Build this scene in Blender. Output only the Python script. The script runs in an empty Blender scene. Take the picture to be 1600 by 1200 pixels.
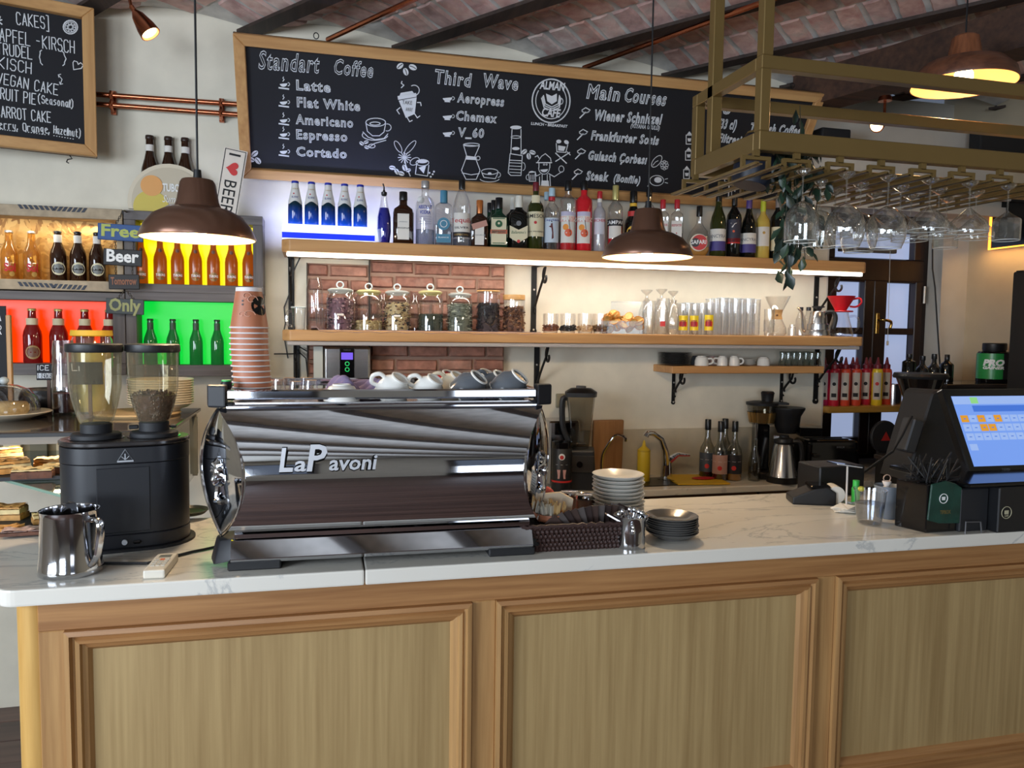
import bpy, bmesh, math, random
from mathutils import Vector, Matrix
random.seed(7)
PI=math.pi
SC=bpy.context.scene; COL=SC.collection
# ---------------------------------------------------------------- camera
FPX=1205.0; PSI=math.radians(14.4); TH=math.radians(3.9); RO=math.radians(.75); EYE=Vector((0,0,1.62))
FW=Vector((math.sin(PSI)*math.cos(TH),math.cos(PSI)*math.cos(TH),-math.sin(TH)))
_r0=Vector((math.cos(PSI),-math.sin(PSI),0)); _u0=_r0.cross(FW)
RT=math.cos(RO)*_r0+math.sin(RO)*_u0; UP=-math.sin(RO)*_r0+math.cos(RO)*_u0
cam=bpy.data.objects.new('camera',bpy.data.cameras.new('camera')); COL.objects.link(cam)
cam.matrix_world=Matrix.Translation(EYE)@Matrix((RT,UP,-FW)).transposed().to_4x4()
cam.data.sensor_width=36; cam.data.lens=36*FPX/1600; cam.data.clip_start=.05
SC.camera=cam
# ---------------------------------------------------------------- view, world, lights
vs=SC.view_settings; vs.view_transform='Standard'; vs.look='None'; vs.gamma=1; vs.use_curve_mapping=False
vs.exposure=0.1
SC.cycles.transparent_max_bounces=40; SC.cycles.max_bounces=9; SC.cycles.caustics_reflective=False; SC.cycles.caustics_refractive=False
SC.cycles.sample_clamp_indirect=4
wd=bpy.data.worlds.new('sky'); SC.world=wd; wd.use_nodes=True
wd.node_tree.nodes['Background'].inputs[0].default_value=(.62,.75,1,1); wd.node_tree.nodes['Background'].inputs[1].default_value=.15
def light(name,kind,loc,energy,color=(1,1,1),size=.1,sy=None,aim=None,spread=None):
    l=bpy.data.lights.new(name,kind); l.energy=energy; l.color=color
    if kind=='AREA':
        l.size=size
        if sy: l.shape='RECTANGLE'; l.size_y=sy
        if spread: l.spread=spread
    else: l.shadow_soft_size=size
    o=bpy.data.objects.new(name,l); COL.objects.link(o); o.location=loc
    if aim: o.rotation_euler=(Vector(aim)-Vector(loc)).to_track_quat('-Z','Y').to_euler()
    return o
WARM=(1,.76,.50)
light('daylight_front','AREA',(-1.9,-4.35,1.5),55,(.80,.89,1),2.0,1.4,(-.9,-.4,3.2),1.7)
light('added_ceiling_fill','AREA',(1.9,-4.35,1.0),6,(.84,.91,1),1.5,1.2,(1.4,.5,3.0),1.9)  # added uplight at the unseen door, brightens the brick ceiling
light('daylight_side','AREA',(-3.05,-.1,1.75),150,(.78,.88,1),2.2,1.4,(.4,1.6,1.0))
light('shelf_led','AREA',(1.27,3.335,1.925),9,(1,.95,.84),2.75,.02,(1.27,3.42,0))
light('beer_led','AREA',(.12,3.47,2.03),2.0,(.42,.50,1),.6,.05,(.12,3.62,2.3))
# ---------------------------------------------------------------- projection helpers (photo pixel -> world)
def ray(x,y): return FW+(x-800)/FPX*RT-(y-600)/FPX*UP
def W(x,y,Y): d=ray(x,y); return EYE+d*(Y/d.y)
def G(x,y,Z): d=ray(x,y); return EYE+d*((Z-EYE.z)/d.z)
def at(x,Y,Z):
    u=(x-800)/FPX; a=RT-u*FW; X=-(Y*a.y+(Z-EYE.z)*a.z)/a.x
    return Vector((X,Y,Z))
def mpp(p): return (Vector(p)-EYE).dot(FW)/FPX
# ---------------------------------------------------------------- materials
def C(r,g,b):
    f=lambda c:(c/255/12.92) if c/255<=.04045 else ((c/255+.055)/1.055)**2.4
    return (f(r),f(g),f(b),1)
MC={}
def base(name):
    m=bpy.data.materials.new(name); m.use_nodes=True; nt=m.node_tree
    return m,nt,nt.nodes['Principled BSDF']
def N(nt,t,**k):
    n=nt.nodes.new(t)
    for a,b in k.items(): setattr(n,a,b)
    return n
def mat(name,col,rough=.5,metal=0,emi=0,ns=0,na=.12,bump=0,coat=0,trans=0,ecol=None):
    if name in MC: return MC[name]
    m,nt,p=base(name); c=C(*col); p.inputs['Base Color'].default_value=c
    p.inputs['Roughness'].default_value=rough; p.inputs['Metallic'].default_value=metal
    if coat: p.inputs['Coat Weight'].default_value=coat
    if emi: p.inputs['Emission Color'].default_value=C(*ecol) if ecol else c; p.inputs['Emission Strength'].default_value=emi; p.inputs['Base Color'].default_value=c if ecol else (c[0]*.15,c[1]*.15,c[2]*.15,1)
    if ns:
        tc=N(nt,'ShaderNodeTexCoord'); no=N(nt,'ShaderNodeTexNoise'); no.inputs['Scale'].default_value=ns; no.inputs['Detail'].default_value=6
        nt.links.new(tc.outputs['Object'],no.inputs['Vector'])
        mx=N(nt,'ShaderNodeMix',data_type='RGBA'); 
        mx.inputs[6].default_value=tuple(max(0,v*(1-na*2)) for v in c[:3])+(1,); mx.inputs[7].default_value=tuple(min(1,v*(1+na*2)) for v in c[:3])+(1,)
        nt.links.new(no.outputs['Fac'],mx.inputs[0]); nt.links.new(mx.outputs[2],p.inputs['Base Color'])
        if bump:
            b=N(nt,'ShaderNodeBump'); b.inputs['Strength'].default_value=bump; b.inputs['Distance'].default_value=.004
            nt.links.new(no.outputs['Fac'],b.inputs['Height']); nt.links.new(b.outputs[0],p.inputs['Normal'])
    MC[name]=m; return m
def wood(name,c1,c2,grain='z',rough=.45,sc=9,st=.06,bump=.12,per=False,coat=0):
    if name in MC: return MC[name]
    m,nt,p=base(name); tc=N(nt,'ShaderNodeTexCoord'); mp=N(nt,'ShaderNodeMapping')
    mp.inputs['Scale'].default_value={'x':(st,1,1),'y':(1,st,1),'z':(1,1,st)}[grain]
    nt.links.new(tc.outputs['Object'],mp.inputs['Vector'])
    n1=N(nt,'ShaderNodeTexNoise'); n1.inputs['Scale'].default_value=sc*7; n1.inputs['Detail'].default_value=8; n1.inputs['Distortion'].default_value=.15
    n2=N(nt,'ShaderNodeTexNoise'); n2.inputs['Scale'].default_value=sc; n2.inputs['Detail'].default_value=3; n2.inputs['Distortion'].default_value=1.5
    for n in (n1,n2): nt.links.new(mp.outputs[0],n.inputs['Vector'])
    if per:
        oi=N(nt,'ShaderNodeObjectInfo'); ad=N(nt,'ShaderNodeVectorMath',operation='ADD'); ml=N(nt,'ShaderNodeMath',operation='MULTIPLY'); ml.inputs[1].default_value=40
        nt.links.new(oi.outputs['Random'],ml.inputs[0]); nt.links.new(mp.outputs[0],ad.inputs[0]); nt.links.new(ml.outputs[0],ad.inputs[1])
        for n in (n1,n2): nt.links.new(ad.outputs[0],n.inputs['Vector'])
    a=N(nt,'ShaderNodeMath',operation='ADD'); nt.links.new(n1.outputs['Fac'],a.inputs[0]); nt.links.new(n2.outputs['Fac'],a.inputs[1])
    r=N(nt,'ShaderNodeMapRange'); r.inputs[1].default_value=.75; r.inputs[2].default_value=1.3; nt.links.new(a.outputs[0],r.inputs[0])
    mx=N(nt,'ShaderNodeMix',data_type='RGBA'); mx.inputs[6].default_value=C(*c1); mx.inputs[7].default_value=C(*c2)
    nt.links.new(r.outputs[0],mx.inputs[0]); nt.links.new(mx.outputs[2],p.inputs['Base Color'])
    b=N(nt,'ShaderNodeBump'); b.inputs['Strength'].default_value=bump; b.inputs['Distance'].default_value=.002
    nt.links.new(n1.outputs['Fac'],b.inputs['Height']); nt.links.new(b.outputs[0],p.inputs['Normal'])
    p.inputs['Roughness'].default_value=rough; p.inputs['Coat Weight'].default_value=coat
    MC[name]=m; return m
def glass(name,tint=(255,255,255),dens=.0,rough=.03,edge=.85,body=0,bcol=None,base_=.11):
    """thin clear wall: transparent mixed with gloss that grows towards the rim"""
    if name in MC: return MC[name]
    m=bpy.data.materials.new(name); m.use_nodes=True; nt=m.node_tree; nt.nodes.clear()
    out=N(nt,'ShaderNodeOutputMaterial'); tr=N(nt,'ShaderNodeBsdfTransparent'); tr.inputs[0].default_value=C(*tint)
    if 1:
        lw0=N(nt,'ShaderNodeLayerWeight'); lw0.inputs[0].default_value=.35; mc=N(nt,'ShaderNodeMix',data_type='RGBA'); mc.inputs[6].default_value=C(*tint); mc.inputs[7].default_value=C(*[v*.89 for v in tint]); nt.links.new(lw0.outputs['Facing'],mc.inputs[0]); nt.links.new(mc.outputs[2],tr.inputs[0])
    gl=N(nt,'ShaderNodeBsdfGlossy'); gl.inputs['Roughness'].default_value=rough; gl.inputs[0].default_value=(.95,.97,1,1)
    lw=N(nt,'ShaderNodeLayerWeight'); lw.inputs[0].default_value=.5
    pw=N(nt,'ShaderNodeMath',operation='POWER'); pw.inputs[1].default_value=2.6; nt.links.new(lw.outputs['Facing'],pw.inputs[0])
    ma=N(nt,'ShaderNodeMath',operation='MULTIPLY_ADD'); ma.inputs[1].default_value=edge; ma.inputs[2].default_value=base_; nt.links.new(pw.outputs[0],ma.inputs[0])
    mx=N(nt,'ShaderNodeMixShader'); nt.links.new(ma.outputs[0],mx.inputs[0]); nt.links.new(tr.outputs[0],mx.inputs[1]); nt.links.new(gl.outputs[0],mx.inputs[2])
    last=mx
    if body:
        df=N(nt,'ShaderNodeBsdfDiffuse'); df.inputs[0].default_value=C(*(bcol or tint)); m2=N(nt,'ShaderNodeMixShader'); m2.inputs[0].default_value=body
        nt.links.new(mx.outputs[0],m2.inputs[1]); nt.links.new(df.outputs[0],m2.inputs[2]); last=m2
    nt.links.new(last.outputs[0],out.inputs[0]); MC[name]=m; return m
# ---------------------------------------------------------------- mesh builder
class B:
    def __init__(s): s.v=[]; s.f=[]
    def add(s,vs,fs):
        n=len(s.v); s.v+=[tuple(v) for v in vs]; s.f+=[tuple(i+n for i in f) for f in fs]; return s
    def box(s,c,d,rz=0,rx=0,ry=0,taper=1):
        M=Matrix.Rotation(rz,3,'Z')@Matrix.Rotation(ry,3,'Y')@Matrix.Rotation(rx,3,'X'); c=Vector(c); vs=[]
        for z in (-1,1):
            t=taper if z>0 else 1
            for x,y in ((-1,-1),(1,-1),(1,1),(-1,1)): vs.append(c+M@Vector((x*d[0]/2*t,y*d[1]/2*t,z*d[2]/2)))
        return s.add(vs,[(3,2,1,0),(4,5,6,7),(0,1,5,4),(1,2,6,5),(2,3,7,6),(3,0,4,7)])
    def b2(s,x0,x1,y0,y1,z0,z1): return s.box(((x0+x1)/2,(y0+y1)/2,(z0+z1)/2),(x1-x0,y1-y0,z1-z0))
    def lathe(s,prof,n=24,c=(0,0,0),sq=0,sy=1,M=None):
        c=Vector(c); vs=[]; rings=[]
        for r,z in prof:
            if r<1e-5: rings.append([len(vs)]); vs.append(Vector((0,0,z)))
            else:
                ids=[]
                for i in range(n):
                    a=2*PI*(i+.5)/n; ca,sa=math.cos(a),math.sin(a); m=1
                    if sq: m=(abs(ca)**sq+abs(sa)**sq)**(-1/sq)
                    ids.append(len(vs)); vs.append(Vector((r*m*ca,r*m*sa*sy,z)))
                rings.append(ids)
        fs=[]
        for A,D in zip(rings,rings[1:]):
            if len(A)==1 and len(D)==1: continue
            if len(A)==1: fs+=[(A[0],D[(i+1)%n],D[i]) for i in range(n)]
            elif len(D)==1: fs+=[(A[i],A[(i+1)%n],D[0]) for i in range(n)]
            else: fs+=[(A[i],A[(i+1)%n],D[(i+1)%n],D[i]) for i in range(n)]
        if M: vs=[M@v for v in vs]
        return s.add([v+c for v in vs],fs)
    def cyl(s,c,r,h,n=20,r2=None,M=None): 
        r2=r if r2 is None else r2
        return s.lathe([(0,0),(r,0),(r2,h),(0,h)],n,c,M=M)
    def tube(s,pts,r,n=8,closed=False,flat=1):
        pts=[Vector(p) for p in pts]
        if n==8 and not closed and 4<=len(pts)<=9 and not isinstance(r,(list,tuple)):
            q=[pts[0]]+pts+[pts[-1]]; o=[]
            for i in range(1,len(q)-2):
                for t in (0,.25,.5,.75): o.append(.5*((2*q[i])+(q[i+1]-q[i-1])*t+(2*q[i-1]-5*q[i]+4*q[i+1]-q[i+2])*t*t+(3*q[i]-q[i-1]-3*q[i+1]+q[i+2])*t**3))
            pts=o+[q[-1]]
        m=len(pts); rings=[]; vs=[]; up=None
        for i,p in enumerate(pts):
            a=pts[(i-1)%m] if (closed or i) else p; b=pts[(i+1)%m] if (closed or i<m-1) else p
            t=(b-a).normalized()
            if up is None: up=Vector((0,0,1)) if abs(t.z)<.9 else Vector((0,1,0))
            sd=t.cross(up); 
            if sd.length<1e-4: sd=t.cross(Vector((1,0,0)))
            sd.normalize(); up=sd.cross(t).normalized(); rr=r[i] if isinstance(r,(list,tuple)) else r
            rings.append(list(range(len(vs),len(vs)+n)))
            vs+=[p+rr*(math.cos(2*PI*k/n)*sd+flat*math.sin(2*PI*k/n)*up) for k in range(n)]
        fs=[]
        pr=list(zip(rings,rings[1:]))+([(rings[-1],rings[0])] if closed else [])
        for A,D in pr: fs+=[(A[i],A[(i+1)%n],D[(i+1)%n],D[i]) for i in range(n)]
        if not closed: fs+=[tuple(reversed(rings[0])),tuple(rings[-1])]
        return s.add(vs,fs)
    def extr(s,pts,vec):
        n=len(pts); vec=Vector(vec); a=[Vector(p) for p in pts]
        return s.add(a+[p+vec for p in a],[tuple(range(n)),tuple(range(2*n-1,n-1,-1))]+[(i,i+n,(i+1)%n+n,(i+1)%n) for i in range(n)])
    def sph(s,c,r,n=12,m=8):
        r=r if isinstance(r,(list,tuple)) else (r,r,r)
        k=B().lathe([(math.sin(PI*i/m),-math.cos(PI*i/m)) for i in range(m+1)],n)
        return s.add([(c[0]+v[0]*r[0],c[1]+v[1]*r[1],c[2]+v[2]*r[2]) for v in k.v],k.f)
    def grid(s,fn,nu,nv):
        vs=[fn(i/nu,j/nv) for j in range(nv+1) for i in range(nu+1)]
        return s.add(vs,[(j*(nu+1)+i,j*(nu+1)+i+1,(j+1)*(nu+1)+i+1,(j+1)*(nu+1)+i) for j in range(nv) for i in range(nu)])
    def xf(s,M): s.v=[tuple(M@Vector(v)) for v in s.v]; return s
def mesh(name,b,m=None,sm=35,bev=0,bs=1,noflip=False):
    me=bpy.data.meshes.new(name); me.from_pydata(b.v,[],b.f)
    bm=bmesh.new(); bm.from_mesh(me)
    if not noflip: bmesh.ops.recalc_face_normals(bm,faces=bm.faces)
    if bev: bmesh.ops.bevel(bm,geom=[e for e in bm.edges if len(e.link_faces)==2 and e.calc_face_angle(0)>.5],offset=bev,segments=bs,affect='EDGES',profile=.6,clamp_overlap=True)
    bm.to_mesh(me); bm.free()
    if sm: me.shade_smooth(); me.set_sharp_from_angle(angle=math.radians(sm))
    if m: me.materials.append(m)
    return me
def O(name,b,m=None,parent=None,sm=35,bev=0,bs=1,label=None,loc=None,rz=None):
    me=b if isinstance(b,bpy.types.Mesh) else mesh(name,b,m,sm,bev,bs)
    o=bpy.data.objects.new(name,me); COL.objects.link(o)
    if parent: o.parent=parent
    if label: o['label']=label
    if loc is not None: o.location=loc
    if rz is not None: o.rotation_euler[2]=rz
    return o
def tag(o,label,cat,group=None,kind=None):
    o['label']=label; o['category']=cat
    if group: o['group']=group
    if kind: o['kind']=kind
    return o
def T(name,label,cat,loc=(0,0,0),rz=0,group=None):
    o=bpy.data.objects.new(name,None); o.empty_display_size=.05; COL.objects.link(o); o.location=loc; o.rotation_euler=(0,0,rz)
    return tag(o,label,cat,group)
def S(name,b,m,parent=None,sm=0,bev=0):
    o=O(name,b,m,parent,sm=sm,bev=bev)
    if not parent: o['kind']='structure'
    return o
def dup(root,loc=None,rz=None,label=None,group=None,sc=None):
    r=root.copy(); COL.objects.link(r)
    if loc is not None: r.location=loc
    if rz is not None: r.rotation_euler[2]=rz
    if label: r['label']=label
    if group: r['group']=group
    if sc: r.scale=sc if isinstance(sc,tuple) else (sc,sc,sc)
    for ch in list(root.children):
        c=ch.copy(); COL.objects.link(c); c.parent=r
        for g in list(ch.children): d=g.copy(); COL.objects.link(d); d.parent=c
    return r
def face(p): return -math.atan2(p[0],p[1])
# ---------------------------------------------------------------- lettering
def textmesh(s,outline=0,ext=.0,shear=0,bold=0,res=3):
    sp_=1.16 if outline else 1
    cu=bpy.data.curves.new('t','FONT'); cu.body=s; cu.size=1; cu.resolution_u=res; cu.space_character=sp_; cu.shear=shear
    if outline: cu.fill_mode='NONE'; cu.bevel_depth=outline; cu.bevel_resolution=0; cu.offset=bold
    else: cu.offset=bold; cu.fill_mode='BOTH' if ext else 'FRONT'; cu.extrude=ext
    ob=bpy.data.objects.new('t',cu); COL.objects.link(ob); dg=bpy.context.evaluated_depsgraph_get()
    me=bpy.data.meshes.new_from_object(ob.evaluated_get(dg)); vs=[v.co.copy() for v in me.vertices]; fs=[tuple(p.vertices) for p in me.polygons]
    bpy.data.objects.remove(ob); bpy.data.curves.remove(cu); bpy.data.meshes.remove(me)
    return vs,fs
def txt(s,m,parent,o,ux=(1,0,0),uz=(0,0,1),h=.02,w=None,al='C',outline=0,ext=0,shear=0,bold=0,R=0,name='lettering',res=2,jit=0):
    vs,fs=textmesh(s,outline,ext,shear,bold,res)
    if not vs: return None
    x0=min(v.x for v in vs); x1=max(v.x for v in vs); k=h/.72; kx=(w/(x1-x0)) if w else k
    off={'C':(x0+x1)/2,'L':x0,'R':x1}[al]; o=Vector(o); ux=Vector(ux).normalized(); uz=Vector(uz).normalized(); n=ux.cross(uz)
    out=[]
    for v in vs:
        x=(v.x-off)*kx; y=v.y*k; z=v.z*k
        if R: out.append(o+Vector((R*math.sin(x/R),R-R*math.cos(x/R),0))+uz*y+n*z)
        else: out.append(o+ux*x+uz*y+n*z)
    b=B().add(out,fs); me=bpy.data.meshes.new(name); me.from_pydata(b.v,[],b.f); me.materials.append(m)
    return O(name,me,None,parent)
GL={'A':'00 26 40,12 32','B':'00 06 26 35 34 23 03,23 42 41 30 00','C':'45 36 16 05 01 10 30 41','D':'00 06 26 44 42 20 00','E':'46 06 00 40,03 33','F':'46 06 00,03 33',
'G':'45 36 16 05 01 10 30 41 43 23','H':'00 06,46 40,03 43','I':'20 26','K':'00 06,46 03 40','L':'06 00 40','N':'00 06 40 46','O':'10 01 05 16 36 45 41 30 10','P':'00 06 36 45 44 33 03',
'R':'00 06 36 45 44 33 03,23 40','S':'45 36 16 05 04 13 33 42 41 30 10 01','T':'06 46,26 20','U':'06 01 10 30 41 46','V':'06 20 46','Y':'06 23 46,23 20','-':'03 33','(':'37 15 11 3/','[':'37 17 1/ 3/',']':'07 27 2/ 0/',')':'07 25 21 0/',
'{':'37 16 15 03 11 10 3/','}':'07 26 25 43 21 20 0/',',':'11 0/','.':'10 11','a':'34 14 03 01 10 20 33 34 30 40','e':'02 33 24 14 03 01 10 30','s':'34 14 03 32 31 10 00','o':'10 01 03 14 24 33 31 20 10','n':'00 04,03 14 24 33 30','l':'10 21 35 26 15 10 30',
'h':'00 06,03 14 24 33 30','r':'00 04,03 14 34','y':'04 02 11 21 34,34 2/ 0/','g':'34 14 03 02 11 21 34 3/ 1/','z':'04 34 00 30','u':'04 01 10 20 31 34 30','t':'16 11 20 30,04 34','x':'04 30,34 00','c':'33 24 14 03 01 10 30','i':'14 10','d':'33 14 02 10 30,36 30'}
def handline(s,adv=5.2):
    """stroke lettering: list of polylines in units of cap height 1, and total width"""
    x=0; out=[]
    for ch in s:
        if ch==' ': x+=.55; continue
        g=GL.get(ch,'')
        if ch in 'Iil.,': x-=.2
        for st in g.split(','):
            if st: out.append([(x+int(p[0])/6*.8+random.uniform(-.02,.02),(-1 if p[1]=='/' else int(p[1]))/6+random.uniform(-.02,.02)) for p in st.split()])
        x+=(.58 if ch in 'Iil.,' else .78)
    return out,x
def ribbon(b,pts,w,n,lift=0):
    """flat ribbon along 3-D points in the plane with normal n"""
    pts=[Vector(p)+n*lift for p in pts]
    for p,q in zip(pts,pts[1:]):
        d=q-p
        if d.length<1e-6: continue
        e=d.normalized()*w*.3; sd=d.cross(n).normalized()*w/2; b.add([p-e-sd,q+e-sd,q+e+sd,p-e+sd],[(0,1,2,3)])
# ---------------------------------------------------------------- common materials
PLASTER=mat('plaster',(228,221,203),.9,ns=9,na=.07,bump=.5)
PLASTER2=mat('plaster_grey',(204,200,190),.9,ns=7,na=.06,bump=.5)
TILE=mat('marble_splash',(190,180,158),.5,ns=6,na=.2)
DARKW=wood('dark_window_wood',(30,17,13),(48,28,21),'z',.4)
BEAMD=wood('dark_beam',(44,34,30),(70,56,48),'y',.7)
CHROME=mat('chrome',(225,228,235),.045,1)
STEEL=mat('steel',(195,195,198),.22,1)
STEELP=mat('polished_steel',(205,205,208),.09,1)
BLK=mat('black_plastic',(22,23,26),.45)
BLKG=mat('black_gloss',(12,12,14),.12)
BLKM=mat('black_matte',(30,31,35),.6)
IRON=mat('black_iron',(20,20,22),.5,.3,ns=40,bump=.4)
COPPER=mat('copper',(190,116,84),.25,1,ns=20,na=.2)
BRASS=mat('brass',(190,150,80),.25,1)
GOLD=mat('olive_gold_paint',(132,108,64),.36,.45,ns=6,na=.05)
WHITE=mat('white_ceramic',(232,230,224),.18)
CREAMC=mat('cream_ceramic',(226,214,190),.2)
GREYC=mat('grey_ceramic',(92,96,102),.15)
DARKC=mat('dark_ceramic',(92,90,88),.2)
REDC=mat('red_ceramic',(170,30,34),.2)
PAPER=mat('paper',(232,226,214),.8)
CHALK=mat('chalk_white',(225,228,232),.9)
GLASS=glass('clear_glass')
ACRYL=glass('clear_acrylic',(238,240,240),edge=.3,base_=.012,rough=.15)
GLASSD=glass('dim_glass',(215,222,220),edge=.5)
OAK=wood('oak_counter',(188,146,94),(156,114,70),'z',.42,14,.04)
OAKX=wood('oak_counter_h',(182,134,84),(148,102,60),'x',.42,14,.04)
OAKP=wood('oak_panel',(182,154,106),(156,128,84),'z',.45,13,.03,.2)
SHELFW=wood('shelf_beech',(206,158,102),(180,130,80),'x',.45,7)
FRAMEW=wood('frame_pine_x',(206,160,104),(176,128,78),'x',.5,8)
FRAMEZ=wood('frame_pine_z',(206,160,104),(176,128,78),'z',.5,8)
def marble():
    m,nt,p=base('white_marble'); tc=N(nt,'ShaderNodeTexCoord'); n1=N(nt,'ShaderNodeTexNoise'); n1.inputs['Scale'].default_value=1.5; n1.inputs['Detail'].default_value=9; n1.inputs['Roughness'].default_value=.62; n1.inputs['Distortion'].default_value=1.6
    mp=N(nt,'ShaderNodeMapping'); mp.inputs['Rotation'].default_value=(0,0,.5); mp.inputs['Scale'].default_value=(.7,2.2,1); nt.links.new(tc.outputs['Object'],mp.inputs[0]); nt.links.new(mp.outputs[0],n1.inputs['Vector'])
    r=N(nt,'ShaderNodeValToRGB'); e=r.color_ramp.elements; e[0].position=.40; e[0].color=C(230,225,214); e[1].position=.62; e[1].color=C(236,232,222)
    x=e.new(.505); x.color=C(230,226,216); x=e.new(.52); x.color=C(196,195,190); x=e.new(.535); x.color=C(232,228,218)
    nt.links.new(n1.outputs['Fac'],r.inputs[0]); nt.links.new(r.outputs[0],p.inputs['Base Color']); p.inputs['Roughness'].default_value=.16; return m
MARBLE=marble()
def brickmat(name,cols,sc=18):
    m,nt,p=base(name); oi=N(nt,'ShaderNodeObjectInfo'); r=N(nt,'ShaderNodeValToRGB'); r.color_ramp.interpolation='LINEAR'
    el=r.color_ramp.elements; el[0].color=C(*cols[0]); el[1].color=C(*cols[-1])
    for i,c in enumerate(cols[1:-1]): e=el.new((i+1)/(len(cols)-1)); e.color=C(*c)
    nt.links.new(oi.outputs['Random'],r.inputs[0]); tc=N(nt,'ShaderNodeTexCoord'); no=N(nt,'ShaderNodeTexNoise'); no.inputs['Scale'].default_value=sc; no.inputs['Detail'].default_value=8
    ge=N(nt,'ShaderNodeNewGeometry'); nt.links.new(ge.outputs['Position'],no.inputs['Vector'])
    mx=N(nt,'ShaderNodeMix',data_type='RGBA',blend_type='OVERLAY'); mx.inputs[0].default_value=.8; nt.links.new(r.outputs[0],mx.inputs[6]); nt.links.new(no.outputs['Fac'],mx.inputs[7])
    m2=N(nt,'ShaderNodeMix',data_type='RGBA'); m2.inputs[7].default_value=C(178,170,160)
    n2=N(nt,'ShaderNodeTexNoise'); n2.inputs['Scale'].default_value=sc*.6; n2.inputs['Detail'].default_value=9; nt.links.new(ge.outputs['Position'],n2.inputs['Vector'])
    mr=N(nt,'ShaderNodeMapRange'); mr.inputs[1].default_value=.55; mr.inputs[2].default_value=.72; mr.inputs[4].default_value=.7; nt.links.new(n2.outputs['Fac'],mr.inputs[0]); nt.links.new(mr.outputs[0],m2.inputs[0])
    nt.links.new(mx.outputs[2],m2.inputs[6]); nt.links.new(m2.outputs[2],p.inputs['Base Color'])
    b=N(nt,'ShaderNodeBump'); b.inputs['Strength'].default_value=.8; b.inputs['Distance'].default_value=.006; nt.links.new(no.outputs['Fac'],b.inputs['Height']); nt.links.new(b.outputs[0],p.inputs['Normal'])
    p.inputs['Roughness'].default_value=.9; MC[name]=m; return m
VBRICK=brickmat('vault_brick',[(206,164,152),(218,180,168),(186,152,146),(210,186,178),(198,150,136)])
PBRICK=brickmat('panel_brick',[(150,104,88),(164,116,98),(134,92,80),(172,128,110)],26)
for n in PBRICK.node_tree.nodes:
    if n.type=='MAP_RANGE': n.inputs[4].default_value=.15
MORTAR=mat('mortar',(204,200,194),.95,ns=14,na=.22,bump=1)
# ---------------------------------------------------------------- room shell
WY=3.6
S('wall_back',B().b2(-3.1,2.651,WY,WY+.12,0,3.2),PLASTER)
S('wall_back_splash',B().b2(.55,2.645,WY-.012,WY,.90,1.135),TILE)['kind']='structure'
b=B(); 
for i in range(3): b.b2(-3.1,4.3,0,0,0,0) if 0 else None
# floor boards: long planks, each a bevelled slab
PLK=wood('floor_boards',(104,80,72),(66,50,47),'x',.35,4,per=True)
fl=S('floor',B().b2(-3.1,4.4,-4.4,4.05,-.06,-.012),mat('subfloor',(30,24,22),.9))
pm=mesh('plank',B().box((0,0,0),(2.48,.165,.012)),PLK,sm=0,bev=.003)
k=0
for j in range(51):
    for i in range(3):
        o=O('plank',pm,None,fl); o.location=(-1.85+2.5*i,-4.3+.167*j,-.006)
S('wall_left',B().b2(-3.22,-3.1,-4.4,-1.55,0,3.2).b2(-3.22,-3.1,.75,3.72,0,3.2).b2(-3.22,-3.1,-1.55,.75,0,.95).b2(-3.22,-3.1,-1.55,.75,2.5,3.2),PLASTER2)
S('wall_front',B().b2(-3.1,-3.0,-4.5,-4.4,0,3.2).b2(-3.0,-.2,-4.5,-4.4,0,.9).b2(-3.0,-.2,-4.5,-4.4,2.6,3.2).b2(-.2,1.05,-4.5,-4.4,0,3.2).b2(1.05,2.75,-4.5,-4.4,2.6,3.2).b2(2.75,4.4,-4.5,-4.4,0,3.2),PLASTER2)
w1=S('window_1',B().b2(-3,-2.92,-4.46,-4.4,.9,2.6).b2(-.28,-.2,-4.46,-4.4,.9,2.6).b2(-3,-.2,-4.46,-4.4,.9,.98).b2(-3,-.2,-4.46,-4.4,2.52,2.6).b2(-1.64,-1.56,-4.46,-4.4,.9,2.6),DARKW)
w2=S('door_1',B().b2(1.05,1.15,-4.46,-4.4,0,2.6).b2(2.65,2.75,-4.46,-4.4,0,2.6).b2(1.05,2.75,-4.46,-4.4,0,.5).b2(1.05,2.75,-4.46,-4.4,2.5,2.6).b2(1.86,1.94,-4.46,-4.4,0,2.6),DARKW)
w3=S('window_2',B().b2(-3.16,-3.1,-1.55,-1.47,.95,2.5).b2(-3.16,-3.1,.67,.75,.95,2.5).b2(-3.16,-3.1,-.44,-.36,.95,2.5).b2(-3.16,-3.1,-1.55,.75,.95,1.03).b2(-3.16,-3.1,-1.55,.75,2.42,2.5),DARKW)
# window recess on the right of the back wall
S('wall_recess_side',B().b2(2.651,2.66,WY,3.98,0,3.0),PLASTER2)
WZ=3.85
S('wall_pier',B().b2(3.52,3.72,3.74,3.98,0,2.45),PLASTER2)
S('wall_right',B().b2(3.70,3.82,-4.4,3.98,0,3.2),mat('plaster_warm',(200,186,160),.9,ns=7,na=.06,bump=.5))
S('wall_recess_back',B().b2(2.651,3.55,3.93,3.99,0,.9).b2(2.651,3.75,3.9,3.99,2.28,3.0),PLASTER2)
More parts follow.
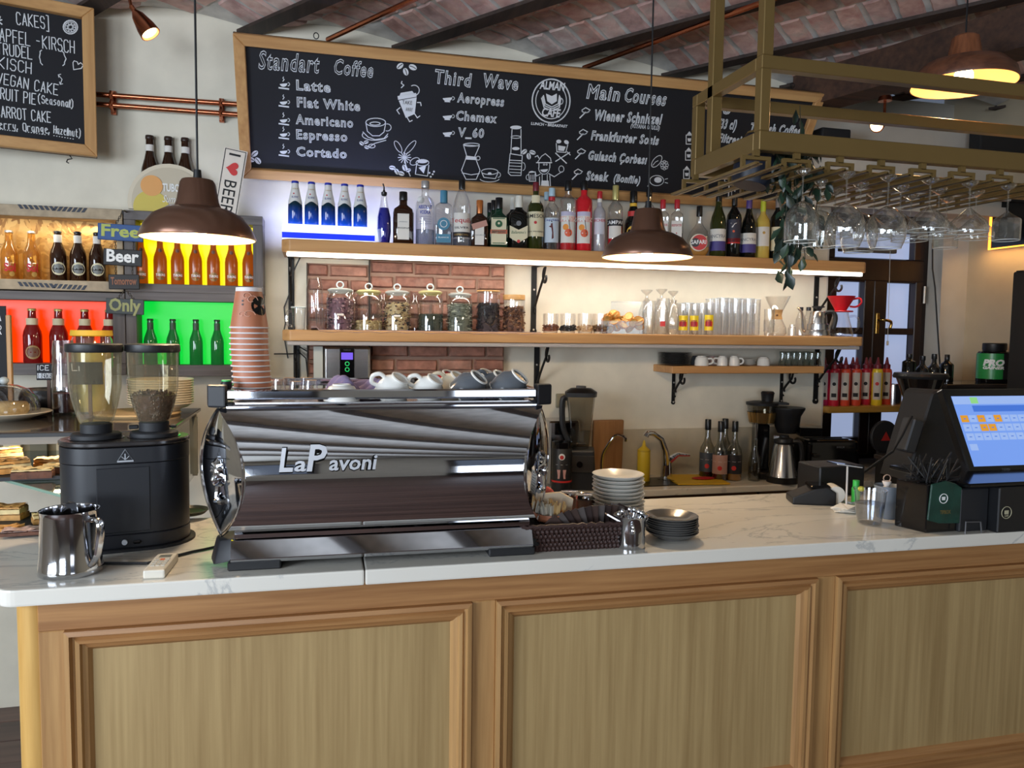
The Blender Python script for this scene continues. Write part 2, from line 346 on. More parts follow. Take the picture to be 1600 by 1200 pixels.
# ---------------------------------------------------------------- back window (dark wood, frosted panes)
FROST=mat('frosted_daylight',(168,182,214),.5,emi=.62,ecol=(172,188,226))
wz=S('window_3',B().b2(2.66,3.53,WZ,WZ+.06,.9,.95).b2(2.66,2.735,WZ,WZ+.06,.9,2.3).b2(3.44,3.53,WZ,WZ+.06,.9,2.3).b2(2.66,3.53,WZ,WZ+.06,2.22,2.3),DARKW)
def q(x0,x1,y0,y1,Y=WZ): a=W(x0,y0,Y); c=W(x1,y1,Y); return a.x,c.x,c.z,a.z
rl=B(); P1=W(1350,400,WZ); z_t0=W(1370,405,WZ).z; z_t1=W(1370,440,WZ).z
rl.b2(2.70,3.48,WZ-.02,WZ+.05,z_t1,z_t0); O('transom_rail',rl,DARKW,wz,sm=0,bev=.006)
cas=[]
for nm,(x0,x1) in (('casement',(1262,1358)),('casement',(1358,1446))):
    a=W(x0,520,WZ).x; c=W(x1,520,WZ).x; c=min(c,3.47); a=max(a,2.70); bb=B(); t=.055 if x0>1300 else .05
    inner={1262:(1300,1343),1358:(1378,1422)}[x0]; ia=W(inner[0],520,WZ).x; ic=W(inner[1],520,WZ).x
    zt=W(1400,440,WZ).z; zb=.93; z1=W(1400,513,WZ).z; z2=W(1400,523,WZ).z
    bb.b2(a,ia,WZ-.03,WZ+.02,zb,zt).b2(ic,c,WZ-.03,WZ+.02,zb,zt).b2(ia,ic,WZ-.025,WZ+.02,z2,z1).b2(ia,ic,WZ-.03,WZ+.02,zb,zb+.1).b2(ia,ic,WZ-.03,WZ+.02,zt-.01,zt)
    cs=O('casement',bb,DARKW,wz,sm=0,bev=.004)
    O('pane',B().b2(ia,ic,WZ+.025,WZ+.03,z1,zt),FROST,wz,sm=0); O('pane',B().b2(ia,ic,WZ+.025,WZ+.03,zb+.1,z2),FROST,wz,sm=0)
a=W(1305,322,WZ); c=W(1425,405,WZ); O('pane',B().b2(a.x,c.x,WZ+.025,WZ+.03,c.z,a.z),FROST,wz,sm=0)
bb=B(); bb.b2(2.70,a.x,WZ-.02,WZ+.05,c.z-.01,2.24).b2(c.x,3.48,WZ-.02,WZ+.05,c.z-.01,2.24).b2(a.x,c.x,WZ-.02,WZ+.05,a.z,2.24); O('transom_frame',bb,DARKW,wz,sm=0,bev=.004)
h=W(1371,500,WZ-.035); bb=B().box((h.x,h.y,h.z-.02),(.022,.012,.12)).tube([(h.x,h.y-.01,h.z),(h.x,h.y-.045,h.z),(h.x+.05,h.y-.05,h.z-.01),(h.x+.05,h.y-.045,h.z-.05)],.009)
O('window_handle',bb,BRASS,wz,label='brass lever handle',bev=.003)
h=W(1443.5,461,WZ-.03); O('hinge',B().cyl((min(h.x,3.47),h.y-.01,h.z-.05),.007,.1),mat('hinge_steel',(220,215,205),.4,.5),wz)
t0=W(1391,392,WZ-.06); t1=W(1387,533,WZ-.06)
pc=T('pull_cord','thin beige pull cord with a small tag hanging before the dark window','cord',t1)
O('string',B().tube([(0,0,.0),(t0.x-t1.x,0,t0.z-t1.z)],.0015,5),PAPER,pc); O('tag',B().box((0,0,-.012),(.016,.004,.026)),PAPER,pc,sm=0,bev=.002)
# curtain/vent bar over upper pane
v0=W(1283,388,WZ-.05); v1=W(1400,395,WZ-.05)
tag(O('vent_flap',B().b2(v0.x+.12,v1.x,WZ-.06,WZ-.03,v1.z-.005,v1.z+.02),mat('vent_grey',(90,84,78),.5),sm=0,bev=.004),'grey metal vent flap across the upper pane of the dark window','vent')
# black cable down the pier
cp=[W(x,y,3.69) for x,y in ((1457,380),(1457,420),(1461,450),(1464,500),(1468,560),(1470,600))]
tag(O('cable',B().tube(cp,.0045,6),BLK),'black cable running down the grey pier right of the window','cable')
# ---------------------------------------------------------------- ceiling: steel beams with shallow brick vaults
BD=Vector((-math.sin(math.radians(35.8)),math.cos(math.radians(35.8)),0)); BN=Vector((BD.y,-BD.x,0)); ZB=2.885
wx=[-.27+.66*k for k in range(-6,12)]
org=[Vector((x,WY,0)) for x in wx]
def clipmesh(me,x0=-3.08,x1=3.69,y0=-4.38,y1=WY-.002):
    bm=bmesh.new(); bm.from_mesh(me)
    for co,no in (((x0,0,0),(-1,0,0)),((x1,0,0),(1,0,0)),((0,y0,0),(0,-1,0)),((0,y1,0),(0,1,0))):
        bmesh.ops.bisect_plane(bm,geom=bm.verts[:]+bm.edges[:]+bm.faces[:],plane_co=co,plane_no=no,clear_outer=True)
    bm.to_mesh(me); bm.free(); return me
SP=.66*abs(BN.x)
cb=B()
def arc(s): return ZB+.026+.045*math.sin(PI*min(max(s,0),1))
for o in org:
    vs=[];fs=[]
    n=10
    for t in (-1.5,11):
        for i in range(n+1):
            s=i/n; p=o+BN*(SP*s)-BD*t; vs.append((p.x,p.y,arc(s)))
    cb.add(vs,[(i,i+1,i+n+2,i+n+1) for i in range(n)])
me=clipmesh(mesh('ceiling',cb,MORTAR,sm=60,noflip=True)); 
ceil=bpy.data.objects.new('ceiling',me); COL.objects.link(ceil); ceil['kind']='structure'
S('ceiling_slab',B().b2(-3.2,3.8,-4.5,3.98,3.12,3.2),PLASTER2)
bi=0
for o in org:
    a=o+Vector((0,0,ZB)); bb=B(); M=Matrix((BN,BD,Vector((0,0,1)))).transposed().to_4x4(); 
    k=B().b2(-.040,.040,-12,1.5,0,.014).b2(-.006,.006,-12,1.5,.012,.09); k.xf(Matrix.Translation(a)@M)
    me=mesh('ceiling_beam',k,BEAMD,sm=0); clipmesh(me)
    if len(me.polygons)>4:
        x=O('ceiling_beam',me,None,sm=0); x['kind']='structure'
# bricks
cand=[]
for o in org:
    for j in range(0,48):
        for i in range(3):
            s=(i+.5)/3; t=-1.2+.112*j+(.05 if i%2 else 0); p=o+BN*(SP*s)-BD*t
            if not(-2<p.x<3.6 and 1.9<p.y<WY-.05): continue
            d=Vector((p.x,p.y,arc(s)))-EYE; z=d.dot(FW); px=800+FPX*d.dot(RT)/z; py=600-FPX*d.dot(UP)/z
            if -40<px<1640 and -50<py<240: cand.append((z,p,s,i))
cand.sort(key=lambda c:c[0])
def brickshape(l,w,h,seed,wob=.006):
    rr=random.Random(seed); b=B(); nx,ny=3,2; vs=[]
    for z in (0,1):
        for y in (0,.5,1):
            for x in (0,1/3,2/3,1):
                e=(x in(0,1)) or (y in(0,1)); ins=.006 if z==0 and e else 0
                vs.append(((x-.5)*(l-2*ins)+rr.uniform(-wob,wob)*(.6 if e else .3),(y-.5)*(w-2*ins)+rr.uniform(-wob,wob)*.6,(-h if z==0 else 0)+(rr.uniform(-.003,.003) if z==0 else 0)))
    fs=[]
    for y in range(2):
        for x in range(3):
            a=y*4+x; fs.append((a,a+4,a+5,a+1)); fs.append((a+12,a+13,a+17,a+16))
    for x in range(3): fs.append((x,x+1,x+13,x+12)); fs.append((8+x,8+x+12,9+x+12,9+x))
    for y in range(2): fs.append((4*y,4*y+12,4*y+16,4*y+4)); fs.append((4*y+3,4*y+7,4*y+19,4*y+15))
    return b.add(vs,fs)
vb=[mesh('brick',brickshape(.168,.088,.011,i,.005),VBRICK,sm=40) for i in range(6)]
rest=B()
for n_,(z,p,s,i) in enumerate(cand):
    sl=.045*PI*math.cos(PI*s)/SP; ang=math.atan(sl)
    X=(BN*math.cos(ang)+Vector((0,0,math.sin(ang)))); Y=BD; Z=X.cross(Y); M=Matrix((X,Y,Z)).transposed().to_4x4()
    M=Matrix.Translation(Vector((p.x,p.y,arc(s)-.001)))@M@Matrix.Rotation(random.uniform(-.05,.05),4,'Z')
    if n_<298:
        o=bpy.data.objects.new('brick',vb[n_%6]); COL.objects.link(o); o.parent=ceil; o.matrix_world=M
    else: k=brickshape(.168,.088,.011,n_,.005); k.xf(M); rest.add(k.v,k.f)
if rest.v: O('brick_rows',rest,VBRICK,ceil,sm=40)['kind']='stuff'
# heavy timber and white bulkhead at the upper right, in front of the window recess
tb=wood('timber',(54,36,28),(86,58,42),'x',.7,6)
p1=W(1262,150,3.4); p2=W(1640,72,2.4); dd=p2-p1; S('ceiling_timber',B().box(((p1.x+p2.x)/2,(p1.y+p2.y)/2,2.80),(dd.length*1.05,.16,.16),rz=math.atan2(dd.y,dd.x)),tb)
S('wall_bulkhead',B().b2(2.44,3.70,3.50,3.74,2.30,2.75).b2(2.40,3.70,3.47,3.50,2.28,2.33),PLASTER2)
S('trim_1',B().b2(2.40,3.69,3.44,3.47,2.36,2.40),mat('white_trim',(200,198,194),.6),bev=.004)
# ---------------------------------------------------------------- bar counter
CT=1.10; cr=-.8*PI/180; CO=Vector((0,1.668,0))
ctr=T('bar_counter','long oak bar counter front with framed panels below the marble','counter',CO,cr)
yf=.035
O('carcass',B().b2(-.55,2.75,yf+.03,.53,0,1.064),wood('oak_dark_side',(96,56,38),(66,38,26),'z',.5),ctr,sm=0)
O('top_rail',B().b2(-.545,2.75,yf,yf+.03,1.0,1.066),OAKX,ctr,sm=0,bev=.002)
O('bottom_rail',B().b2(-.545,2.75,yf,yf+.03,0,.455),OAKX,ctr,sm=0,bev=.002)
O('corner_post',B().lathe([(.0,0),(.034,0),(.034,1.064),(0,1.064)],20,(-.558,yf+.034,0)),wood('corner_post_oak',(222,178,104),(196,148,78),'z',.4),ctr)
px0=[-.495,.404,1.303,2.2]
for st in ((-.545,-.495),(.346,.404),(1.245,1.303),(2.144,2.2)): O('stile',B().b2(st[0],st[1],yf,yf+.03,.455,1.0),OAK,ctr,sm=0,bev=.002)
for x0 in px0[:3]:
    x1=x0+.841
    O('panel',B().b2(x0+.04,x1-.04,yf+.012,yf+.022,.49,.965),OAKP,ctr,sm=0)
    # moulding: stepped profile mitred round the panel, four lengths
    prof=[(0,-.004),(.0,-.012),(.010,-.014),(.014,-.004),(.017,-.003),(.021,-.009),(.028,-.008),(.031,.000),(.040,.003),(.044,.008),(.047,.012),(.047,.022),(0,.022)]
    zc0,zc1=.455,1.0
    cor=[(x0,zc1,1,-1),(x1,zc1,-1,-1),(x1,zc0,-1,1),(x0,zc0,1,1)]
    for e in range(4):
        A=cor[e]; D=cor[(e+1)%4]; vs=[]
        for P in (A,D):
            for u,v in prof: vs.append((P[0]+P[2]*u,yf+v,P[1]+P[3]*u))
        n=len(prof); O('moulding',B().add(vs,[(i,(i+1)%n,(i+1)%n+n,i+n) for i in range(n)]+[tuple(range(n)),tuple(range(2*n-1,n-1,-1))]),OAKX if e%2==0 else OAK,ctr,sm=20)
mt=T('marble_countertop','white grey-veined marble counter top with rounded left corner','countertop',CO,cr)
def slab(pts,z0,z1): return B().extr([(x,y,z0) for x,y in pts],(0,0,z1-z0))
cx,cy,rr=-.572,.045,.045
arcp=[(cx+rr*math.cos(a),cy+rr*math.sin(a)) for a in [math.radians(d) for d in range(200,271,10)]]
O('marble_slab',slab(arcp+[(.103,0),(.103,.555),(-.56,.555),(-.95,.80),(-1.3,.80),(-1.3,.35)],CT-.034,CT),MARBLE,mt,sm=0,bev=.004,bs=2)
O('marble_slab',slab([(.105,0),(2.75,0),(2.75,.575),(.105,.555)],CT-.034,CT),MARBLE,mt,sm=0,bev=.004,bs=2)
# ---------------------------------------------------------------- back counter
BCY=3.26; BZ=.90
bc=T('back_counter','low wooden back counter with marble top under the shelves','cabinet',(0,BCY,0))
O('carcass',B().b2(-.3,2.96,.03,.33,0,BZ-.03),wood('back_cab',(120,88,56),(92,64,40),'z',.5),bc,sm=0)
for x in (-.27,.32,.91,1.5,2.09): O('door',B().b2(x,x+.57,.01,.03,.05,BZ-.04),wood('back_door',(134,96,58),(104,72,44),'x',.5),bc,sm=0,bev=.003)
O('worktop',B().b2(-.3,2.98,-.02,.335,BZ-.032,BZ),MARBLE,bc,sm=0,bev=.006,bs=2)
sk=at(1030,3.4,BZ)
O('sink_bowl',B().b2(sk.x-.14,sk.x+.16,.05,.25,BZ-.002,BZ+.004),mat('sink_dark',(40,36,34),.3,.6),bc,sm=0,bev=.002,label='dark sunken sink bowl')
# ---------------------------------------------------------------- wall shelves
Z1=W(800,386.6,3.3).z; Z2=W(800,519.5,3.3).z; SX0=-.128; SX1=2.675
def shelf(name,label,z,th,x0,x1,y0,led):
    t=T(name,label,'shelf',(0,0,z))
    pts=[(x0+.03,y0),(x1-.03,y0),(x1,y0+.03),(x1,WY-.001),(x0,WY-.001),(x0,y0+.03)]
    O('board',B().extr([(x,y,-th) for x,y in pts],(0,0,th)),SHELFW,t,sm=0,bev=.006,bs=2)
    bx=B().b2(x0+.02,x1-.03,y0+.012,y0+.032,-th-.018,-th-.001); O('led_strip',bx,led,t,sm=0,bev=.003,label='glowing white light strip' if led.name=='led_on' else 'grey unlit light strip')
    return t
LED=mat('led_on',(255,252,240),.5,emi=5); LEDOFF=mat('led_off',(178,172,168),.4)
shelf('upper_shelf','upper beech wall shelf with a bright white light strip under its edge',Z1,.052,SX0,SX1,3.3,LED)
shelf('lower_shelf','lower beech wall shelf holding jars and glasses, unlit strip beneath',Z2,.046,SX0,SX1,3.3,LEDOFF)
Z3=W(1050,572,3.385).z; 
t=T('small_shelf','short beech shelf with plates and cups below the long shelves','shelf',(0,0,Z3))
O('board',B().b2(1.66,2.50,3.385,WY-.001,-.036,0),SHELFW,t,sm=0,bev=.003)
def spiral(cx,cz,r0,r1,a0,a1,n=14): return [(0,cx+ (r0+(r1-r0)*i/n)*math.cos(a0+(a1-a0)*i/n),cz+(r0+(r1-r0)*i/n)*math.sin(a0+(a1-a0)*i/n)) for i in range(n+1)]
def bracket(x,z,h,d,label,w=.026):
    """wrought iron bracket: wall strap, scroll brace running out under the shelf. local y is towards the room (negative)"""
    t=T('shelf_bracket',label,'bracket',(x,WY,z))
    O('wall_strap',B().b2(-w/2,w/2,-.008,-.001,-h,0).lathe([(0,0),(w*.62,0),(w*.62,.008),(0,.008)],14,M=Matrix.Translation((0,-.001,-h))@Matrix.Rotation(PI/2,4,'X')).b2(-w/2,w/2,-d,-.001,-.006,0),IRON,t,sm=0)
    pts=[(0,-.01,-h*.72)]+[(0,-.01-d*.75*u,-h*.72+h*.58*(u**.8)) for u in (.15,.3,.5,.7,.85,1)]
    sp=spiral(-d*.76-.01+.0,-h*.2,.045,.012,PI*.5,-PI*1.1)
    O('scroll',B().tube([(0,-.008,-h*.66)]+pts[1:-1]+[(0,y,zz) for _,y,zz in sp],.006,6),IRON,t)
    O('lower_curl',B().tube([(0,y,zz) for _,y,zz in spiral(-.026,-h*.66,.022,.006,-PI*.5,PI*1.0)],.005,6),IRON,t)
    for zz in (-h*.36,-h*.98): O('screw',B().sph((0,-.009,zz),(.005,.004,.005),8,5),mat('screw_head',(210,205,195),.3,.8),t)
for x,lab in ((455,'left'),(835,'middle'),(1277,'right')):
    xx=at(x,3.59,Z1-.1).x
    bracket(xx,Z1-.053,.31,.24,f'{lab} black iron scroll bracket under the lit upper shelf')
    bracket(xx+.02,Z2-.047,.30,.24,f'{lab} black iron scroll bracket under the lower shelf')
bracket(at(1053,3.59,1.35).x,Z3-.036,.16,.13,'left small black iron bracket under the short shelf',.016)
bracket(at(1222,3.59,1.35).x,Z3-.036,.16,.13,'right small black iron bracket under the short shelf',.016)
# brick-faced panels behind the jars
def brickpanel(x0,x1,label,seed,Y=3.57):
    a=W(x0,560,Y); c=W(x1,560,Y); zt=Z1-.054; zb=1.37
    if x0<500: zt=Z1-.075
    t=T('brick_panel',label,'panel',((a.x+c.x)/2,Y,zb)); w=c.x-a.x; H=zt-zb
    O('backing',B().b2(-w/2,w/2,0,.028,0,H),mat('grout',(150,122,106),.9,ns=20,na=.15),t,sm=0)
    O('edge_strip',B().b2(-w/2-.004,-w/2,-.012,.028,0,H),mat('trim_black',(50,44,42),.6),t,sm=0)
    bh,bw,g=.052,.172,.011; rows=int(H/(bh+g))+1; rr=random.Random(seed)
    for r in range(rows):
        x=-w/2+g/2-(bw*.45 if (r+seed)%2 else 0)
        while x<w/2-.02:
            l=max(x,-w/2+.003); e=min(x+bw*rr.uniform(.9,1.1),w/2-.003); z0=H-(r+1)*(bh+g)+g/2; 
            if e-l>.025 and z0>0:
                dz=rr.uniform(-.002,.002); k=brickshape(bh-.002,e-l,.014,rr.randint(0,9999),.003); k.xf(Matrix.Translation(((l+e)/2,-.0005,z0+bh/2+dz))@Matrix(((0,1,0,0),(0,0,1,0),(1,0,0,0),(0,0,0,1))))
                O('brick',k,PBRICK,t,sm=40)
            x=e+g if e<w/2-.003 else w
    return t
brickpanel(481,576,'left brick-faced panel behind the herb jars',1)
brickpanel(578,787,'right, wider brick-faced panel behind the jars',2)
# ---------------------------------------------------------------- chalk menu board (large)
bTL=Vector((-.300,3.25,2.763)); bTR=Vector((2.340,3.25,2.763)); bBL=Vector((-.300,3.55,2.268)); bBR=Vector((2.340,3.55,2.268))
bx=(bTR-bTL).normalized(); bz=(bTL-bBL).normalized(); bn=bx.cross(bz)  # towards the room
bw_=(bTR-bTL).length; bh_=(bTL-bBL).length
mb=T('menu_board','large black chalk menu board in a pine frame above the bottle shelf','board',bBL)
def onb(x,y,o=bBL,n=bn): d=ray(x,y); return EYE+d*((o-EYE).dot(n)/d.dot(n))-o
BOARDM=mat('blackboard',(20,21,28),.75,ns=3,na=.12)
def plk(b,p0,p1,w,th,side):  # plank on board plane between local points along p0->p1, width inward
    p0=Vector(p0);p1=Vector(p1); return b.extr([p0,p1,p1+side,p0+side],bn*th)
O('panel',B().extr([(0,0,0),bx*bw_,bx*bw_+bz*bh_,bz*bh_],-bn*.012),BOARDM,mb,sm=0)
fw=.043
def frame(parent,X,Z,Nn,w,h,fw,th,mx,mz,lab=None):
    inn=[X*fw+Z*fw,X*(w-fw)+Z*fw,X*(w-fw)+Z*(h-fw),X*fw+Z*(h-fw)]; out=[X*0,X*w,X*w+Z*h,Z*h]
    for i in range(4):
        j=(i+1)%4; O('frame_rail',B().extr([out[i]-Nn*.01,out[j]-Nn*.01,inn[j]-Nn*.01,inn[i]-Nn*.01],Nn*(th+.01)),mx if i%2==0 else mz,parent,sm=0,bev=.003)
frame(mb,bx,bz,bn,bw_,bh_,fw,.022,FRAMEW,FRAMEZ)
def bt(s,x0,y0,x1,y1,h,ol=.028,m=CHALK,shear=0,bold=.01):
    """outlined chalk lettering from baseline pixel (x0,y0) to (x1,y1), cap height h metres"""
    a=onb(x0,y0); c=onb(x1,y1); u=(c-a); w=u.length; u=u.normalized(); txt(s,m,mb,a+bn*.0015,u,bn.cross(u),h,w,'L',outline=ol,shear=shear,bold=bold,name='lettering',res=2)
bt('Standart',404,107,500,114,.070,.020,shear=.25); bt('Coffee',522,115,583,121,.060,.022,shear=.2)
for s,x0,y0,x1,y1 in (('Latte',463,140,517,144),('Flat White',464,166.5,563,173),('Americano',462,193,552,199),('Espresso',463,216.5,543,220.5),('Cortado',463,243,542,247)): bt(s,x0,y0,x1,y1,.040,.034)
bt('Third',678,129,735,136,.056,.026); bt('Wave',753,135,809,141,.056,.026)
for s,x0,y0,x1,y1 in (('Aeropress',714,159,787,166),('Chemex',712,187,776,192),('V_60',715,213,756,215)): bt(s,x0,y0,x1,y1,.040,.034)
bt('Main',916,153,967,158,.062,.028); bt('Courses',974,158,1039,165,.060,.028)
for s,x0,y0,x1,y1,h in (('Wiener Schnitzel',927,187,1032,194,.046),('(VİYANA USULÜ)',985,199,1030,203,.018),('Frankfurter Sosis',923,218,1028,226,.042),('Gulasch Çorbası',918,249,1009,256,.042),('Steak',915,281,950,283,.044),('(Bonfile)',958,283,999,287,.036)): bt(s,x0,y0,x1,y1,h,.036)
for s,x0,y0,x1,y1,h in (('rg',1121,170,1142,172,.058),('(33 cl)',1121,200,1149,202,.044),('Filtresiz',1121,221,1162,226,.040),('ans',1208,178,1242,182,.058),('Turkish Coffee',1170,206,1250,211,.044)): bt(s,x0,y0,x1,y1,h,.034)
dr=B()
def dl(pts,w=.0035,cl=False):
    p=[onb(x,y)+bn*.0012 for x,y in pts]
    if cl: p.append(p[0])
    ribbon(dr,p,w,bn)
def el(cx,cy,rx,ry,a0=0,a1=360,w=.0035,rot=0,n=18):
    c,s=math.cos(math.radians(rot)),math.sin(math.radians(rot)); pts=[]
    for i in range(n+1):
        a=math.radians(a0+(a1-a0)*i/n); X=rx*math.cos(a);Y=ry*math.sin(a); pts.append((cx+X*c-Y*s,cy+X*s+Y*c))
    dl(pts,w)
def fil(pts):
    p=[onb(x,y)+bn*.0010 for x,y in pts]; dr.add(p,[tuple(range(len(p)))])
def elf(cx,cy,rx,ry,a0=0,a1=360,n=16,rot=0): 
    c,s=math.cos(math.radians(rot)),math.sin(math.radians(rot)); fil([(cx+rx*math.cos(math.radians(a0+(a1-a0)*i/n))*c-ry*math.sin(math.radians(a0+(a1-a0)*i/n))*s,cy+rx*math.cos(math.radians(a0+(a1-a0)*i/n))*s+ry*math.sin(math.radians(a0+(a1-a0)*i/n))*c) for i in range(n)])
for y in (131,159,187,209,236):   # small cups with saucers
    x=443; elf(x,y-1,6,5.5,0,180); dl([(x-7,y+6),(x+8,y+8)],.006); el(x+7,y+.5,2.5,2.5,-90,90); dl([(x-1,y-4),(x+1,y-7),(x-1,y-9),(x,y-11)],.003)
for y in (152,180,206): x=699; elf(x,y,7.5,6.5,0,180); el(x+8,y+1.5,3,2.5,-90,90); dl([(x-4,y+6.5),(x+4,y+7)],.004)
def bean(x,y,r,rot): elf(x,y,r,r*.68,rot=rot); 
BEANL=B()
def beanpair(L):
    for x,y,r,rot in L:
        bean(x,y,r,rot); c,s=math.cos(math.radians(rot)),math.sin(math.radians(rot)); ribbon(BEANL,[onb(x-r*.8*c,y-r*.8*s)+bn*.0018,onb(x+.6*s,y-.6*c)+bn*.0018,onb(x+r*.8*c,y+r*.8*s)+bn*.0018],.003,bn)
beanpair([(625,103,6,-40),(645,105,6.5,25),(634,112,6,70),(398,240,6,-40),(392,249,6,20),(403,251,6,50),(565,224,4,40),(572,222,4,-20),(573,230,4,20),(613,262,5,10),(620,268,5,60),(627,271,5,20),(632,262,5,70),(638,266,4,-20),(819,237,5,-40),(832,238,5,20),(826,244,5,80)])
# take-away cup
fil([(621,150),(650,145),(651,151),(622,156)]); fil([(626,145),(644,142),(647,146),(624,150)]); fil([(623,157),(651,152),(648,178),(634,184)])
el(647,141,8,8,-120,80,.004); dl([(652,160),(657,160),(658,165)],.004); dl([(625,168),(620,172),(624,178)],.004); dl([(636,183),(640,190),(644,188)],.004); dl([(648,178),(652,184),(656,181)],.004); dl([(627,137),(631,133),(627,130),(628,127)],.004)
# latte cup
el(587,191,15.5,6.5); dl([(571.5,191),(574,205),(582,212),(593,212),(600,206),(602.5,193)]); el(605,199,6,5.5,-100,110); el(586,211,20,8,10,200); el(586,193,8,2.5,0,360,.004); dl([(567,206),(575,214),(586,218),(600,216),(606,209)]); dl([(577,230),(585,224),(603,219)]); el(581,228,5,3)
# coffee plant and sack
el(622,229,10,4,0,360,.003,60); el(641,230,13,4,0,360,.003,-50); dl([(631,238),(634,258),(641,275)],.004); 
for a in range(0,360,30): dl([(632,246),(632+10*math.cos(math.radians(a)),246+9*math.sin(math.radians(a)))],.0035)
el(648,252,8,5,0,360,.003,-30); dl([(651,256),(649,272),(668,275),(670,258)],cl=False); el(660,254,10,5); elf(660,252,8,3); fil([(654,262),(666,258),(662,271)])
for x,y in ((671,270),(676,272),(673,276),(678,268)): elf(x,y,1.5,1.5)
# chemex
dl([(724,226),(749,228),(742,244),(744,250),(750,266),(744,280),(728,280),(721,266),(727,250),(729,243)],cl=True); el(736.5,226,12.5,2.5); fil([(728,243),(744,245),(744,250),(727,249)]); dl([(722,270),(736,273),(749,271)]); el(747,247,3,3)
# espresso cup
el(765,268,13,4.5); dl([(752,268),(756,277),(774,279),(778,270)]); el(778,273,4,4,-90,90); el(765,279,15,5,10,170); elf(765,271,3,2)
# aeropress
elf(806,199,9,3); dl([(800,202),(798,240)]); dl([(814,202),(814,241)]); el(806,214,7.5,2); elf(806,232,6,2.5); dl([(797,240),(794,270),(798,274),(814,274),(816,243)]); 
for i in range(4): dl([(796,254+5*i),(814,255+5*i)],.003)
el(817,260,3.5,6,-90,90)
dl([(797,240),(816,243)],.004); dl([(796,250),(815,251)])
# round cafe emblem
el(861,157.5,29.5,34,0,360,.006,n=40); el(861,157.5,24,28,-35,215,.004,n=30)
txt('ALMAN',CHALK,mb,onb(862,140)+bn*.0015,bx,bz,.034,.112,bold=.03); txt('CAFE',CHALK,mb,onb(860,182)+bn*.0015,bx,bz,.036,.085,bold=.03)
txt('LUNCH • BREAKFAST',CHALK,mb,onb(858,197)+bn*.0015,bx,bz,.012,.17,bold=.03)
fil([(853,146),(862,150),(870,146),(870,158),(862,163),(855,158)])
for k in range(3): dl([(849-1.5*k,149+2*k),(852-k,162+3*k),(862,167+3*k),(872+k,162+3*k),(874+1.2*k,149+2*k)],.0045)
el(876,158,3.5,4.5,-90,90,.0045)
# salt shaker and cutlery, forks beside the courses
elf(873,221,4,3); elf(885,222,4,3,rot=30); dl([(869,224),(870,237),(884,238),(887,226)],.004); fil([(872,227),(884,229),(881,236),(872,235)]); dl([(868,239),(885,255)],.005); dl([(890,238),(868,252)],.005); dl([(886,237),(891,242)],.004)
for x,y in ((915,178),(911,212),(908,242),(903,274)): el(x,y-6,6,4,20,160,.005); dl([(x-6,y-6),(x,y-10),(x+7,y-6)],.004); dl([(x,y-3),(x-9,y+6)],.006)
# bavarian man with a mug
dl([(840,253),(846,244),(852,240),(860,247),(861,252)]); dl([(838,254),(862,254)],.005); el(850,262,8.5,10,0,180); dl([(842,262),(842,255)]); dl([(859,262),(859,255)]); elf(850,264,6,5,0,180); el(850,257,1,1); el(854,257,1,1); dl([(836,245),(840,243),(842,247)],.004)
dl([(844,272),(838,275),(836,268)]); dl([(857,271),(866,276),(878,268)],.004); el(877,264,4,5); dl([(843,276),(843,292),(860,292),(859,274)]); fil([(846,282),(857,282),(858,292),(845,292)]); dl([(847,272),(847,282)],.003); dl([(855,272),(855,282)],.003); elf(831,270,5,3,180,360); dl([(826,271),(827,283),(837,283),(836,271)]); el(825,277,3,4,90,270)
for i in range(3): dl([(829+2.6*i,273),(829+2.6*i,281)],.0025)
# sausage and steak
el(1026,252,11,5.5,0,360,.0035,-50); dl([(1020,258),(1024,253),(1028,251)]); 
for a in range(0,360,45): el(1038+4*math.cos(math.radians(a)),258+5*math.sin(math.radians(a)),2.5,2.5,w=.0025,n=8)
el(1026,282,11,8); elf(1028,281,6,4.5); dl([(1014,286),(1012,291)]); dl([(1039,280),(1043,279)]); dl([(1039,285),(1043,286)])
for x,y in ((1077,216),(1076,241),(1073,270)): fil([(x-4,y-6),(x,y-11),(x+4,y-6)]); dl([(x-5,y-5),(x-5,y+9),(x+4,y+9),(x+4,y-5)],.004,True); fil([(x-3,y),(x+3,y),(x+2,y+5),(x-2,y+5)])
# tree sketch at the lower edge
dl([(1128,316),(1138,308),(1139,290),(1134,284)],.006); dl([(1156,318),(1148,308),(1148,290),(1152,285)],.006); dl([(1143,306),(1143,292)],.004); el(1140,282,8,6,w=.004); el(1168,290,7,5,w=.003)
O('chalk_drawings',dr,CHALK,mb,sm=0,label='white chalk drawings of cups, beans, food and a round cafe emblem'); O('bean_creases',BEANL,BOARDM,mb,sm=0)
for x,s in ((636,'TAKE'),(639,'AWAY')): txt(s,BOARDM,mb,onb(x,163 if s=='TAKE' else 174)+bn*.002,bx,bz,.017,.042 if s=='TAKE' else .03)
for x,y in ((494,60),(1238,137)): 
    p=onb(x,y); O('hook',B().tube([(p.x+.01*math.cos(a),p.y,p.z+.01+.012*math.sin(a)) for a in [i*PI/6 for i in range(12)]],.002,5,closed=True),IRON,mb)
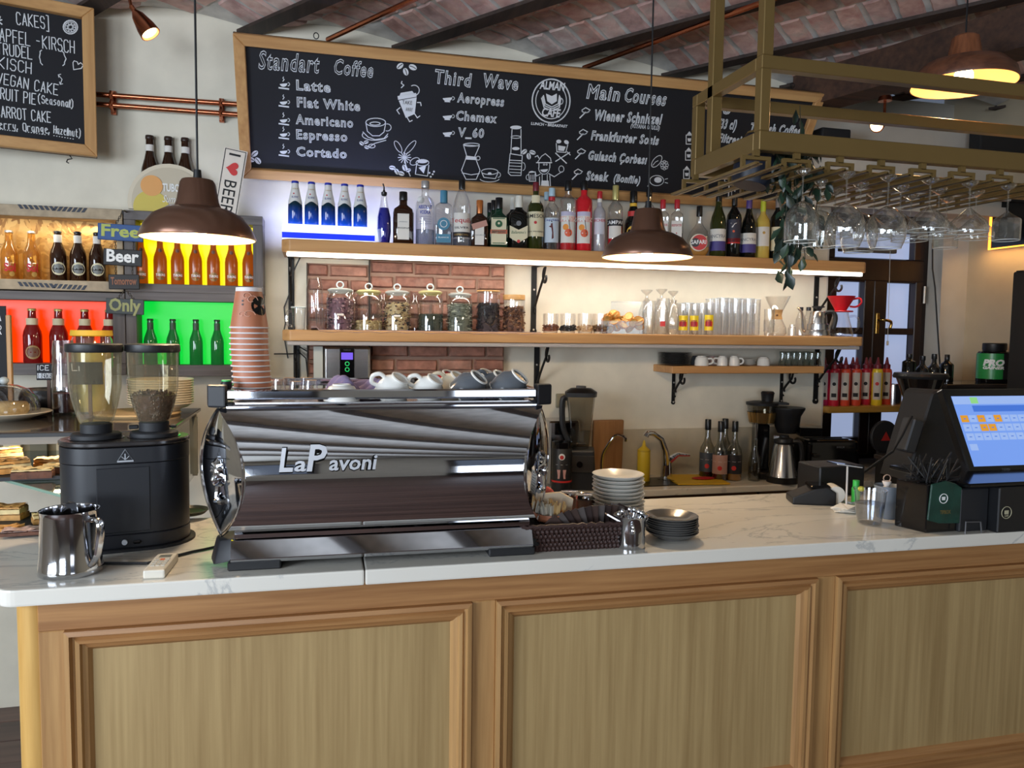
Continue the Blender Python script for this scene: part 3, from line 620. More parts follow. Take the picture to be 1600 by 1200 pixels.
# ---------------------------------------------------------------- cake board (left, turned towards the room)
ca=math.radians(15.5); kx=Vector((math.cos(ca),math.sin(ca),0)); kn=Vector((math.sin(ca),-math.cos(ca),0))
kBR=W(152,247,3.47); kw=1.0; kz=Vector((0,0,1)); tr=W(160,18,3.47); kh=tr.z-kBR.z; kBL=kBR-kx*kw
kb=T('cake_board','black chalk cake list in a thick pine frame at the upper left','board',kBL)
O('panel',B().extr([(0,0,0),kx*kw,kx*kw+kz*kh,kz*kh],-kn*.012),BOARDM,kb,sm=0)
frame(kb,kx,kz,kn,kw,kh,.043,.03,FRAMEW,FRAMEZ)
cl=B()
def kt(s,x0,y0,x1,y1,h=None,w=.0034):
    a=onb(x0,y0,kBL,kn); c=onb(x1,y1,kBL,kn); u=(c-a); L,tw=handline(s); wd=u.length; u=u.normalized(); v=kn.cross(u); k=wd/(tw-.1)
    hh=(h or k)*.84
    for st in L: ribbon(cl,[a+kn*.001+u*(p[0]*k)+v*(p[1]*hh) for p in st],w,kn)
for s,x0,y0,x1,y1,h in (('CAKES]',26,38,81,47,.053),('APFEL -KIRSCH',0,64,118,84,.056),('TRUDEL',-4,84,52,93,.050),('KISCH',-2,106,51,116,.050),('VEGAN CAKE',-4,130,92,149,.048),('FRUIT PIE',-8,153,57,164,.050),('(Seasonal)',59,160,117,169,.034),('CARROT CAKE',-6,182,81,192,.048),('(Cherry, Orange,',-22,198,80,209,.034),('Hazelnut)',84,208,128,215,.034)): kt(s,x0,y0,x1,y1,h)
kt('{',62,98,69,99,.05); kt('}',98,100,105,101,.05)
def kl(pts,w=.0035): ribbon(cl,[onb(x,y,kBL,kn)+kn*.001 for x,y in pts],w,kn)
def kel(cx,cy,rx,ry,w=.004): kl([(cx+rx*math.cos(i*PI/9),cy+ry*math.sin(i*PI/9)) for i in range(19)],w)
kel(110,42.5,11,10.5,.005); kel(110,42.5,8.5,8,.003); kel(110,42.5,4,3.8,.006)
for i in range(9): a=i*.7; kl([(110+6.4*math.cos(a),42.5+6*math.sin(a)),(110+6.4*math.cos(a)+1.2,42.5+6*math.sin(a)+1)],.004)
kl([(115,109),(114,98),(116,95),(121,97),(122,101),(126,98),(130,102),(127,107),(115,109)],.003)
kl([(91,117),(97,124),(94,132)],.0025); kl([(95,116),(91,117),(92,121)],.0025); kl([(98,131),(94,132),(93,128)],.0025)
for x0,x1,y0,y1 in ((0,30,202,206),(40,74,206,211),(84,118,212,218)):
    for i in range(8): kl([(x0+(x1-x0)*i/8,y0+(y1-y0)*i/8),(x0+(x1-x0)*i/8+1,y0+(y1-y0)*i/8)],.003)
kl([(0,26),(-2,34),(3,38)],.005); kl([(0,32),(3,31)],.004)
O('chalk_lettering',cl,CHALK,kb,sm=0)
p=onb(109,243,kBL,kn); O('hook',B().tube([(p.x,p.y-.0,p.z),(p.x+.008,p.y,p.z-.012),(p.x-.008,p.y,p.z-.016),(p.x-.012,p.y,p.z-.026),(p.x-.004,p.y,p.z-.030)],.0025,6),IRON,kb)
# ---------------------------------------------------------------- copper pipes and spots
for nm,ya,yb,lb in (('pipe',147,163,'upper'),('pipe',162,179,'lower')):
    a=W(140,ya,3.55); c=W(372,yb,3.55)
    t=T('copper_pipe',f'{lb} of the two copper pipes between the chalkboards','pipe',a)
    O('tube',B().tube([(-.3,0,(a.z-c.z)*.3),(c.x-a.x,0,c.z-a.z)],.0105,12),COPPER,t)
    for x in (174,345):
        pz=W(x,ya+(yb-ya)*(x-140)/232,3.55)-a; O('clip',B().b2(pz.x-.010,pz.x+.010,.03,.05,pz.z-.028,pz.z+.028).tube([(pz.x,.03,pz.z-.02),(pz.x,-.008,pz.z-.012),(pz.x,-.014,pz.z),(pz.x,-.008,pz.z+.012),(pz.x,.03,pz.z+.02)],.007,6),COPPER,t)
def conduit(label,pix):
    pts=[]
    for x,y,Y in pix: p=W(x,y,Y); p.z=min(p.z,ZB-.005); pts.append(p)
    return tag(O('copper_conduit',B().tube(pts,.011,8),COPPER),label,'pipe')
def oncl(x,y,z=ZB-.012): return G(x,y,z)
def cond2(label,a,b,drop=None):
    p=oncl(*a); q_=oncl(*b); pts=[q_+(q_-p)*.35,p]
    if drop: pts.append(Vector((p.x,p.y+.0,p.z-drop)))
    return tag(O('copper_conduit',B().tube(pts,.011,8),COPPER),label,'pipe')
cond2('copper conduit crossing the brick vault at the upper left',(512,62),(640,2))
cond2('copper conduit crossing the vault above the middle of the menu board',(912,106),(1180,8),.09)
# spot lamp left
sp=W(205,10,3.2); t=T('spot_lamp','small copper spot lamp on the ceiling near the cake board','lamp',sp)
d=Vector((.55,-.12,-.80)).normalized(); q0=Vector((0,0,1)).rotation_difference(d).to_matrix().to_4x4()
O('arm',B().tube([(-.012,.02,.16),(-.01,.0,.05),(0,0,.0)],.006,8).tube([(0,0,0),d*.03],.009,8),COPPER,t)
O('shade',B().lathe([(.010,0),(.022,.02),(.034,.07),(.037,.10),(.034,.10),(.030,.07),(.018,.02)],18,M=Matrix.Translation(d*.02)@q0),COPPER,t)
O('bulb',B().lathe([(0,.0),(.03,0),(.028,.012),(0,.016)],14,M=Matrix.Translation(d*.102)@q0),mat('bulb_warm',(255,226,170),.3,emi=9),t)
sp2=W(1382,176,3.0); t=T('spot_lamp','small copper spot lamp lit below the dark timber at the upper right','lamp',sp2)
d=(W(1352,190,2.9)-W(1378,174,2.95)).normalized(); q0=Vector((0,0,1)).rotation_difference(d).to_matrix().to_4x4()
O('arm',B().tube([(0,0,.06),(0,0,-.02),d*.01+Vector((0,0,-.03))],.006,8).lathe([(0,0),(.03,0),(.026,.02),(0,.02)],14,(0,0,.05)),COPPER,t)
O('shade',B().lathe([(.010,0),(.022,.015),(.030,.05),(.033,.07),(.028,.07),(.018,.015)],16,M=Matrix.Translation((0,0,-.035))@q0),COPPER,t)
O('bulb',B().lathe([(0,.0),(.027,0),(.024,.012),(0,.018)],14,M=Matrix.Translation(Vector((0,0,-.035))+d*.066)@q0),MC['bulb_warm'],t)
# ---------------------------------------------------------------- pendant lamps over the bar
LAMP=mat('lamp_bronze',(112,80,64),.28,.6,ns=5,na=.25); LAMPIN=mat('lamp_inner',(190,166,124),.6); BULB=mat('bulb_on',(255,222,165),.3,emi=14)
def pendant(c,label,R=.148,ztop=2.885,power=5):
    k=R/.148; t=T('pendant_lamp',label,'lamp',c)
    o1=[(.148,0),(.150,.004),(.137,.035),(.115,.062),(.085,.078),(.060,.085),(.054,.10),(.045,.150),(.040,.158),(0,.160)]
    O('shade',B().lathe([(r*k,z*k) for r,z in o1],48),LAMP,t,sm=50)
    i1=[(.146,.001),(.134,.034),(.112,.060),(.083,.075),(.05,.083),(.03,.085)]
    O('shade_lining',B().lathe([(r*k,z*k) for r,z in i1],48),LAMPIN,t,sm=60,label='pale inner face of the shade')
    O('bulb',B().sph((0,0,.035),(.028,.028,.030),16,10).cyl((0,0,.058),.014,.03,12),BULB,t)
    O('cord_grip',B().lathe([(0,.158*k),(.011,.158*k),(.009,.185*k),(0,.187*k)],12),BLK,t)
    O('cord',B().tube([(0,0,.18*k),(0,0,ztop-c[2])],.0028,8),BLK,t)
    light('pendant_bulb','POINT',(c[0],c[1],c[2]-.005),power,WARM,.03)
    return t
l1=W(310,374,2.15); l2=W(1011,403,2.27)
pendant((l1.x,l1.y,l1.z),'brown metal pendant lamp on a black cord left, over the grinder',.141,power=13)
pendant((l2.x,l2.y,l2.z),'brown metal pendant lamp on a black cord before the middle of the bottle shelf',.141,power=13)
# wooden pendant upper right
l3=W(1505,133,2.35); t=T('pendant_lamp','wooden pendant lamp glowing warm behind the glass rack frame','lamp',l3)
WSH=wood('lamp_wood',(124,78,56),(84,52,40),'x',.4,12)
O('shade',B().lathe([(.172,0),(.174,.006),(.165,.04),(.13,.075),(.08,.09),(.058,.094)],44),WSH,t,sm=60)
O('shade_lining',B().lathe([(.170,.001),(.160,.038),(.126,.071),(.078,.086),(.03,.09)],44),mat('lining_wood',(226,170,110),.6),t,sm=60)
O('shade_neck',B().lathe([(.060,.092),(.056,.10),(.044,.165),(.036,.172),(0,.174)],24),wood('lamp_neck',(150,92,60),(104,62,42),'z',.4,12),t)
O('bulb',B().sph((0,0,.03),(.032,.032,.034),16,10),BULB,t)
lp=[(0,0,.17),(0,0,.30)]+[(.03*math.sin(a)+.004*a,0.0,.36+.045*math.cos(a+PI)+.004*a) for a in [i*.5 for i in range(26)]]+[(0,0,.48)]
O('cord',B().tube(lp,.003,6),BLK,t)
light('pendant_bulb','POINT',(l3.x,l3.y,l3.z-.015),5,(1,.66,.34),.03)
# ---------------------------------------------------------------- bottles
PROF={ # (radius fraction, height fraction) of the glass; cap start, cap radius fraction
'wine':([(0,.0),(.93,0),(1,.015),(1,.60),(.93,.655),(.62,.715),(.40,.76),(.35,.80),(.34,.99)],.80,.37),
'burg':([(0,0),(.93,0),(1,.015),(1,.50),(.86,.60),(.55,.70),(.40,.77),(.35,.83),(.34,.99)],.83,.37),
'beer':([(0,0),(.92,0),(1,.02),(1,.50),(.92,.58),(.62,.70),(.46,.78),(.42,.93),(.42,.96)],.955,.46),
'blanc':([(0,0),(.92,0),(1,.02),(1,.40),(.95,.50),(.66,.72),(.48,.88),(.46,.95)],.945,.50),
'spirit':([(0,0),(.94,0),(1,.015),(1,.62),(.94,.68),(.62,.735),(.40,.76),(.38,.90)],.87,.42),
'tall':([(0,0),(.94,0),(1,.015),(1,.70),(.92,.74),(.45,.79),(.38,.81),(.38,.92)],.87,.42),
'vodka':([(0,0),(.94,0),(1,.015),(1,.60),(.95,.66),(.7,.73),(.42,.765),(.38,.79),(.38,.91)],.895,.42),
'teq':([(0,0),(.94,0),(1,.02),(1,.60),(.9,.68),(.45,.83),(.32,.87),(.32,.95)],.86,.36),
'round':([(0,0),(.5,0),(.6,.02),(.85,.12),(1,.28),(.98,.40),(.8,.50),(.45,.60),(.27,.66),(.24,.90)],.80,.27),
'flask':([(0,0),(.94,0),(1,.015),(1,.60),(.88,.68),(.5,.735),(.38,.76),(.36,.90)],.84,.40),
'squat':([(0,0),(.94,0),(1,.015),(1,.55),(.9,.62),(.52,.68),(.38,.71),(.34,.9)],.72,.38),
'kahlua':([(0,0),(.94,0),(1,.015),(1,.46),(.9,.54),(.66,.60),(.60,.68),(.42,.76),(.38,.9)],.82,.42),
}
def patch(R,a,z0,z1,n=10,sy=1):
    """curved label on the side facing local -y, half-angle a"""
    return B().grid(lambda u,v:(R*math.sin((2*u-1)*a),-R*math.cos((2*u-1)*a),z0+(z1-z0)*v),n,1)
def flatp(w,z0,z1,y): return B().b2(-w/2,w/2,y-.0008,y,z0,z1)
def bottle(name,label,cat,cx,w,yt,kind,glassm,capm,Y=3.40,z=None,group=None,labs=(),liq=None,sq=0,sy=1,turn=0,yb=None,capz=None,extra=None,neck=None):
    z=Z1 if z is None else z
    p=at(cx,Y,z); m=mpp(p); H=W(cx,yt,Y).z-z; R=w*m/2
    prof,cz,cr=PROF[kind]; cz=capz or cz
    t=T(name,label,cat,p,face(p)+turn,group)
    O('glass_body',B().lathe([(r*R,h*H) for r,h in prof],20,sq=sq,sy=sy),glassm,t,sm=40)
    if liq:
        lm,lv=liq; pr=[]
        for (r0,h0),(r1,h1) in zip(prof,prof[1:]):
            if h0<lv: pr.append((r0*R*.96,max(h0*H,.003)))
            if h0<lv<=h1: k=(lv-h0)/(h1-h0); pr.append(((r0+(r1-r0)*k)*R*.96,lv*H)); break
        pr.append((0,pr[-1][1])); O('liquid',B().lathe(pr,20,sq=sq,sy=sy),lm,t,sm=40)
    if capm: O('cap',B().lathe([(cr*R,cz*H),(cr*R*1.03,(cz+.01)*H),(cr*R,H*.99),(cr*R*.9,H),(0,H)],16),capm,t,sm=40)
    for L in labs:
        z0,z1,a,lm=L[:4]; flat=sq>0
        rr=R
        for (r0,h0),(r1,h1) in zip(prof,prof[1:]):
            if h0<=(z0+z1)/2<=h1: rr=R*max(r0+(r1-r0)*(z0-h0)/(h1-h0+1e-6) if h1>h0 else r0,r0+(r1-r0)*((z0+z1)/2-h0)/(h1-h0+1e-6)); break
        if flat: bb=flatp(2*rr*a,z0*H,z1*H,-rr*sy*1.0-.0006)
        else: bb=patch(rr*1.015,a,z0*H,z1*H)
        O('paper_label',bb,lm,t,sm=30)
        for X in L[4:]:
            s,tm,hz,hh,ww=X   # text, material, centre height frac, letter height frac, width frac of diameter
            txt(s,tm,t,(0,-(rr*sy+.0022 if flat else rr*1.03),hz*H),h=hh*H,w=ww*2*rr,R=0 if flat else rr*1.03,bold=.01)
    if extra: extra(t,R,H)
    return t
def disc(name,t,c,r,m,y,sx=1,n=16,th=.0008,R=0):
    if R: # disc bent round a cylinder
        vs=[(0,0)]+[(r*sx*math.cos(2*PI*i/n),r*math.sin(2*PI*i/n)) for i in range(n)]
        return O(name,B().add([(R*math.sin((c[0]+a)/R),-R*math.cos((c[0]+a)/R),c[1]+b_) for a,b_ in vs],[(0,i+1,(i+1)%n+1) for i in range(n)]),m,t,sm=0)
    return O(name,B().extr([(c[0]+r*sx*math.cos(2*PI*i/n),y,c[1]+r*math.sin(2*PI*i/n)) for i in range(n)],(0,-th,0)),m,t,sm=0)
INK=mat('ink_black',(26,24,26),.7); INKR=mat('ink_red',(190,34,40),.6); INKB=mat('ink_blue',(28,52,140),.6); INKG=mat('ink_green',(30,90,50),.6); INKW=mat('ink_white',(238,238,236),.6); INKGOLD=mat('ink_gold',(176,142,76),.45,.4); INKGREY=mat('ink_grey',(120,122,126),.7)
LW_=mat('label_white',(226,222,214),.65); LCREAM=mat('label_cream',(222,212,178),.65); LBLK=mat('label_black',(30,28,34),.5); LRED=mat('label_red',(196,44,40),.55); LBLUE=mat('label_teal',(70,130,158),.55); LPURP=mat('label_purple',(70,62,130),.55); LORN=mat('label_orange',(224,96,58),.55)
GDK=mat('dark_bottle_glass',(14,16,14),.06,coat=.5); GBR=mat('brown_bottle_glass',(46,24,12),.07,coat=.5); GGR=mat('green_bottle_glass',(12,52,36),.07,coat=.5); GOL=mat('olive_bottle_glass',(46,52,18),.08,coat=.4); GBLUE=mat('blue_liquid',(18,30,150),.08); GRED=mat('red_liquid',(206,34,44),.1,coat=.4); GYEL=mat('white_wine',(206,178,84),.12,coat=.4)
WATER=glass('clear_liquid',(226,232,240),edge=.4); RUMM=mat('dark_rum',(50,26,18),.15); AMBER=mat('amber_liquid',(186,130,60),.15)
CAPB=mat('cap_black',(20,20,22),.3); CAPW=mat('cap_white',(228,226,214),.4); CAPR=mat('cap_red',(188,36,48),.4); CAPS=mat('cap_silver',(198,196,196),.3,.6); CAPG=mat('cap_gold',(196,186,120),.35,.4); CAPO=mat('cap_copper',(196,116,58),.35,.4); CAPBL=mat('cap_blue',(28,48,170),.35); CAPP=mat('cap_purple',(84,64,134),.4); CAPLG=mat('cap_lime',(196,206,52),.4); CAPM=mat('cap_maroon',(112,26,40),.4)
# glowing stand with five small wheat beers
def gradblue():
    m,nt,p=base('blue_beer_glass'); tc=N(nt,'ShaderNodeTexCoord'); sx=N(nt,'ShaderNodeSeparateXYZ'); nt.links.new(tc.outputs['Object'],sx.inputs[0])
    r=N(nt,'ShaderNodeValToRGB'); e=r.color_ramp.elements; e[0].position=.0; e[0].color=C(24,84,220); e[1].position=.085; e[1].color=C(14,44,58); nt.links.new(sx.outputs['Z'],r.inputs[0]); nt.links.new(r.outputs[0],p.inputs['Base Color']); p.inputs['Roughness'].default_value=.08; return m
a=W(441,349,3.36); c=W(585,378,3.36); LBZ=a.z
t=T('light_box','glowing white and blue light box under five small blue beers','light',((a.x+c.x)/2,3.40,Z1)); w=c.x-a.x; hh=LBZ-Z1
O('glowing_box',B().b2(-w/2,w/2,-.045,.06,.0,hh),mat('box_white',(228,240,255),.4,emi=1.6),t,sm=0,bev=.003)
O('blue_band',B().b2(-w/2-.001,w/2+.001,-.047,-.045,hh*.12,hh*.48),mat('box_blue',(0,40,235),.4,emi=1.3),t,sm=0)
SLV=mat('sleeve_cream',(224,224,222),.5)
def blanc_extra(t,R,H):
    b=B()
    n=24
    top=[(.47*R,.945*H)]; 
    def rr(h): 
        pf=PROF['blanc'][0]
        for (r0,h0),(r1,h1) in zip(pf,pf[1:]):
            if h0<=h<=h1 and h1>h0: return (r0+(r1-r0)*(h-h0)/(h1-h0))*R*1.03
        return R
    vs=[];
    for j in range(7):
        for i in range(n):
            lo=.50+.035*math.cos(3*2*PI*i/n); h=lo+(.945-lo)*j/6; r=rr(h); a=2*PI*i/n; vs.append((r*math.sin(a),-r*math.cos(a),h*H))
    b.add(vs,[(j*n+i,j*n+(i+1)%n,(j+1)*n+(i+1)%n,(j+1)*n+i) for j in range(6) for i in range(n)]); O('neck_sleeve',b,SLV,t)
    txt('1664',INKGOLD,t,(0,-rr(.8)*1.02,.80*H),h=.035*H,w=R*.8,R=rr(.8)); txt('BLANC',INKB,t,(0,-rr(.62)*1.03,.60*H),h=.05*H,w=R*1.0,R=rr(.62)*1.02)
    disc('red_sprig',t,(-.2*R,.70*H),.12*R,INKR,-rr(.7)*1.02,R=rr(.7)*1.02,n=8)
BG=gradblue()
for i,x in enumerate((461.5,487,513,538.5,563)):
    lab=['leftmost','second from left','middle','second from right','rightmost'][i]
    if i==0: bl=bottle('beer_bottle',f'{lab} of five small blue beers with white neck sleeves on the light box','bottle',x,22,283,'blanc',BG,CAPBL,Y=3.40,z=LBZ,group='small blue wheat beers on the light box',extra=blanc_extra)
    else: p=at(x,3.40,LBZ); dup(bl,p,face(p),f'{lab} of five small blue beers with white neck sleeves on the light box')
# blue syrup with pourer
def pour(t,R,H):
    O('pourer',B().lathe([(.30*R,.80*H),(.42*R,.82*H),(.42*R,.86*H),(.2*R,.87*H),(.12*R,.90*H)],12).tube([(0,0,.88*H),(0,0,.94*H),(-.15*R,0,1.0*H)],.1*R,6),CAPB,t)
PROF['syr']=([(0,0),(.7,0),(.78,.02),(1,.22),(.95,.45),(.55,.66),(.42,.76),(.40,.82)],.8,.42)
bottle('syrup_bottle','clear bottle of vivid blue syrup with a black pourer','bottle',600,22,287,'syr',GLASS,None,liq=(GBLUE,.60),extra=pour)
def fl(z0,z1,a,m,*t): return (z0,z1,a,m)+t
bottle('liqueur_bottle','dark brown square bottle with tall white label and black cap beside the blue syrup','bottle',630,32,300,'flask',GBR,CAPB,sq=5,sy=.6,labs=[(.10,.58,.56,LW_,('ANNO',INKGREY,.42,.02,.4),('ORIGINAL',INK,.30,.03,.8))])
def absx(t,R,H):
    O('medallion',B().sph((-.45*R,-.5*R,.70*H),(.016,.008,.016),10,6),SLV,t)
    txt('ABSOLUT',INKB,t,(0,-R*1.02,.56*H),h=.055*H,w=1.5*R,R=R*1.02,bold=.03); txt('VODKA',INKB,t,(0,-R*1.02,.48*H),h=.055*H,w=1.15*R,R=R*1.02,bold=.03)
    for i in range(4): txt('country of sweden',INKGREY,t,(0,-R*1.02,(.43-.035*i)*H),h=.02*H,w=1.3*R,R=R*1.02)
bottle('vodka_bottle','clear vodka bottle with blue letters and silver cap','bottle',664,30,283,'vodka',GLASS,CAPS,liq=(WATER,.25),extra=absx)
bottle('gin_bottle','small clear square bottle with round teal label and teal neck band','bottle',693,27,298,'tall',GLASS,LBLUE,sq=5,sy=.7,capz=.78,liq=(WATER,.4),labs=[(.07,.22,.8,LBLUE,('BLANCA',INKW,.15,.025,.6))],extra=lambda t,R,H:(disc('round_label',t,(0,.40*H),.72*R,LBLUE,-R*.7-.001),disc('round_emblem',t,(0,.40*H),.42*R,SLV,-R*.7-.0022),disc('emblem_core',t,(0,.40*H),.34*R,LBLUE,-R*.7-.0032)))
bottle('tequila_bottle','clear tequila bottle with red lettering and a black band, black capped','bottle',721,28,281,'teq',GLASS,CAPB,liq=(WATER,.12),labs=[(.22,.50,1.1,LW_,('Tequila',INKR,.36,.07,1.45),('SILVER',INK,.27,.03,.9)),(.145,.22,1.2,LBLK,('ESPECIAL',INKGOLD,.17,.025,.9))])
bottle('orange_liqueur_bottle','short brown square bottle with copper cap and slanted ribbon label','bottle',749,28,313,'squat',GBR,CAPO,sq=5,sy=.85,labs=[(.06,.48,.5,LW_,('LIQUEUR',INKGREY,.25,.025,.7))],extra=lambda t,R,H:O('ribbon',B().box((0,-.86*R-.002,.47*H),(1.7*R,.002,.12*H),ry=-.3),mat('ribbon_pink',(190,140,124),.6),t,sm=0))
def stagx(t,R,H):
    y=-R*.62-.002
    for z0,z1,w_ in ((.10,.115,1.26),(.575,.59,1.26)): O('label_border',B().b2(-w_*R/2,w_*R/2,y-.001,y,z0*H,z1*H),INKG,t,sm=0)
    disc('stag_emblem',t,(0,.48*H),.36*R,INKG,y-.001); disc('stag_cross',t,(0,.49*H),.12*R,LCREAM,y-.002)
bottle('herbal_liqueur_bottle','green square herbal liqueur bottle with round stag emblem and orange band','bottle',779,30,309,'squat',GGR,CAPB,sq=5,sy=.6,capz=.78,labs=[(.08,.60,.78,LCREAM),(.29,.37,.86,LORN,('Jägermeister',INK,.315,.035,.7))],extra=stagx)
for x,y,l in ((765,317,'far'),(771,313,'nearer')): bottle('herbal_liqueur_bottle',f'{l} of two green bottles half hidden behind the stag emblem bottle','bottle',x,24,y,'squat',GGR,CAPB,Y=3.50 if l=='far' else 3.46,sq=5,sy=.6,capz=.8)
def balx(t,R,H):
    y=-R*.62-.002
    O('chevron_label',B().extr([(-.93*R,y,.44*H),(0,y,.36*H),(.93*R,y,.44*H),(.93*R,y,.22*H),(0,y,.12*H),(-.93*R,y,.22*H)],(0,-.001,0)),LCREAM,t,sm=0)
    txt("Ballantine's",INKG,t,(0,y-.0016,.29*H),h=.055*H,w=1.5*R,shear=.3); disc('red_seal',t,(0,.15*H),.17*R,LRED,y-.0014); disc('crest',t,(0,.48*H),.26*R,INKGREY,y)
bottle('whisky_bottle','black whisky bottle with cream chevron label and white cap','bottle',810,30,306,'flask',GDK,CAPW,sq=4,sy=.62,capz=.78,extra=balx)
bottle('whisky_bottle','white-capped dark bottle peeking from behind the chevron-label whisky','bottle',801,24,309,'flask',GDK,CAPW,Y=3.50,sq=4,sy=.62,capz=.78)
bottle('whiskey_bottle','tall green whiskey bottle with cream label and maroon cap','bottle',836,26,285,'wine',GOL,CAPM,capz=.87,labs=[(.20,.56,1.3,LCREAM,('JAMESON',INK,.47,.055,1.5),('IRISH WHISKEY',INK,.26,.02,1.2)),(.69,.80,.7,LCREAM)],extra=lambda t,R,H:disc('crest',t,(0,.40*H),.18*R,INKR,0,R=R*1.03))
def capx(t,R,H):
    O('red_band',B().lathe([(.44*R,.80*H),(.44*R,.86*H)],14),CAPR,t); b=B()
    for a in ([(-.1,.42),(.12,.44),(.25,.30),(.1,.28)],[(.1,.30),(.25,.30),(.3,.20),(.05,.18)],[(-.35,.38),(-.05,.40),(0,.36)]): b.add([(R*1.035*math.sin(x),-R*1.035*math.cos(x),z*H) for x,z in a],[tuple(range(len(a)))])
    disc('figure_head',t,(.02*R,.46*H),.09*R,INK,0,R=R*1.035,n=8); O('figure_print',b,mat('ink_maroon',(96,30,34),.6),t,sm=0)
bottle('rum_bottle','clear rum bottle with pale blue cap and a figure printed on the label','bottle',861,24,294,'spirit',GLASS,mat('cap_paleblue',(176,204,220),.4),liq=(WATER,.2),labs=[(.13,.52,1.1,mat('label_paleblue',(196,208,220),.6),('Captain',INKB,.47,.035,1.3))],extra=capx)
bottle('rum_bottle','pale blue capped bottle half hidden behind the figure-label rum','bottle',853,20,300,'spirit',GLASS,MC['cap_paleblue'],Y=3.50)
def sprx(t,R,H): disc('orange_slice',t,(-.22*R,.34*H),.36*R,mat('print_orange',(236,150,52),.6),0,R=R*1.03); disc('drink_print',t,(.12*R,.26*H),.46*R,LORN,0,R=R*1.035); O('straw_print',B().add([(R*1.04*math.sin(a),-R*1.04*math.cos(a),z*H) for a,z in ((.10,.44),(.17,.44),(.42,.22),(.36,.22))],[(0,1,2,3)]),INK,t,sm=0)
LAVL=mat('label_lavender',(196,190,214),.6)
for x,g,l in ((886,0,'clear bottle with spritz lettering, only its bottom filled red'),(911,1,'full red bottle with spritz lettering and black cap')):
    bottle('aperitif_bottle',l,'bottle',x,26.5,283,'tall',GLASS if not g else GRED,CAPB,labs=[(.12,.50,.85,LW_),(.50,.56,.85,LAVL),(.415,.49,.95,LORN,('SPRITZ',INKW,.425,.055,1.3))],liq=None if g else (GRED,.13),extra=sprx)
bottle('schnapps_bottle','slim frosted bottle with red cap beside the red aperitif','bottle',935.5,19,299,'spirit',glass('frosted_bottle',(225,225,232),body=.35),CAPR,capz=.88,labs=[(.30,.56,.9,mat('label_silver',(206,206,216),.4),('ARCHERS',INKR,.50,.045,1.3)),(.82,.88,1.2,LW_)])
bottle('bitter_bottle','bottle with campari-red foot, gold cap and white capitals on black','bottle',960,24,290,'spirit',GLASS,CAPG,capz=.79,liq=(GRED,.50),labs=[(.40,.50,1.3,LBLK,('CAMPARI',INKW,.425,.055,1.5)),(.22,.40,.9,LW_)])
bottle('coffee_liqueur_bottle','dark bottle with yellow arched label and yellow neck band','bottle',988,27,299,'kahlua',GDK,CAPB,labs=[(.60,.68,1.2,LRED),(.76,.81,1.3,mat('label_yellow',(226,178,50),.6))],extra=lambda t,R,H:(disc('arched_label',t,(0,.33*H),.8*R,MC['label_yellow'],0,R=R*1.02),txt('Kahlúa',INKR,t,(0,-R*1.03,.28*H),h=.07*H,w=1.2*R,R=R*1.03)))
bottle('spirit_bottle','clear bottle with a black pourer rising behind the middle pendant lamp','bottle',1012,22,293,'spirit',GLASS,CAPB,Y=3.43)
for x,l in ((1034,'left'),(1056,'right')): bottle('gin_bottle',f'{l} of two square gin bottles with red caps and white labels','bottle',x,20,312,'tall',GLASS,CAPR,sq=5,sy=.8,capz=.84,liq=(WATER,.4),labs=[(.12,.62,.8,LW_,('BEEFEATER',INKR,.52,.04,.75))],extra=lambda t,R,H:(disc('guard_print',t,(0,.30*H),.2*R,INKR,-R*.8-.002,n=8),disc('guard_head',t,(0,.40*H),.1*R,INKR,-R*.8-.002,n=8)))
def safx(t,R,H): disc('round_label',t,(0,.28*H),.74*R,CREAMC,-R*.47,n=28); disc('red_half',t,(.06*R,.28*H),.66*R,LRED,-R*.47-.001,n=28); disc('black_half',t,(-.28*R,.28*H),.38*R,LBLK,-R*.47-.002,n=20); txt('SAFARI',INKW,t,(0,-R*.47-.0035,.25*H),h=.08*H,w=1.25*R,bold=.02)
PROF['safari']=([(0,0),(.5,0),(.62,.02),(.88,.12),(1,.26),(.97,.38),(.78,.50),(.42,.60),(.24,.67),(.21,.90)],.80,.25)
bottle('fruit_liqueur_bottle','round-bodied bottle with a circular red and black label, beside the middle lamp','bottle',1091,36,322,'safari',GLASS,CAPB,sy=.45,liq=(AMBER,.20),extra=safx)
WL=[(.30,.37,1.2,LW_),(.12,.245,1.2,LPURP)]
def wl(s): return [(.10,.24,1.2,LPURP),(.24,.42,1.2,LW_,(s,INKGREY,.29,.05,1.1))]
bottle('wine_bottle','dark green wine bottle with black cap and half-white half-purple label','bottle',1120.5,25,297,'burg',GOL,CAPB,labs=wl('ANCYRA'),liq=None)
bottle('wine_bottle','black wine bottle with dark label showing a red-orange stamp','bottle',1145,23,300,'wine',GDK,CAPB,labs=[(.24,.58,1.1,mat('label_slate',(52,52,68),.6),('7',INKW,.46,.07,.4)),(.22,.30,1.1,LRED)],extra=lambda t,R,H:disc('stamp',t,(0,.40*H),.16*R,LORN,0,R=R*1.03))
bottle('wine_bottle','wine bottle with purple capsule and half-white half-purple label','bottle',1168,25,310,'burg',GDK,CAPP,labs=wl('ANCYRA'))
bottle('wine_bottle','white wine bottle with lime green capsule and pale label','bottle',1190,22,312,'wine',GYEL,CAPLG,labs=[(.22,.54,1.1,LW_)],extra=lambda t,R,H:disc('gold_seal',t,(.2*R,.44*H),.2*R,INKGOLD,0,R=R*1.03))
bottle('wine_bottle','black wine bottle with narrow cream label next to the white wine','bottle',1213,23,304,'wine',GDK,mat('cap_taupe',(132,120,114),.4),labs=[(.14,.50,.9,LCREAM,('KAV',INK,.40,.05,.6))])
bottle('wine_bottle','dark wine bottle half hidden by the hanging ivy','bottle',1236,23,306,'wine',GDK,CAPB)
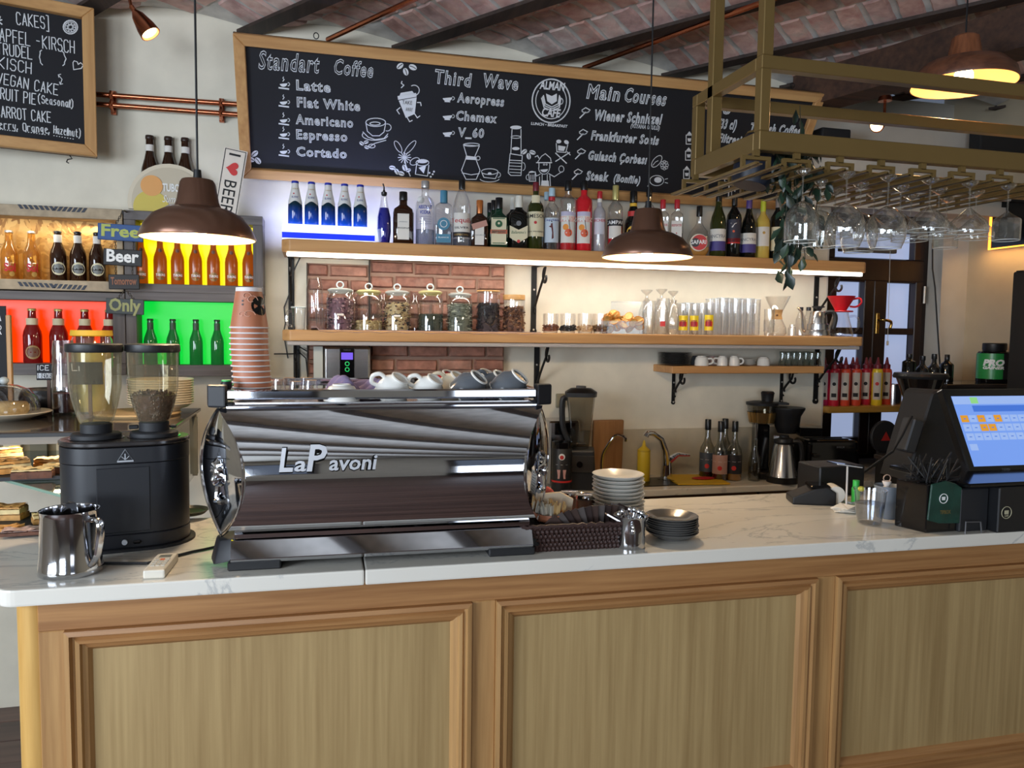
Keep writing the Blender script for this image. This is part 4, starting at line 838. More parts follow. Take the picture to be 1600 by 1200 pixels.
# ---------------------------------------------------------------- backlit beer display at the left
GW=wood('grey_oak_frame',(112,106,104),(78,72,72),'x',.6,8); GWZ=wood('grey_oak_frame_z',(112,106,104),(78,72,72),'z',.6,8)
OSBM=mat('osb',(206,158,92),.7)
def osb():
    m,nt,p=base('osb_board'); tc=N(nt,'ShaderNodeTexCoord'); v=N(nt,'ShaderNodeTexVoronoi'); v.inputs['Scale'].default_value=34; v.inputs['Randomness'].default_value=1
    no=N(nt,'ShaderNodeTexNoise'); no.inputs['Scale'].default_value=5; no.inputs['Distortion'].default_value=3; mp=N(nt,'ShaderNodeVectorMath',operation='ADD'); nt.links.new(tc.outputs['Object'],no.inputs['Vector']); nt.links.new(tc.outputs['Object'],mp.inputs[0]); sc_=N(nt,'ShaderNodeVectorMath',operation='SCALE'); sc_.inputs['Scale'].default_value=.16; nt.links.new(no.outputs['Color'],sc_.inputs[0]); nt.links.new(sc_.outputs[0],mp.inputs[1]); nt.links.new(mp.outputs[0],v.inputs['Vector'])
    r=N(nt,'ShaderNodeValToRGB'); e=r.color_ramp.elements; e[0].color=C(150,104,52); e[1].color=C(224,182,112); x=e.new(.5); x.color=C(204,156,88); sp=N(nt,'ShaderNodeSeparateXYZ'); nt.links.new(v.outputs['Color'],sp.inputs[0]); nt.links.new(sp.outputs[0],r.inputs[0]); nt.links.new(r.outputs[0],p.inputs['Base Color']); p.inputs['Roughness'].default_value=.7
    return m
OSBM=osb(); DY=3.46
OSBF=mat('osb_frame_pale',(176,158,132),.75,ns=22,na=.25)
def dispbox(label,x0,x1,y0,y1,bnd,back,mx,mz,ym=None,glow=0,lcol=None):
    """open-fronted wall box; pixel bounds of its outer front face"""
    xm=(x0+x1)/2; a=W(x0,ym or (y0+y1)/2,DY); c=W(x1,ym or (y0+y1)/2,DY); zt=W(xm,y0,DY).z; zb=W(xm,y1,DY).z
    t=T('beer_display_box',label,'display',((a.x+c.x)/2,DY,zb)); w=c.x-a.x; H=zt-zb; L,R_,Tp,Bt=[q_*.0029 for q_ in bnd]
    O('frame_rail',B().b2(-w/2,w/2,0,.135,H-Tp,H),mx,t,sm=0,bev=.002); O('frame_rail',B().b2(-w/2,w/2,0,.135,0,Bt),mx,t,sm=0,bev=.002)
    if L: O('frame_stile',B().b2(-w/2,-w/2+L,0,.135,Bt,H-Tp),mz,t,sm=0,bev=.002)
    if R_: O('frame_stile',B().b2(w/2-R_,w/2,0,.135,Bt,H-Tp),mz,t,sm=0,bev=.002)
    O('back_panel',B().b2(-w/2+L,w/2-R_,.105,.115,Bt,H-Tp),back,t,sm=0,label='glowing panel' if glow else None)
    return t,zb+Bt
EY=mat('panel_yellow',(255,238,0),.4,emi=1.0); EO=mat('panel_orange',(255,62,0),.4,emi=1.0); EG=mat('panel_green',(0,214,60),.4,emi=.95)
EYL=mat('panel_amber',(255,120,0),.4,emi=.8)
t1,zb1=dispbox('wall box of pale strand board holding clear and brown beers at the left',-70,192,321,453,(8,8,15,14),OSBM,OSBF,OSBF)
light('osb_lamp','AREA',(W(60,345,3.5).x,3.48,W(60,345,3.5).z-.01),.6,(1,.85,.6),.5,.03,(W(60,400,3.56).x,3.55,W(60,440,3.56).z))
t2,zb2=dispbox('grey oak wall box glowing yellow behind orange beers',194,411,333,458,(15,14,13,12),EY,GW,GWZ,glow=1)
t3,zb3=dispbox('grey oak wall box glowing orange-red behind red beers',-70,196,455,586,(8,16,12,16),EO,GW,GWZ,glow=1)
t4,zb4=dispbox('grey oak wall box glowing green behind green beers',197,411,458,588,(14,14,12,16),EG,GW,GWZ,glow=1)
# slanted dark dashes printed on the strand-board rails
b=B()
for yy in (324,445):
    for g in (0,1):
        for i in range(7):
            x=(27+i*8.2) if g==0 else (86+i*7.6); y=yy+ (x-60)*.055; s=-1 if g==0 else 1
            P=[W(x+5*-s*-1 if 0 else x,y-3,DY-.002),W(x+5,y-3,DY-.002),W(x+5-s*5,y+4,DY-.002),W(x-s*5,y+4,DY-.002)]
            b.add([p-Vector(t1.location) for p in P],[(0,1,2,3)])
O('dash_print',b,mat('print_slate',(44,50,64),.6),t1,sm=0)
BD_=3.515
def frow(name,lab,grp,xs,w,yt,kind,gm,cm,zb,labs,extra=None,liq=None):
    t=None
    for i,x in enumerate(xs):
        l=lab(i)
        if t is None: t=bottle(name,l,'bottle',x,w,yt,kind,gm,cm,Y=BD_,z=zb,group=grp,labs=labs,extra=extra,liq=liq)
        else: p=at(x,BD_,zb); dup(t,p,face(p),l)
    return t
od=['leftmost','second','third','fourth','fifth','sixth','rightmost']
PB=glass('pale_beer',(240,205,130),body=.12,bcol=(214,170,80))
frow('beer_bottle',lambda i:['far left clear pale beer with red lettering at the photo edge','second clear pale beer with red lettering beside the brown beers'][i],'clear pale beers in the strand-board box',(16,51),25,360,'beer',PB,CAPS,zb1,[],extra=lambda t,R,H:(txt('Sol',INKR,t,(0,-R*1.02,.17*H),h=.16*H,w=1.3*R,R=R*1.02,bold=.04),disc('gold_sun',t,(.2*R,.11*H),.3*R,INKGOLD,0,R=R*1.01)))
def wx_(t,R,H): disc('oval_label',t,(0,.24*H),.85*R,mat('label_pearl',(214,206,170),.45),0,R=R*1.02,n=24); disc('oval_inner',t,(0,.24*H),.62*R,mat('label_grey',(120,124,122),.5),0,R=R*1.03,n=20); txt('Weihenstephan',INK,t,(0,-R*1.04,.22*H),h=.03*H,w=1.5*R,R=R*1.04,bold=.02)
frow('beer_bottle',lambda i:f'{["left","middle","right"][i]} of three brown wheat beers with round pearly labels','brown wheat beers in the strand-board box',(92,123,153),24,361,'beer',GBR,CAPB,zb1,[(.72,.92,1.4,LW_)],extra=wx_)
ORB=mat('orange_beer',(232,110,24),.2,emi=.25);  # own emission imitates the yellow panel's light passing through an opaque bottle
def tx_(t,R,H): disc('round_label',t,(0,.18*H),.7*R,mat('label_bronze',(130,100,60),.4,.4),0,R=R*1.02,n=18); txt('TUBORG',INKW,t,(0,-R*1.04,.17*H),h=.05*H,w=1.4*R,R=R*1.04,bold=.03); disc('neck_seal',t,(0,.70*H),.3*R,mat('seal_brown',(104,60,40),.5),0,R=R*.72,n=10)
frow('beer_bottle',lambda i:f'{od[i]} of seven orange-gold beers before the yellow glowing panel','orange-gold beers before the yellow panel',(221,251,278,306,334,362,389),20,368,'beer',ORB,CAPG,zb2,[],extra=tx_)
def ax_(t,R,H): disc('round_label',t,(0,.20*H),.8*R,mat('label_tan',(170,142,92),.5),0,R=R*1.02,n=20); disc('label_core',t,(0,.20*H),.6*R,mat('label_dimred',(120,84,66),.5),0,R=R*1.03,n=18)
frow('beer_bottle',lambda i:f'{["leftmost","second","third","fourth","rightmost"][i]} of five dark red beers before the orange-red glowing panel','dark red beers before the orange-red panel',(4,52,93,134,172),27,481,'beer',mat('red_beer_glass',(96,18,20),.08,coat=.4,emi=.15,ecol=(160,20,16)),CAPG,zb3,[(.70,.82,1.3,LCREAM)],extra=ax_)  # weak red emission in the glass stands in for the panel shining through
frow('beer_bottle',lambda i:f'{["leftmost","second","third","fourth","rightmost"][i]} of five green beers before the green glowing panel','green beers before the green panel',(236,271,307,340,373),20,498,'beer',mat('green_beer_glass',(22,92,40),.08,coat=.4,emi=.2,ecol=(20,130,50)),mat('cap_dkgreen',(20,50,30),.4),zb4,[(.70,.92,1.2,mat('label_green',(46,74,52),.5))])  # green emission put into the opaque glass as if backlit by the panel
# things on top of the display
zt=W(300,333,DY).z
def tubx(): pass
p=at(266,3.53,zt); m=mpp(p); t=T('round_sign','round cream beer sign with orange and yellow spots behind the left lamp','sign',(p.x,p.y,zt)); R=61*m; cz=(W(266,318,3.53).z-zt)
def discp(name,cx_,cz_,r,y,mm,a0=0,a1=360,th=.004):
    n=36; pts=[(cx_+r*math.cos(math.radians(a0+(a1-a0)*i/n)),y,cz_+r*math.sin(math.radians(a0+(a1-a0)*i/n))) for i in range(n+1 if a1-a0<360 else n)]
    pts=[q_ for q_ in pts if q_[2]>=0] 
    return O(name,B().extr(pts,(0,-th,0)),mm,t,sm=0)
discp('rim',0,cz,R,.02,mat('sign_cream',(214,202,178),.5),0,360,.02); discp('sign_face',0,cz,R*.9,-.001,mat('sign_beige',(196,184,160),.5),0,360,.003)
discp('orange_spot',-R*.42,cz+R*.42,R*.26,-.005,mat('spot_orange',(224,160,86),.5),th=.002); discp('yellow_arc',-R*.44,cz-R*.12,R*.42,-.005,mat('spot_yellow',(206,186,76),.5),th=.0015); discp('grey_spot',R*.1,cz-R*.35,R*.34,-.0055,mat('spot_grey',(150,140,130),.5),th=.002)
txt('TUBORG',INKW,t,(R*.14,-.007,cz+R*.30),h=.032,w=R*.62,bold=.03); txt('Summer',INKW,t,(R*.14,-.008,cz+R*.02),h=.03,w=R*.62,shear=.4); txt('Time',INKW,t,(R*.2,-.008,cz-R*.22),h=.03,w=R*.4,shear=.4)
for i,x in enumerate((236,265,291)):
    l=f'{["left","middle","right"][i]} of three brown bottles standing behind the round beer sign'
    if i==0: b3=bottle('beer_bottle',l,'bottle',x,27,212,'beer',GBR,mat('cap_brown',(50,34,28),.4),Y=3.575,z=zt,group='brown bottles behind the round sign',labs=[(.80,.88,1.4,LW_)])
    else: p=at(x,3.575,zt); dup(b3,p,face(p),l)
# I love beer plate
a=Vector(W(352,336,3.44)); b_=Vector(W(369,233,3.44)); up=(b_-a); H=up.length; uz=up.normalized(); ux=uz.cross(Vector((0,1,0))); ux=Vector((uz.z,0,-uz.x)); w=33*.0028
t=T('tin_plate_sign','narrow white tin plate reading I heart BEER, leaning against the menu board','sign',a)
O('plate',B().extr([ux*-w/2,ux*w/2,ux*w/2+uz*H,ux*-w/2+uz*H],(0,.004,0)),mat('plate_white',(226,216,204),.5,ns=20,na=.06),t,sm=0,bev=.001)
bd=B()
for p0,p1 in ((-1,-1),): pass
e=.004; Wd=w-.012; Hd=H-.012
pts=[ux*-Wd/2+uz*.006,ux*Wd/2+uz*.006,ux*Wd/2+uz*(H-.006),ux*-Wd/2+uz*(H-.006)]; nn=Vector((0,-1,0)); ribbon(bd,[q_+nn*.001 for q_ in pts+[pts[0]]],.003,nn); O('painted_border',bd,INK,t,sm=0)
txt('I',INK,t,uz*(H*.91)+ux*-.022+nn*.0015,-uz,ux,.045,al='C',bold=.02); txt('BEER',INK,t,uz*(H*.02)+ux*-.024+nn*.0015,-uz,ux,.050,w=H*.50,al='R',bold=.0)
hp=[]; 
for i in range(24):
    s=2*PI*i/24; X=16*math.sin(s)**3; Y=13*math.cos(s)-5*math.cos(2*s)-2*math.cos(3*s)-math.cos(4*s); hp.append(uz*(H*.70-X*.0017)+ux*(Y*.0017)+nn*.001)
O('heart',B().extr(hp,nn*.001),mat('heart_red',(206,44,44),.5),t,sm=0)
# hanging wooden signs on chains
hz=T('hanging_sign','four small painted boards hung on chains: Free, Beer, Tomorrow, Only','sign',W(195,350,3.40))
o0=Vector(hz.location)
def hsign(x0,x1,y0,y1,mm,s,tm,hfrac,tilt=0):
    a=W(x0,(y0+y1)/2,3.40)-o0; c=W(x1,(y0+y1)/2,3.40)-o0; mc=(a+c)/2; h_=(y1-y0)*.0028; w_=c.x-a.x
    O('board',B().box((mc.x,.0,mc.z),(w_,.012,h_),ry=tilt),mm,hz,sm=0,bev=.002); txt(s,tm,hz,(mc.x,-.0075,mc.z-h_*hfrac*.36),(math.cos(tilt),0,-math.sin(tilt)),(math.sin(tilt),0,math.cos(tilt)),h=h_*hfrac,w=w_*.84,bold=.03)
hsign(153,224,352,375,mat('sign_blue',(48,84,140),.6,ns=30,na=.1),'Free',mat('paint_lime',(176,186,92),.6),.72,.03); hsign(162,222,391,414,mat('sign_black',(34,34,36),.6),'Beer',INKW,.75,.03); hsign(170,218,430,451,MC['sign_black'],'Tomorrow',mat('paint_rust',(140,88,60),.6),.5,-.02); hsign(166,225,468,490,mat('sign_slate',(62,70,72),.6),'Only',mat('paint_olive',(156,158,104),.6),.8,.03)
hk=W(192,331,3.40)-o0; O('hook',B().tube([(hk.x,0,hk.z-.008),(hk.x,-.004,hk.z+.004),(hk.x,.03,hk.z+.008),(hk.x,.062,hk.z+.008)],.003,6),IRON,hz)
for (xa,ya),(xb,yb) in (((192,331),(180,352)),((180,375),(181,391)),((209,375),(209,391)),((181,414),(181,430)),((207,414),(207,430)),((196,452),(182,469)),((196,452),(210,469))):
    a=W(xa,ya,3.40)-o0; c=W(xb,yb,3.40)-o0; n=max(3,int((c-a).length/.010)); ch=B()
    for i in range(n): 
        p=a.lerp(c,(i+.5)/n); r=.006; k=i%2; ch.tube([(p.x+r*.55*math.cos(q_)*(1-k),p.y+r*.55*math.cos(q_)*k,p.z+r*math.sin(q_)) for q_ in [j*PI/4 for j in range(8)]],.0013,4,closed=True)
    O('chain',ch,mat('chain_steel',(92,88,84),.4,.7),hz)
# ---------------------------------------------------------------- things on the lower shelf
def vessel(name,label,cat,cx,Y,z,w,yt,prof,mm=None,group=None,n=22,parts=None,pname='glass_body'):
    p=at(cx,Y,z); m=mpp(p); H=W(cx,yt,Y).z-z; R=w*m/2; t=T(name,label,cat,p,face(p),group)
    O(pname,B().lathe([(r*R,h*H) for r,h in prof],n),mm or GLASS,t,sm=40)
    if parts: parts(t,R,H)
    return t
def bits(name,t,R,h0,h1,cols,shape,n,seed,size,rr_=.93):
    """loose contents: a core fill plus many small pieces against the glass"""
    rr=random.Random(seed); O(name+'_fill',B().lathe([(0,h0),(R*rr_*.93,h0),(R*rr_*.93,h1*.97),(R*rr_*.5,h1),(0,h1*1.01)],16),cols[0],t,sm=50,label=None)['kind']='stuff'
    for ci,cm in enumerate(cols):
        b=B()
        for i in range(n//len(cols)):
            a=rr.uniform(0,2*PI); z=rr.uniform(h0+size*.4,h1); r=R*rr_*(1.0 if rr.random()<.8 else rr.uniform(.2,.95)); 
            if r<R*rr_*.99: z=h1+rr.uniform(-.3,.5)*size
            c=Vector((r*math.cos(a)*.97,r*math.sin(a)*.97,z)); M=Matrix.Rotation(rr.uniform(0,6),3,'Z')@Matrix.Rotation(rr.uniform(0,6),3,'X'); s=1.6*size*rr.uniform(.6,1.15)
            k=B().add([M@Vector(v) for v in ((s,0,0),(-s,0,0),(0,s*shape[0],0),(0,-s*shape[0],0),(0,0,s*shape[1]),(0,0,-s*shape[1]))],[(0,2,4),(2,1,4),(1,3,4),(3,0,4),(2,0,5),(1,2,5),(3,1,5),(0,3,5)])
            b.add([c+Vector(v) for v in k.v],k.f)
        O(name,b,cm,t,sm=60)['kind']='stuff'
JP=[(0,0),(.92,0),(1,.02),(1,.66),(.93,.72),(.84,.75),(.84,.79)]
def jar(cx,w,yt,label,cols,fill,shape,n,size,seed,lidm=None,tagx=None):
    def parts(t,R,H):
        bits('dried_herbs',t,R,.015*H,fill*H,cols,shape,n,seed,size)
        O('lid',B().lathe([(.76*R,.76*H),(.80*R,.79*H),(.90*R,.80*H),(.92*R,.83*H),(.70*R,.86*H),(.2*R,.87*H),(0,.87*H)],22),lidm or glass('frosted_lid',(226,232,230),body=.35,bcol=(220,226,222)),t,sm=50)
        O('lid_ring',B().tube([(.22*R*math.cos(a)*1.1,0,.935*H+.065*H*math.sin(a)) for a in [i*PI/8 for i in range(16)]],.0034,8,closed=True),mat('glass_knob',(176,186,188),.08),t)
        if tagx: O('paper_tag',patch(R*1.01,.25,.30*H,.34*H,4),PAPER,t)
    return vessel('glass_jar',label,'jar',cx,3.42,Z2,w,yt,JP,parts=parts)
def cm(n,*c): return mat(n,c,.8)
jar(531.5,42,440,'lidded glass jar full of purple-pink dried petals',[cm('petal1',122,86,98),cm('petal2',186,148,148),cm('petal3',66,40,54)],.64,(.7,.35),420,.006,1,tagx=1)
jar(576,42,443,'lidded glass jar with a little cream coloured herb and a scoop',[cm('cham1',186,164,112),cm('cham2',206,188,140),cm('cham3',150,124,80)],.20,(.7,.5),220,.005,2,lidm=glass('cream_lid',(226,222,170),body=.5,bcol=(216,208,150)))
jar(620.5,41,444,'lidded glass jar of mixed yellow and black dried flowers',[cm('mix1',196,176,130),cm('mix2',46,40,42),cm('mix3',140,108,76)],.58,(.5,.4),380,.0075,3,tagx=1)
jar(672,41,444,'lidded glass jar half full of dark green tea',[cm('tea1',54,62,50),cm('tea2',74,84,64),cm('tea3',40,46,40)],.36,(.4,.3),360,.004,4,lidm=MC['cream_lid'])
jar(718,40,448,'lidded glass jar of pale grey-green curled leaves',[cm('sage1',106,112,96),cm('sage2',178,184,164),cm('sage3',56,62,54)],.60,(.28,.2),420,.008,5)
def cyljar(cx,w,yt,label,cols,fill,n,size,seed,lidh,lm,shape=(.7,.6)):
    def parts(t,R,H):
        bits('dried_fruit',t,R,.015*H,fill*H,cols,shape,n,seed,size)
        O('wooden_lid',B().lathe([(0,(1-lidh)*H),(1.02*R,(1-lidh)*H),(1.02*R,H),(0,H)],22),lm,t)
    return vessel('storage_jar',label,'jar',cx,3.42,Z2,w,yt,[(0,0),(.95,0),(1,.02),(1,1-lidh)],parts=parts)
WLID=wood('wood_lid',(206,160,100),(176,126,72),'x',.5,14)
cyljar(762.5,36,454,'straight glass canister of black dried berries with a thin wooden lid',[cm('berry1',34,30,36),cm('berry2',52,46,54)],.66,300,.0065,6,.03,WLID)
cyljar(802.5,34,461,'short glass jar of brown spices with a thick wooden lid',[cm('spice1',104,66,44),cm('spice2',140,100,70),cm('spice3',70,44,34)],.66,300,.007,7,.13,WLID)
# napkin runner under the jars
a=at(486,3.31,Z2); c=at(846,3.31,Z2)
tag(O('shelf_runner',B().grid(lambda u,v:(a.x+(c.x-a.x)*u,3.295+.22*v,Z2+.003+(.0025*math.sin(u*60) if v<.1 else 0)-(.010 if v<.01 else 0)+(.014 if u<.03 and v<.5 else 0)),90,8),mat('runner_mauve',(128,104,104),.9,ns=200,na=.4),sm=60),'mauve woven runner hanging over the edge of the lower shelf under the jars','cloth')
# glassware left end
def mugp(t,R,H): O('handle',B().tube([(-R*.95,0,.82*H),(-R*1.45,0,.78*H),(-R*1.7,0,.5*H),(-R*1.5,0,.22*H),(-R*.95,0,.16*H)],.006,8),GLASS,t); O('thick_rim',B().tube([(R*1.0*math.cos(a_),R*1.0*math.sin(a_),.99*H) for a_ in [i*PI/10 for i in range(20)]],.0035,6,closed=True),mat('glass_rim',(198,204,200),.1),t)
vessel('glass_mug','clear glass mug at the left end of the lower shelf','mug',467,3.40,Z2,22,480,[(0,.06),(.75,.04),(.8,0),(.84,.05),(1,1)],parts=mugp)
vessel('glass_pitcher','tall clear glass pitcher standing left of the herb jars','pitcher',492,3.46,Z2,27,434,[(0,.03),(.9,0),(1,.04),(.95,.8),(.75,.95),(.7,1)])
vessel('drinking_glass','clear tumbler in front of the tall pitcher at the left shelf end','glass',501,3.37,Z2,17,482,[(0,.05),(.7,0),(.75,.04),(1,1)])
for x,l in ((549,'first'),(598,'second'),(648,'third')): vessel('swing_bottle',f'{l} clear glass bottle hidden between the herb jars','bottle',x,3.53,Z2,20,452 if x<560 else 458,[(0,0),(1,.02),(1,.7),(.5,.85),(.42,1)])
# small tumblers with garnishes
garn=[(860,'cinnamon brown',[cm('cinn',120,70,44),cm('cinn2',84,50,36)],.30),(887,'black',[cm('licorice',28,26,28)],.26),(914,'cream',[cm('ginger',196,168,130),cm('ginger2',160,120,84)],.28),(938,'star anise brown',[cm('anise',92,62,44),cm('anise2',120,96,60)],.28)]
for i,(x,l,cc,fl_) in enumerate(garn):
    vessel('garnish_glass',f'low square tumbler holding {l} spice pieces','glass',x,3.40,Z2,24,490,[(0,.10),(.9,.08),(.93,0),(.96,.08),(1,1)],n=24,parts=lambda t,R,H:(bits('garnish',t,R,.1*H,fl_*H+.1*H,cc,(.5,.4),60,20+i,.008)))
# dried orange slices in an open clear box
p=at(972,3.40,Z2); m=mpp(p); t=T('clear_box','open clear box heaped with dried orange slices','container',p,face(p)); w=62*m; h=44*m
O('box_walls',B().b2(-w*.55,w*.5,-.055,-.053,0,h*.45).b2(-w*.3,w*.62,.06,.062,0,h*1.15).b2(w*.5,w*.502,-.05,.06,0,h*.8).b2(-w*.55,-w*.548,-.05,.06,0,h*.5).b2(-w*.3,w*.62,.058,.064,h*1.13,h*1.17),ACRYL,t,sm=0)
rr=random.Random(5); t2_=T('orange_slices','pile of dried orange slices in the clear box','fruit',(p.x,p.y,p.z+.001),face(p))
OSL=mat('orange_peel',(214,138,52),.6); OSI=mat('orange_flesh',(232,180,104),.6,ns=60,na=.25)
so=[]
for i in range(44):
    u=rr.uniform(0,1); x=-w*.5+w*.95*u; hz_=(.015+.075*rr.random())*(1.15-.8*abs(u-.4)); R=rr.uniform(.020,.026)
    M=Matrix.Translation((x,rr.uniform(-.04,.03),max(R*.8,hz_)))@Matrix.Rotation(rr.uniform(0,6),4,'Z')@Matrix.Rotation(rr.uniform(.5,1.5),4,'X')
    s=O('slice',B().lathe([(R*.86,.0015),(R,.0015),(R,-.0015),(R*.86,-.0015)],14,M=M),OSL,t2_); O('slice_flesh',B().lathe([(0,.001),(R*.86,.001),(R*.86,-.001),(0,-.001)],12,M=M),OSI,s)
    s.name='slice'
# footed beer glasses turned upside down, tall glasses, shot glasses
FOOTED=[(.80,0),(1,.25),(.95,.5),(.6,.72),(.22,.80),(.16,.88),(.7,.97),(.75,1),(0,1)]
fo=None
for i,(x,y,w_) in enumerate(((1009,453,25),(1032,452,24),(1050,455,22))):
    l=f'{["left","middle","right"][i]} of three tall footed beer glasses standing upside down'
    vessel('beer_glass',l,'glass',x,3.50,Z2,w_,y,FOOTED,group='upside-down footed beer glasses')
def emb(t,R,H): txt('ZERO',INKGREY,t,(0,-R*1.02,.16*H),h=.10*H,w=R*1.1,R=R*1.02)
vessel('tulip_glass','bulb-shaped tasting glass with grey lettering, upside down in front','glass',1050,3.37,Z2,23,469,[(.55,0),(.95,.22),(1,.38),(.8,.58),(.25,.74),(.15,.84),(.5,.96),(.55,1),(0,1)],parts=emb)
vessel('beer_glass','straight footed glass with a small red crest print','glass',1035,3.40,Z2,22,466,[(0,.05),(.8,0),(.85,.06),(1,.6),(.9,1)],parts=lambda t,R,H:O('red_crest',patch(R*1.02,.35,.22*H,.36*H,4),LRED,t))
vessel('beer_glass','plain straight beer glass left of the red crest glass','glass',1014,3.38,Z2,22,470,[(0,.05),(.8,0),(.85,.06),(1,.6),(.9,1)])
YLB=mat('band_yellow',(230,200,30),.45); 
def yl(t,R,H): O('yellow_band',patch(R*1.02,1.1,.14*H,.62*H,10),YLB,t); O('red_print',patch(R*1.035,.8,.27*H,.42*H,8),LRED,t); txt('KIK',mat('ink_darkred',(140,24,44),.5),t,(0,-R*1.05,.27*H),h=.20*H,w=1.4*R,R=R*1.05,bold=.05)
for i,x in enumerate((1067,1084,1107)): vessel('shot_glass',f'{["left","middle","right"][i]} of three slim glasses with yellow bands and red print','glass',x,3.38,Z2,14.5,475 if i<2 else 473,[(0,.05),(.85,0),(1,.03),(1,1)],group='slim glasses with yellow bands',parts=yl)
HB=[(0,.04),(.85,0),(.9,.03),(1,1)]; g0=None
RIBM=mat('glass_rim2',(214,218,216),.1)
def ribs(t,R,H): O('rim_ring',B().tube([(R*math.cos(a_),R*math.sin(a_),.99*H) for a_ in [i*PI/8 for i in range(16)]],.0016,5,closed=True),RIBM,t); O('cut_ribs',B().tube([(R*.9*math.cos(a_),R*.9*math.sin(a_),z_) for a_ in [i*PI/8 for i in range(17)] for z_ in ((.04*H,.9*H) if int(round(a_/(PI/8)))%2 else (.9*H,.04*H))],.0011,4),GLASS,t)
k=0
for row,(Y,xs) in enumerate(((3.36,(1128,1148,1168)),(3.43,(1074,1096,1119,1138,1158,1178)),(3.50,(1066,1088,1110,1130,1150,1171)))):
    for x in xs:
        lab='tall ribbed highball glass in the crowd right of the yellow-banded glasses'
        if g0 is None: g0=vessel('highball_glass',lab,'glass',x,Y,Z2,18,465,HB,group='tall highball glasses',parts=ribs)
        else: p=at(x,Y,Z2); dup(g0,p,face(p),sc=(1,1,.86) if x<1110 else None)
vessel('cut_tumbler','thick crystal-cut glass beside the pour-over carafe','glass',1201,3.38,Z2,17,483,[(0,.12),(.8,.1),(.82,0),(.9,.1),(1,1)],n=10,parts=lambda t,R,H:O('cut_pattern',B().lathe([(R*1.01,.15*H),(R*.96,.3*H),(R*1.02,.45*H),(R*.97,.6*H)],12),GLASS,t,sm=0))
# pour-over carafe with wooden collar
def chx(t,R,H):
    O('wood_collar',B().lathe([(.42*R,.42*H),(.36*R,.52*H),(.44*R,.66*H)],16),WLID,t); O('cord_tie',B().sph((0,-.40*R,.52*H),(.006,.006,.006),8,6),mat('leather',(120,80,50),.7),t)
vessel('pour_over_carafe','hourglass glass coffee carafe with a wooden collar','carafe',1213,3.43,Z2,40,463,[(0,.02),(.6,0),(.75,.06),(.72,.2),(.4,.42),(.34,.52),(.42,.62),(.95,.98),(1,1)],parts=chx)
vessel('small_jar','small empty glass jar right of the pour-over carafe','jar',1237,3.38,Z2,12,507,[(0,0),(1,.03),(1,.7),(.7,.8),(.7,1)])
for i,x in enumerate((1250,1262)): vessel('dressing_bottle',f'{["left","right"][i]} of two clear bottles with black caps behind the steel kettle','bottle',x,3.48,Z2,15,480,[(0,0),(1,.03),(1,.55),(.5,.8),(.45,.9)],parts=lambda t,R,H:O('cap',B().cyl((0,0,.88*H),.5*R,.12*H,12),CAPB,t))
# gooseneck kettle
p=at(1277,3.40,Z2); m=mpp(p); t=T('gooseneck_kettle','brushed steel gooseneck kettle on the right of the lower shelf','kettle',p,face(p)); R=19*m; H=W(1277,478,3.4).z-Z2
O('body',B().lathe([(0,0),(R*1.0,0),(R*1.02,.05*H),(R*.95,.2*H),(R*.86,.22*H),(R*.84,.4*H),(R*.74,.42*H),(R*.70,.6*H),(R*.62,.78*H),(R*.55,.82*H),(0,.84*H)],28),STEEL,t,sm=30)
O('lid_knob',B().lathe([(0,.84*H),(.12*R,.84*H),(.1*R,.9*H),(.5*R,.95*H),(.52*R,.99*H),(0,H)],18),BLK,t)
O('handle',B().tube([(R*.55,0,.78*H),(R*1.1,0,.8*H),(R*1.35,0,.6*H),(R*1.2,0,.25*H)],.010,8),BLK,t)
O('spout',B().tube([(-R*.7,0,.15*H),(-R*1.1,0,.2*H),(-R*1.2,0,.5*H),(-R*1.3,0,.8*H),(-R*1.6,0,.95*H)],.006,8),STEEL,t)
# red dripper on glass server
p=at(1312,3.40,Z2); m=mpp(p); H=W(1312,488,3.4).z-Z2; R=20*m; t=T('coffee_server','clear glass coffee server with handle under the red dripper','server',p,face(p))
O('glass_body',B().lathe([(0,.02),(.95*R,0),(R,.06*H),(.95*R,.2*H),(.6*R,.85*H),(.58*R,H)],24),GLASS,t,sm=40); O('handle',B().tube([(R*.62,0,.82*H),(R*1.1,0,.84*H),(R*1.35,0,.55*H),(R*1.15,0,.25*H),(R*.95,0,.22*H)],.005,8),GLASS,t)
RED=mat('red_dripper',(196,34,44),.3)
p2_=p+Vector((0,0,H)); t=T('coffee_dripper','red cone coffee dripper standing on the glass server','dripper',p2_+Vector((0,0,.001)),face(p)); H2=W(1312,463,3.4).z-p2_.z; 
O('cone',B().lathe([(.25*R,0),(.3*R,.06*H2),(.42*R,.12*H2),(.48*R,.2*H2),(1.02*R,.97*H2),(1.05*R,H2),(.98*R,H2),(.4*R,.2*H2)],28),RED,t,sm=40); O('base_plate',B().lathe([(0,0),(.9*R,0),(.92*R,.05*H2),(.88*R,.09*H2),(0,.09*H2)],24),RED,t); O('handle',B().tube([(R*.8,0,.8*H2),(R*1.3,0,.86*H2),(R*1.45,0,.6*H2),(R*1.1,0,.34*H2),(R*.62,0,.36*H2)],.005,8),RED,t)
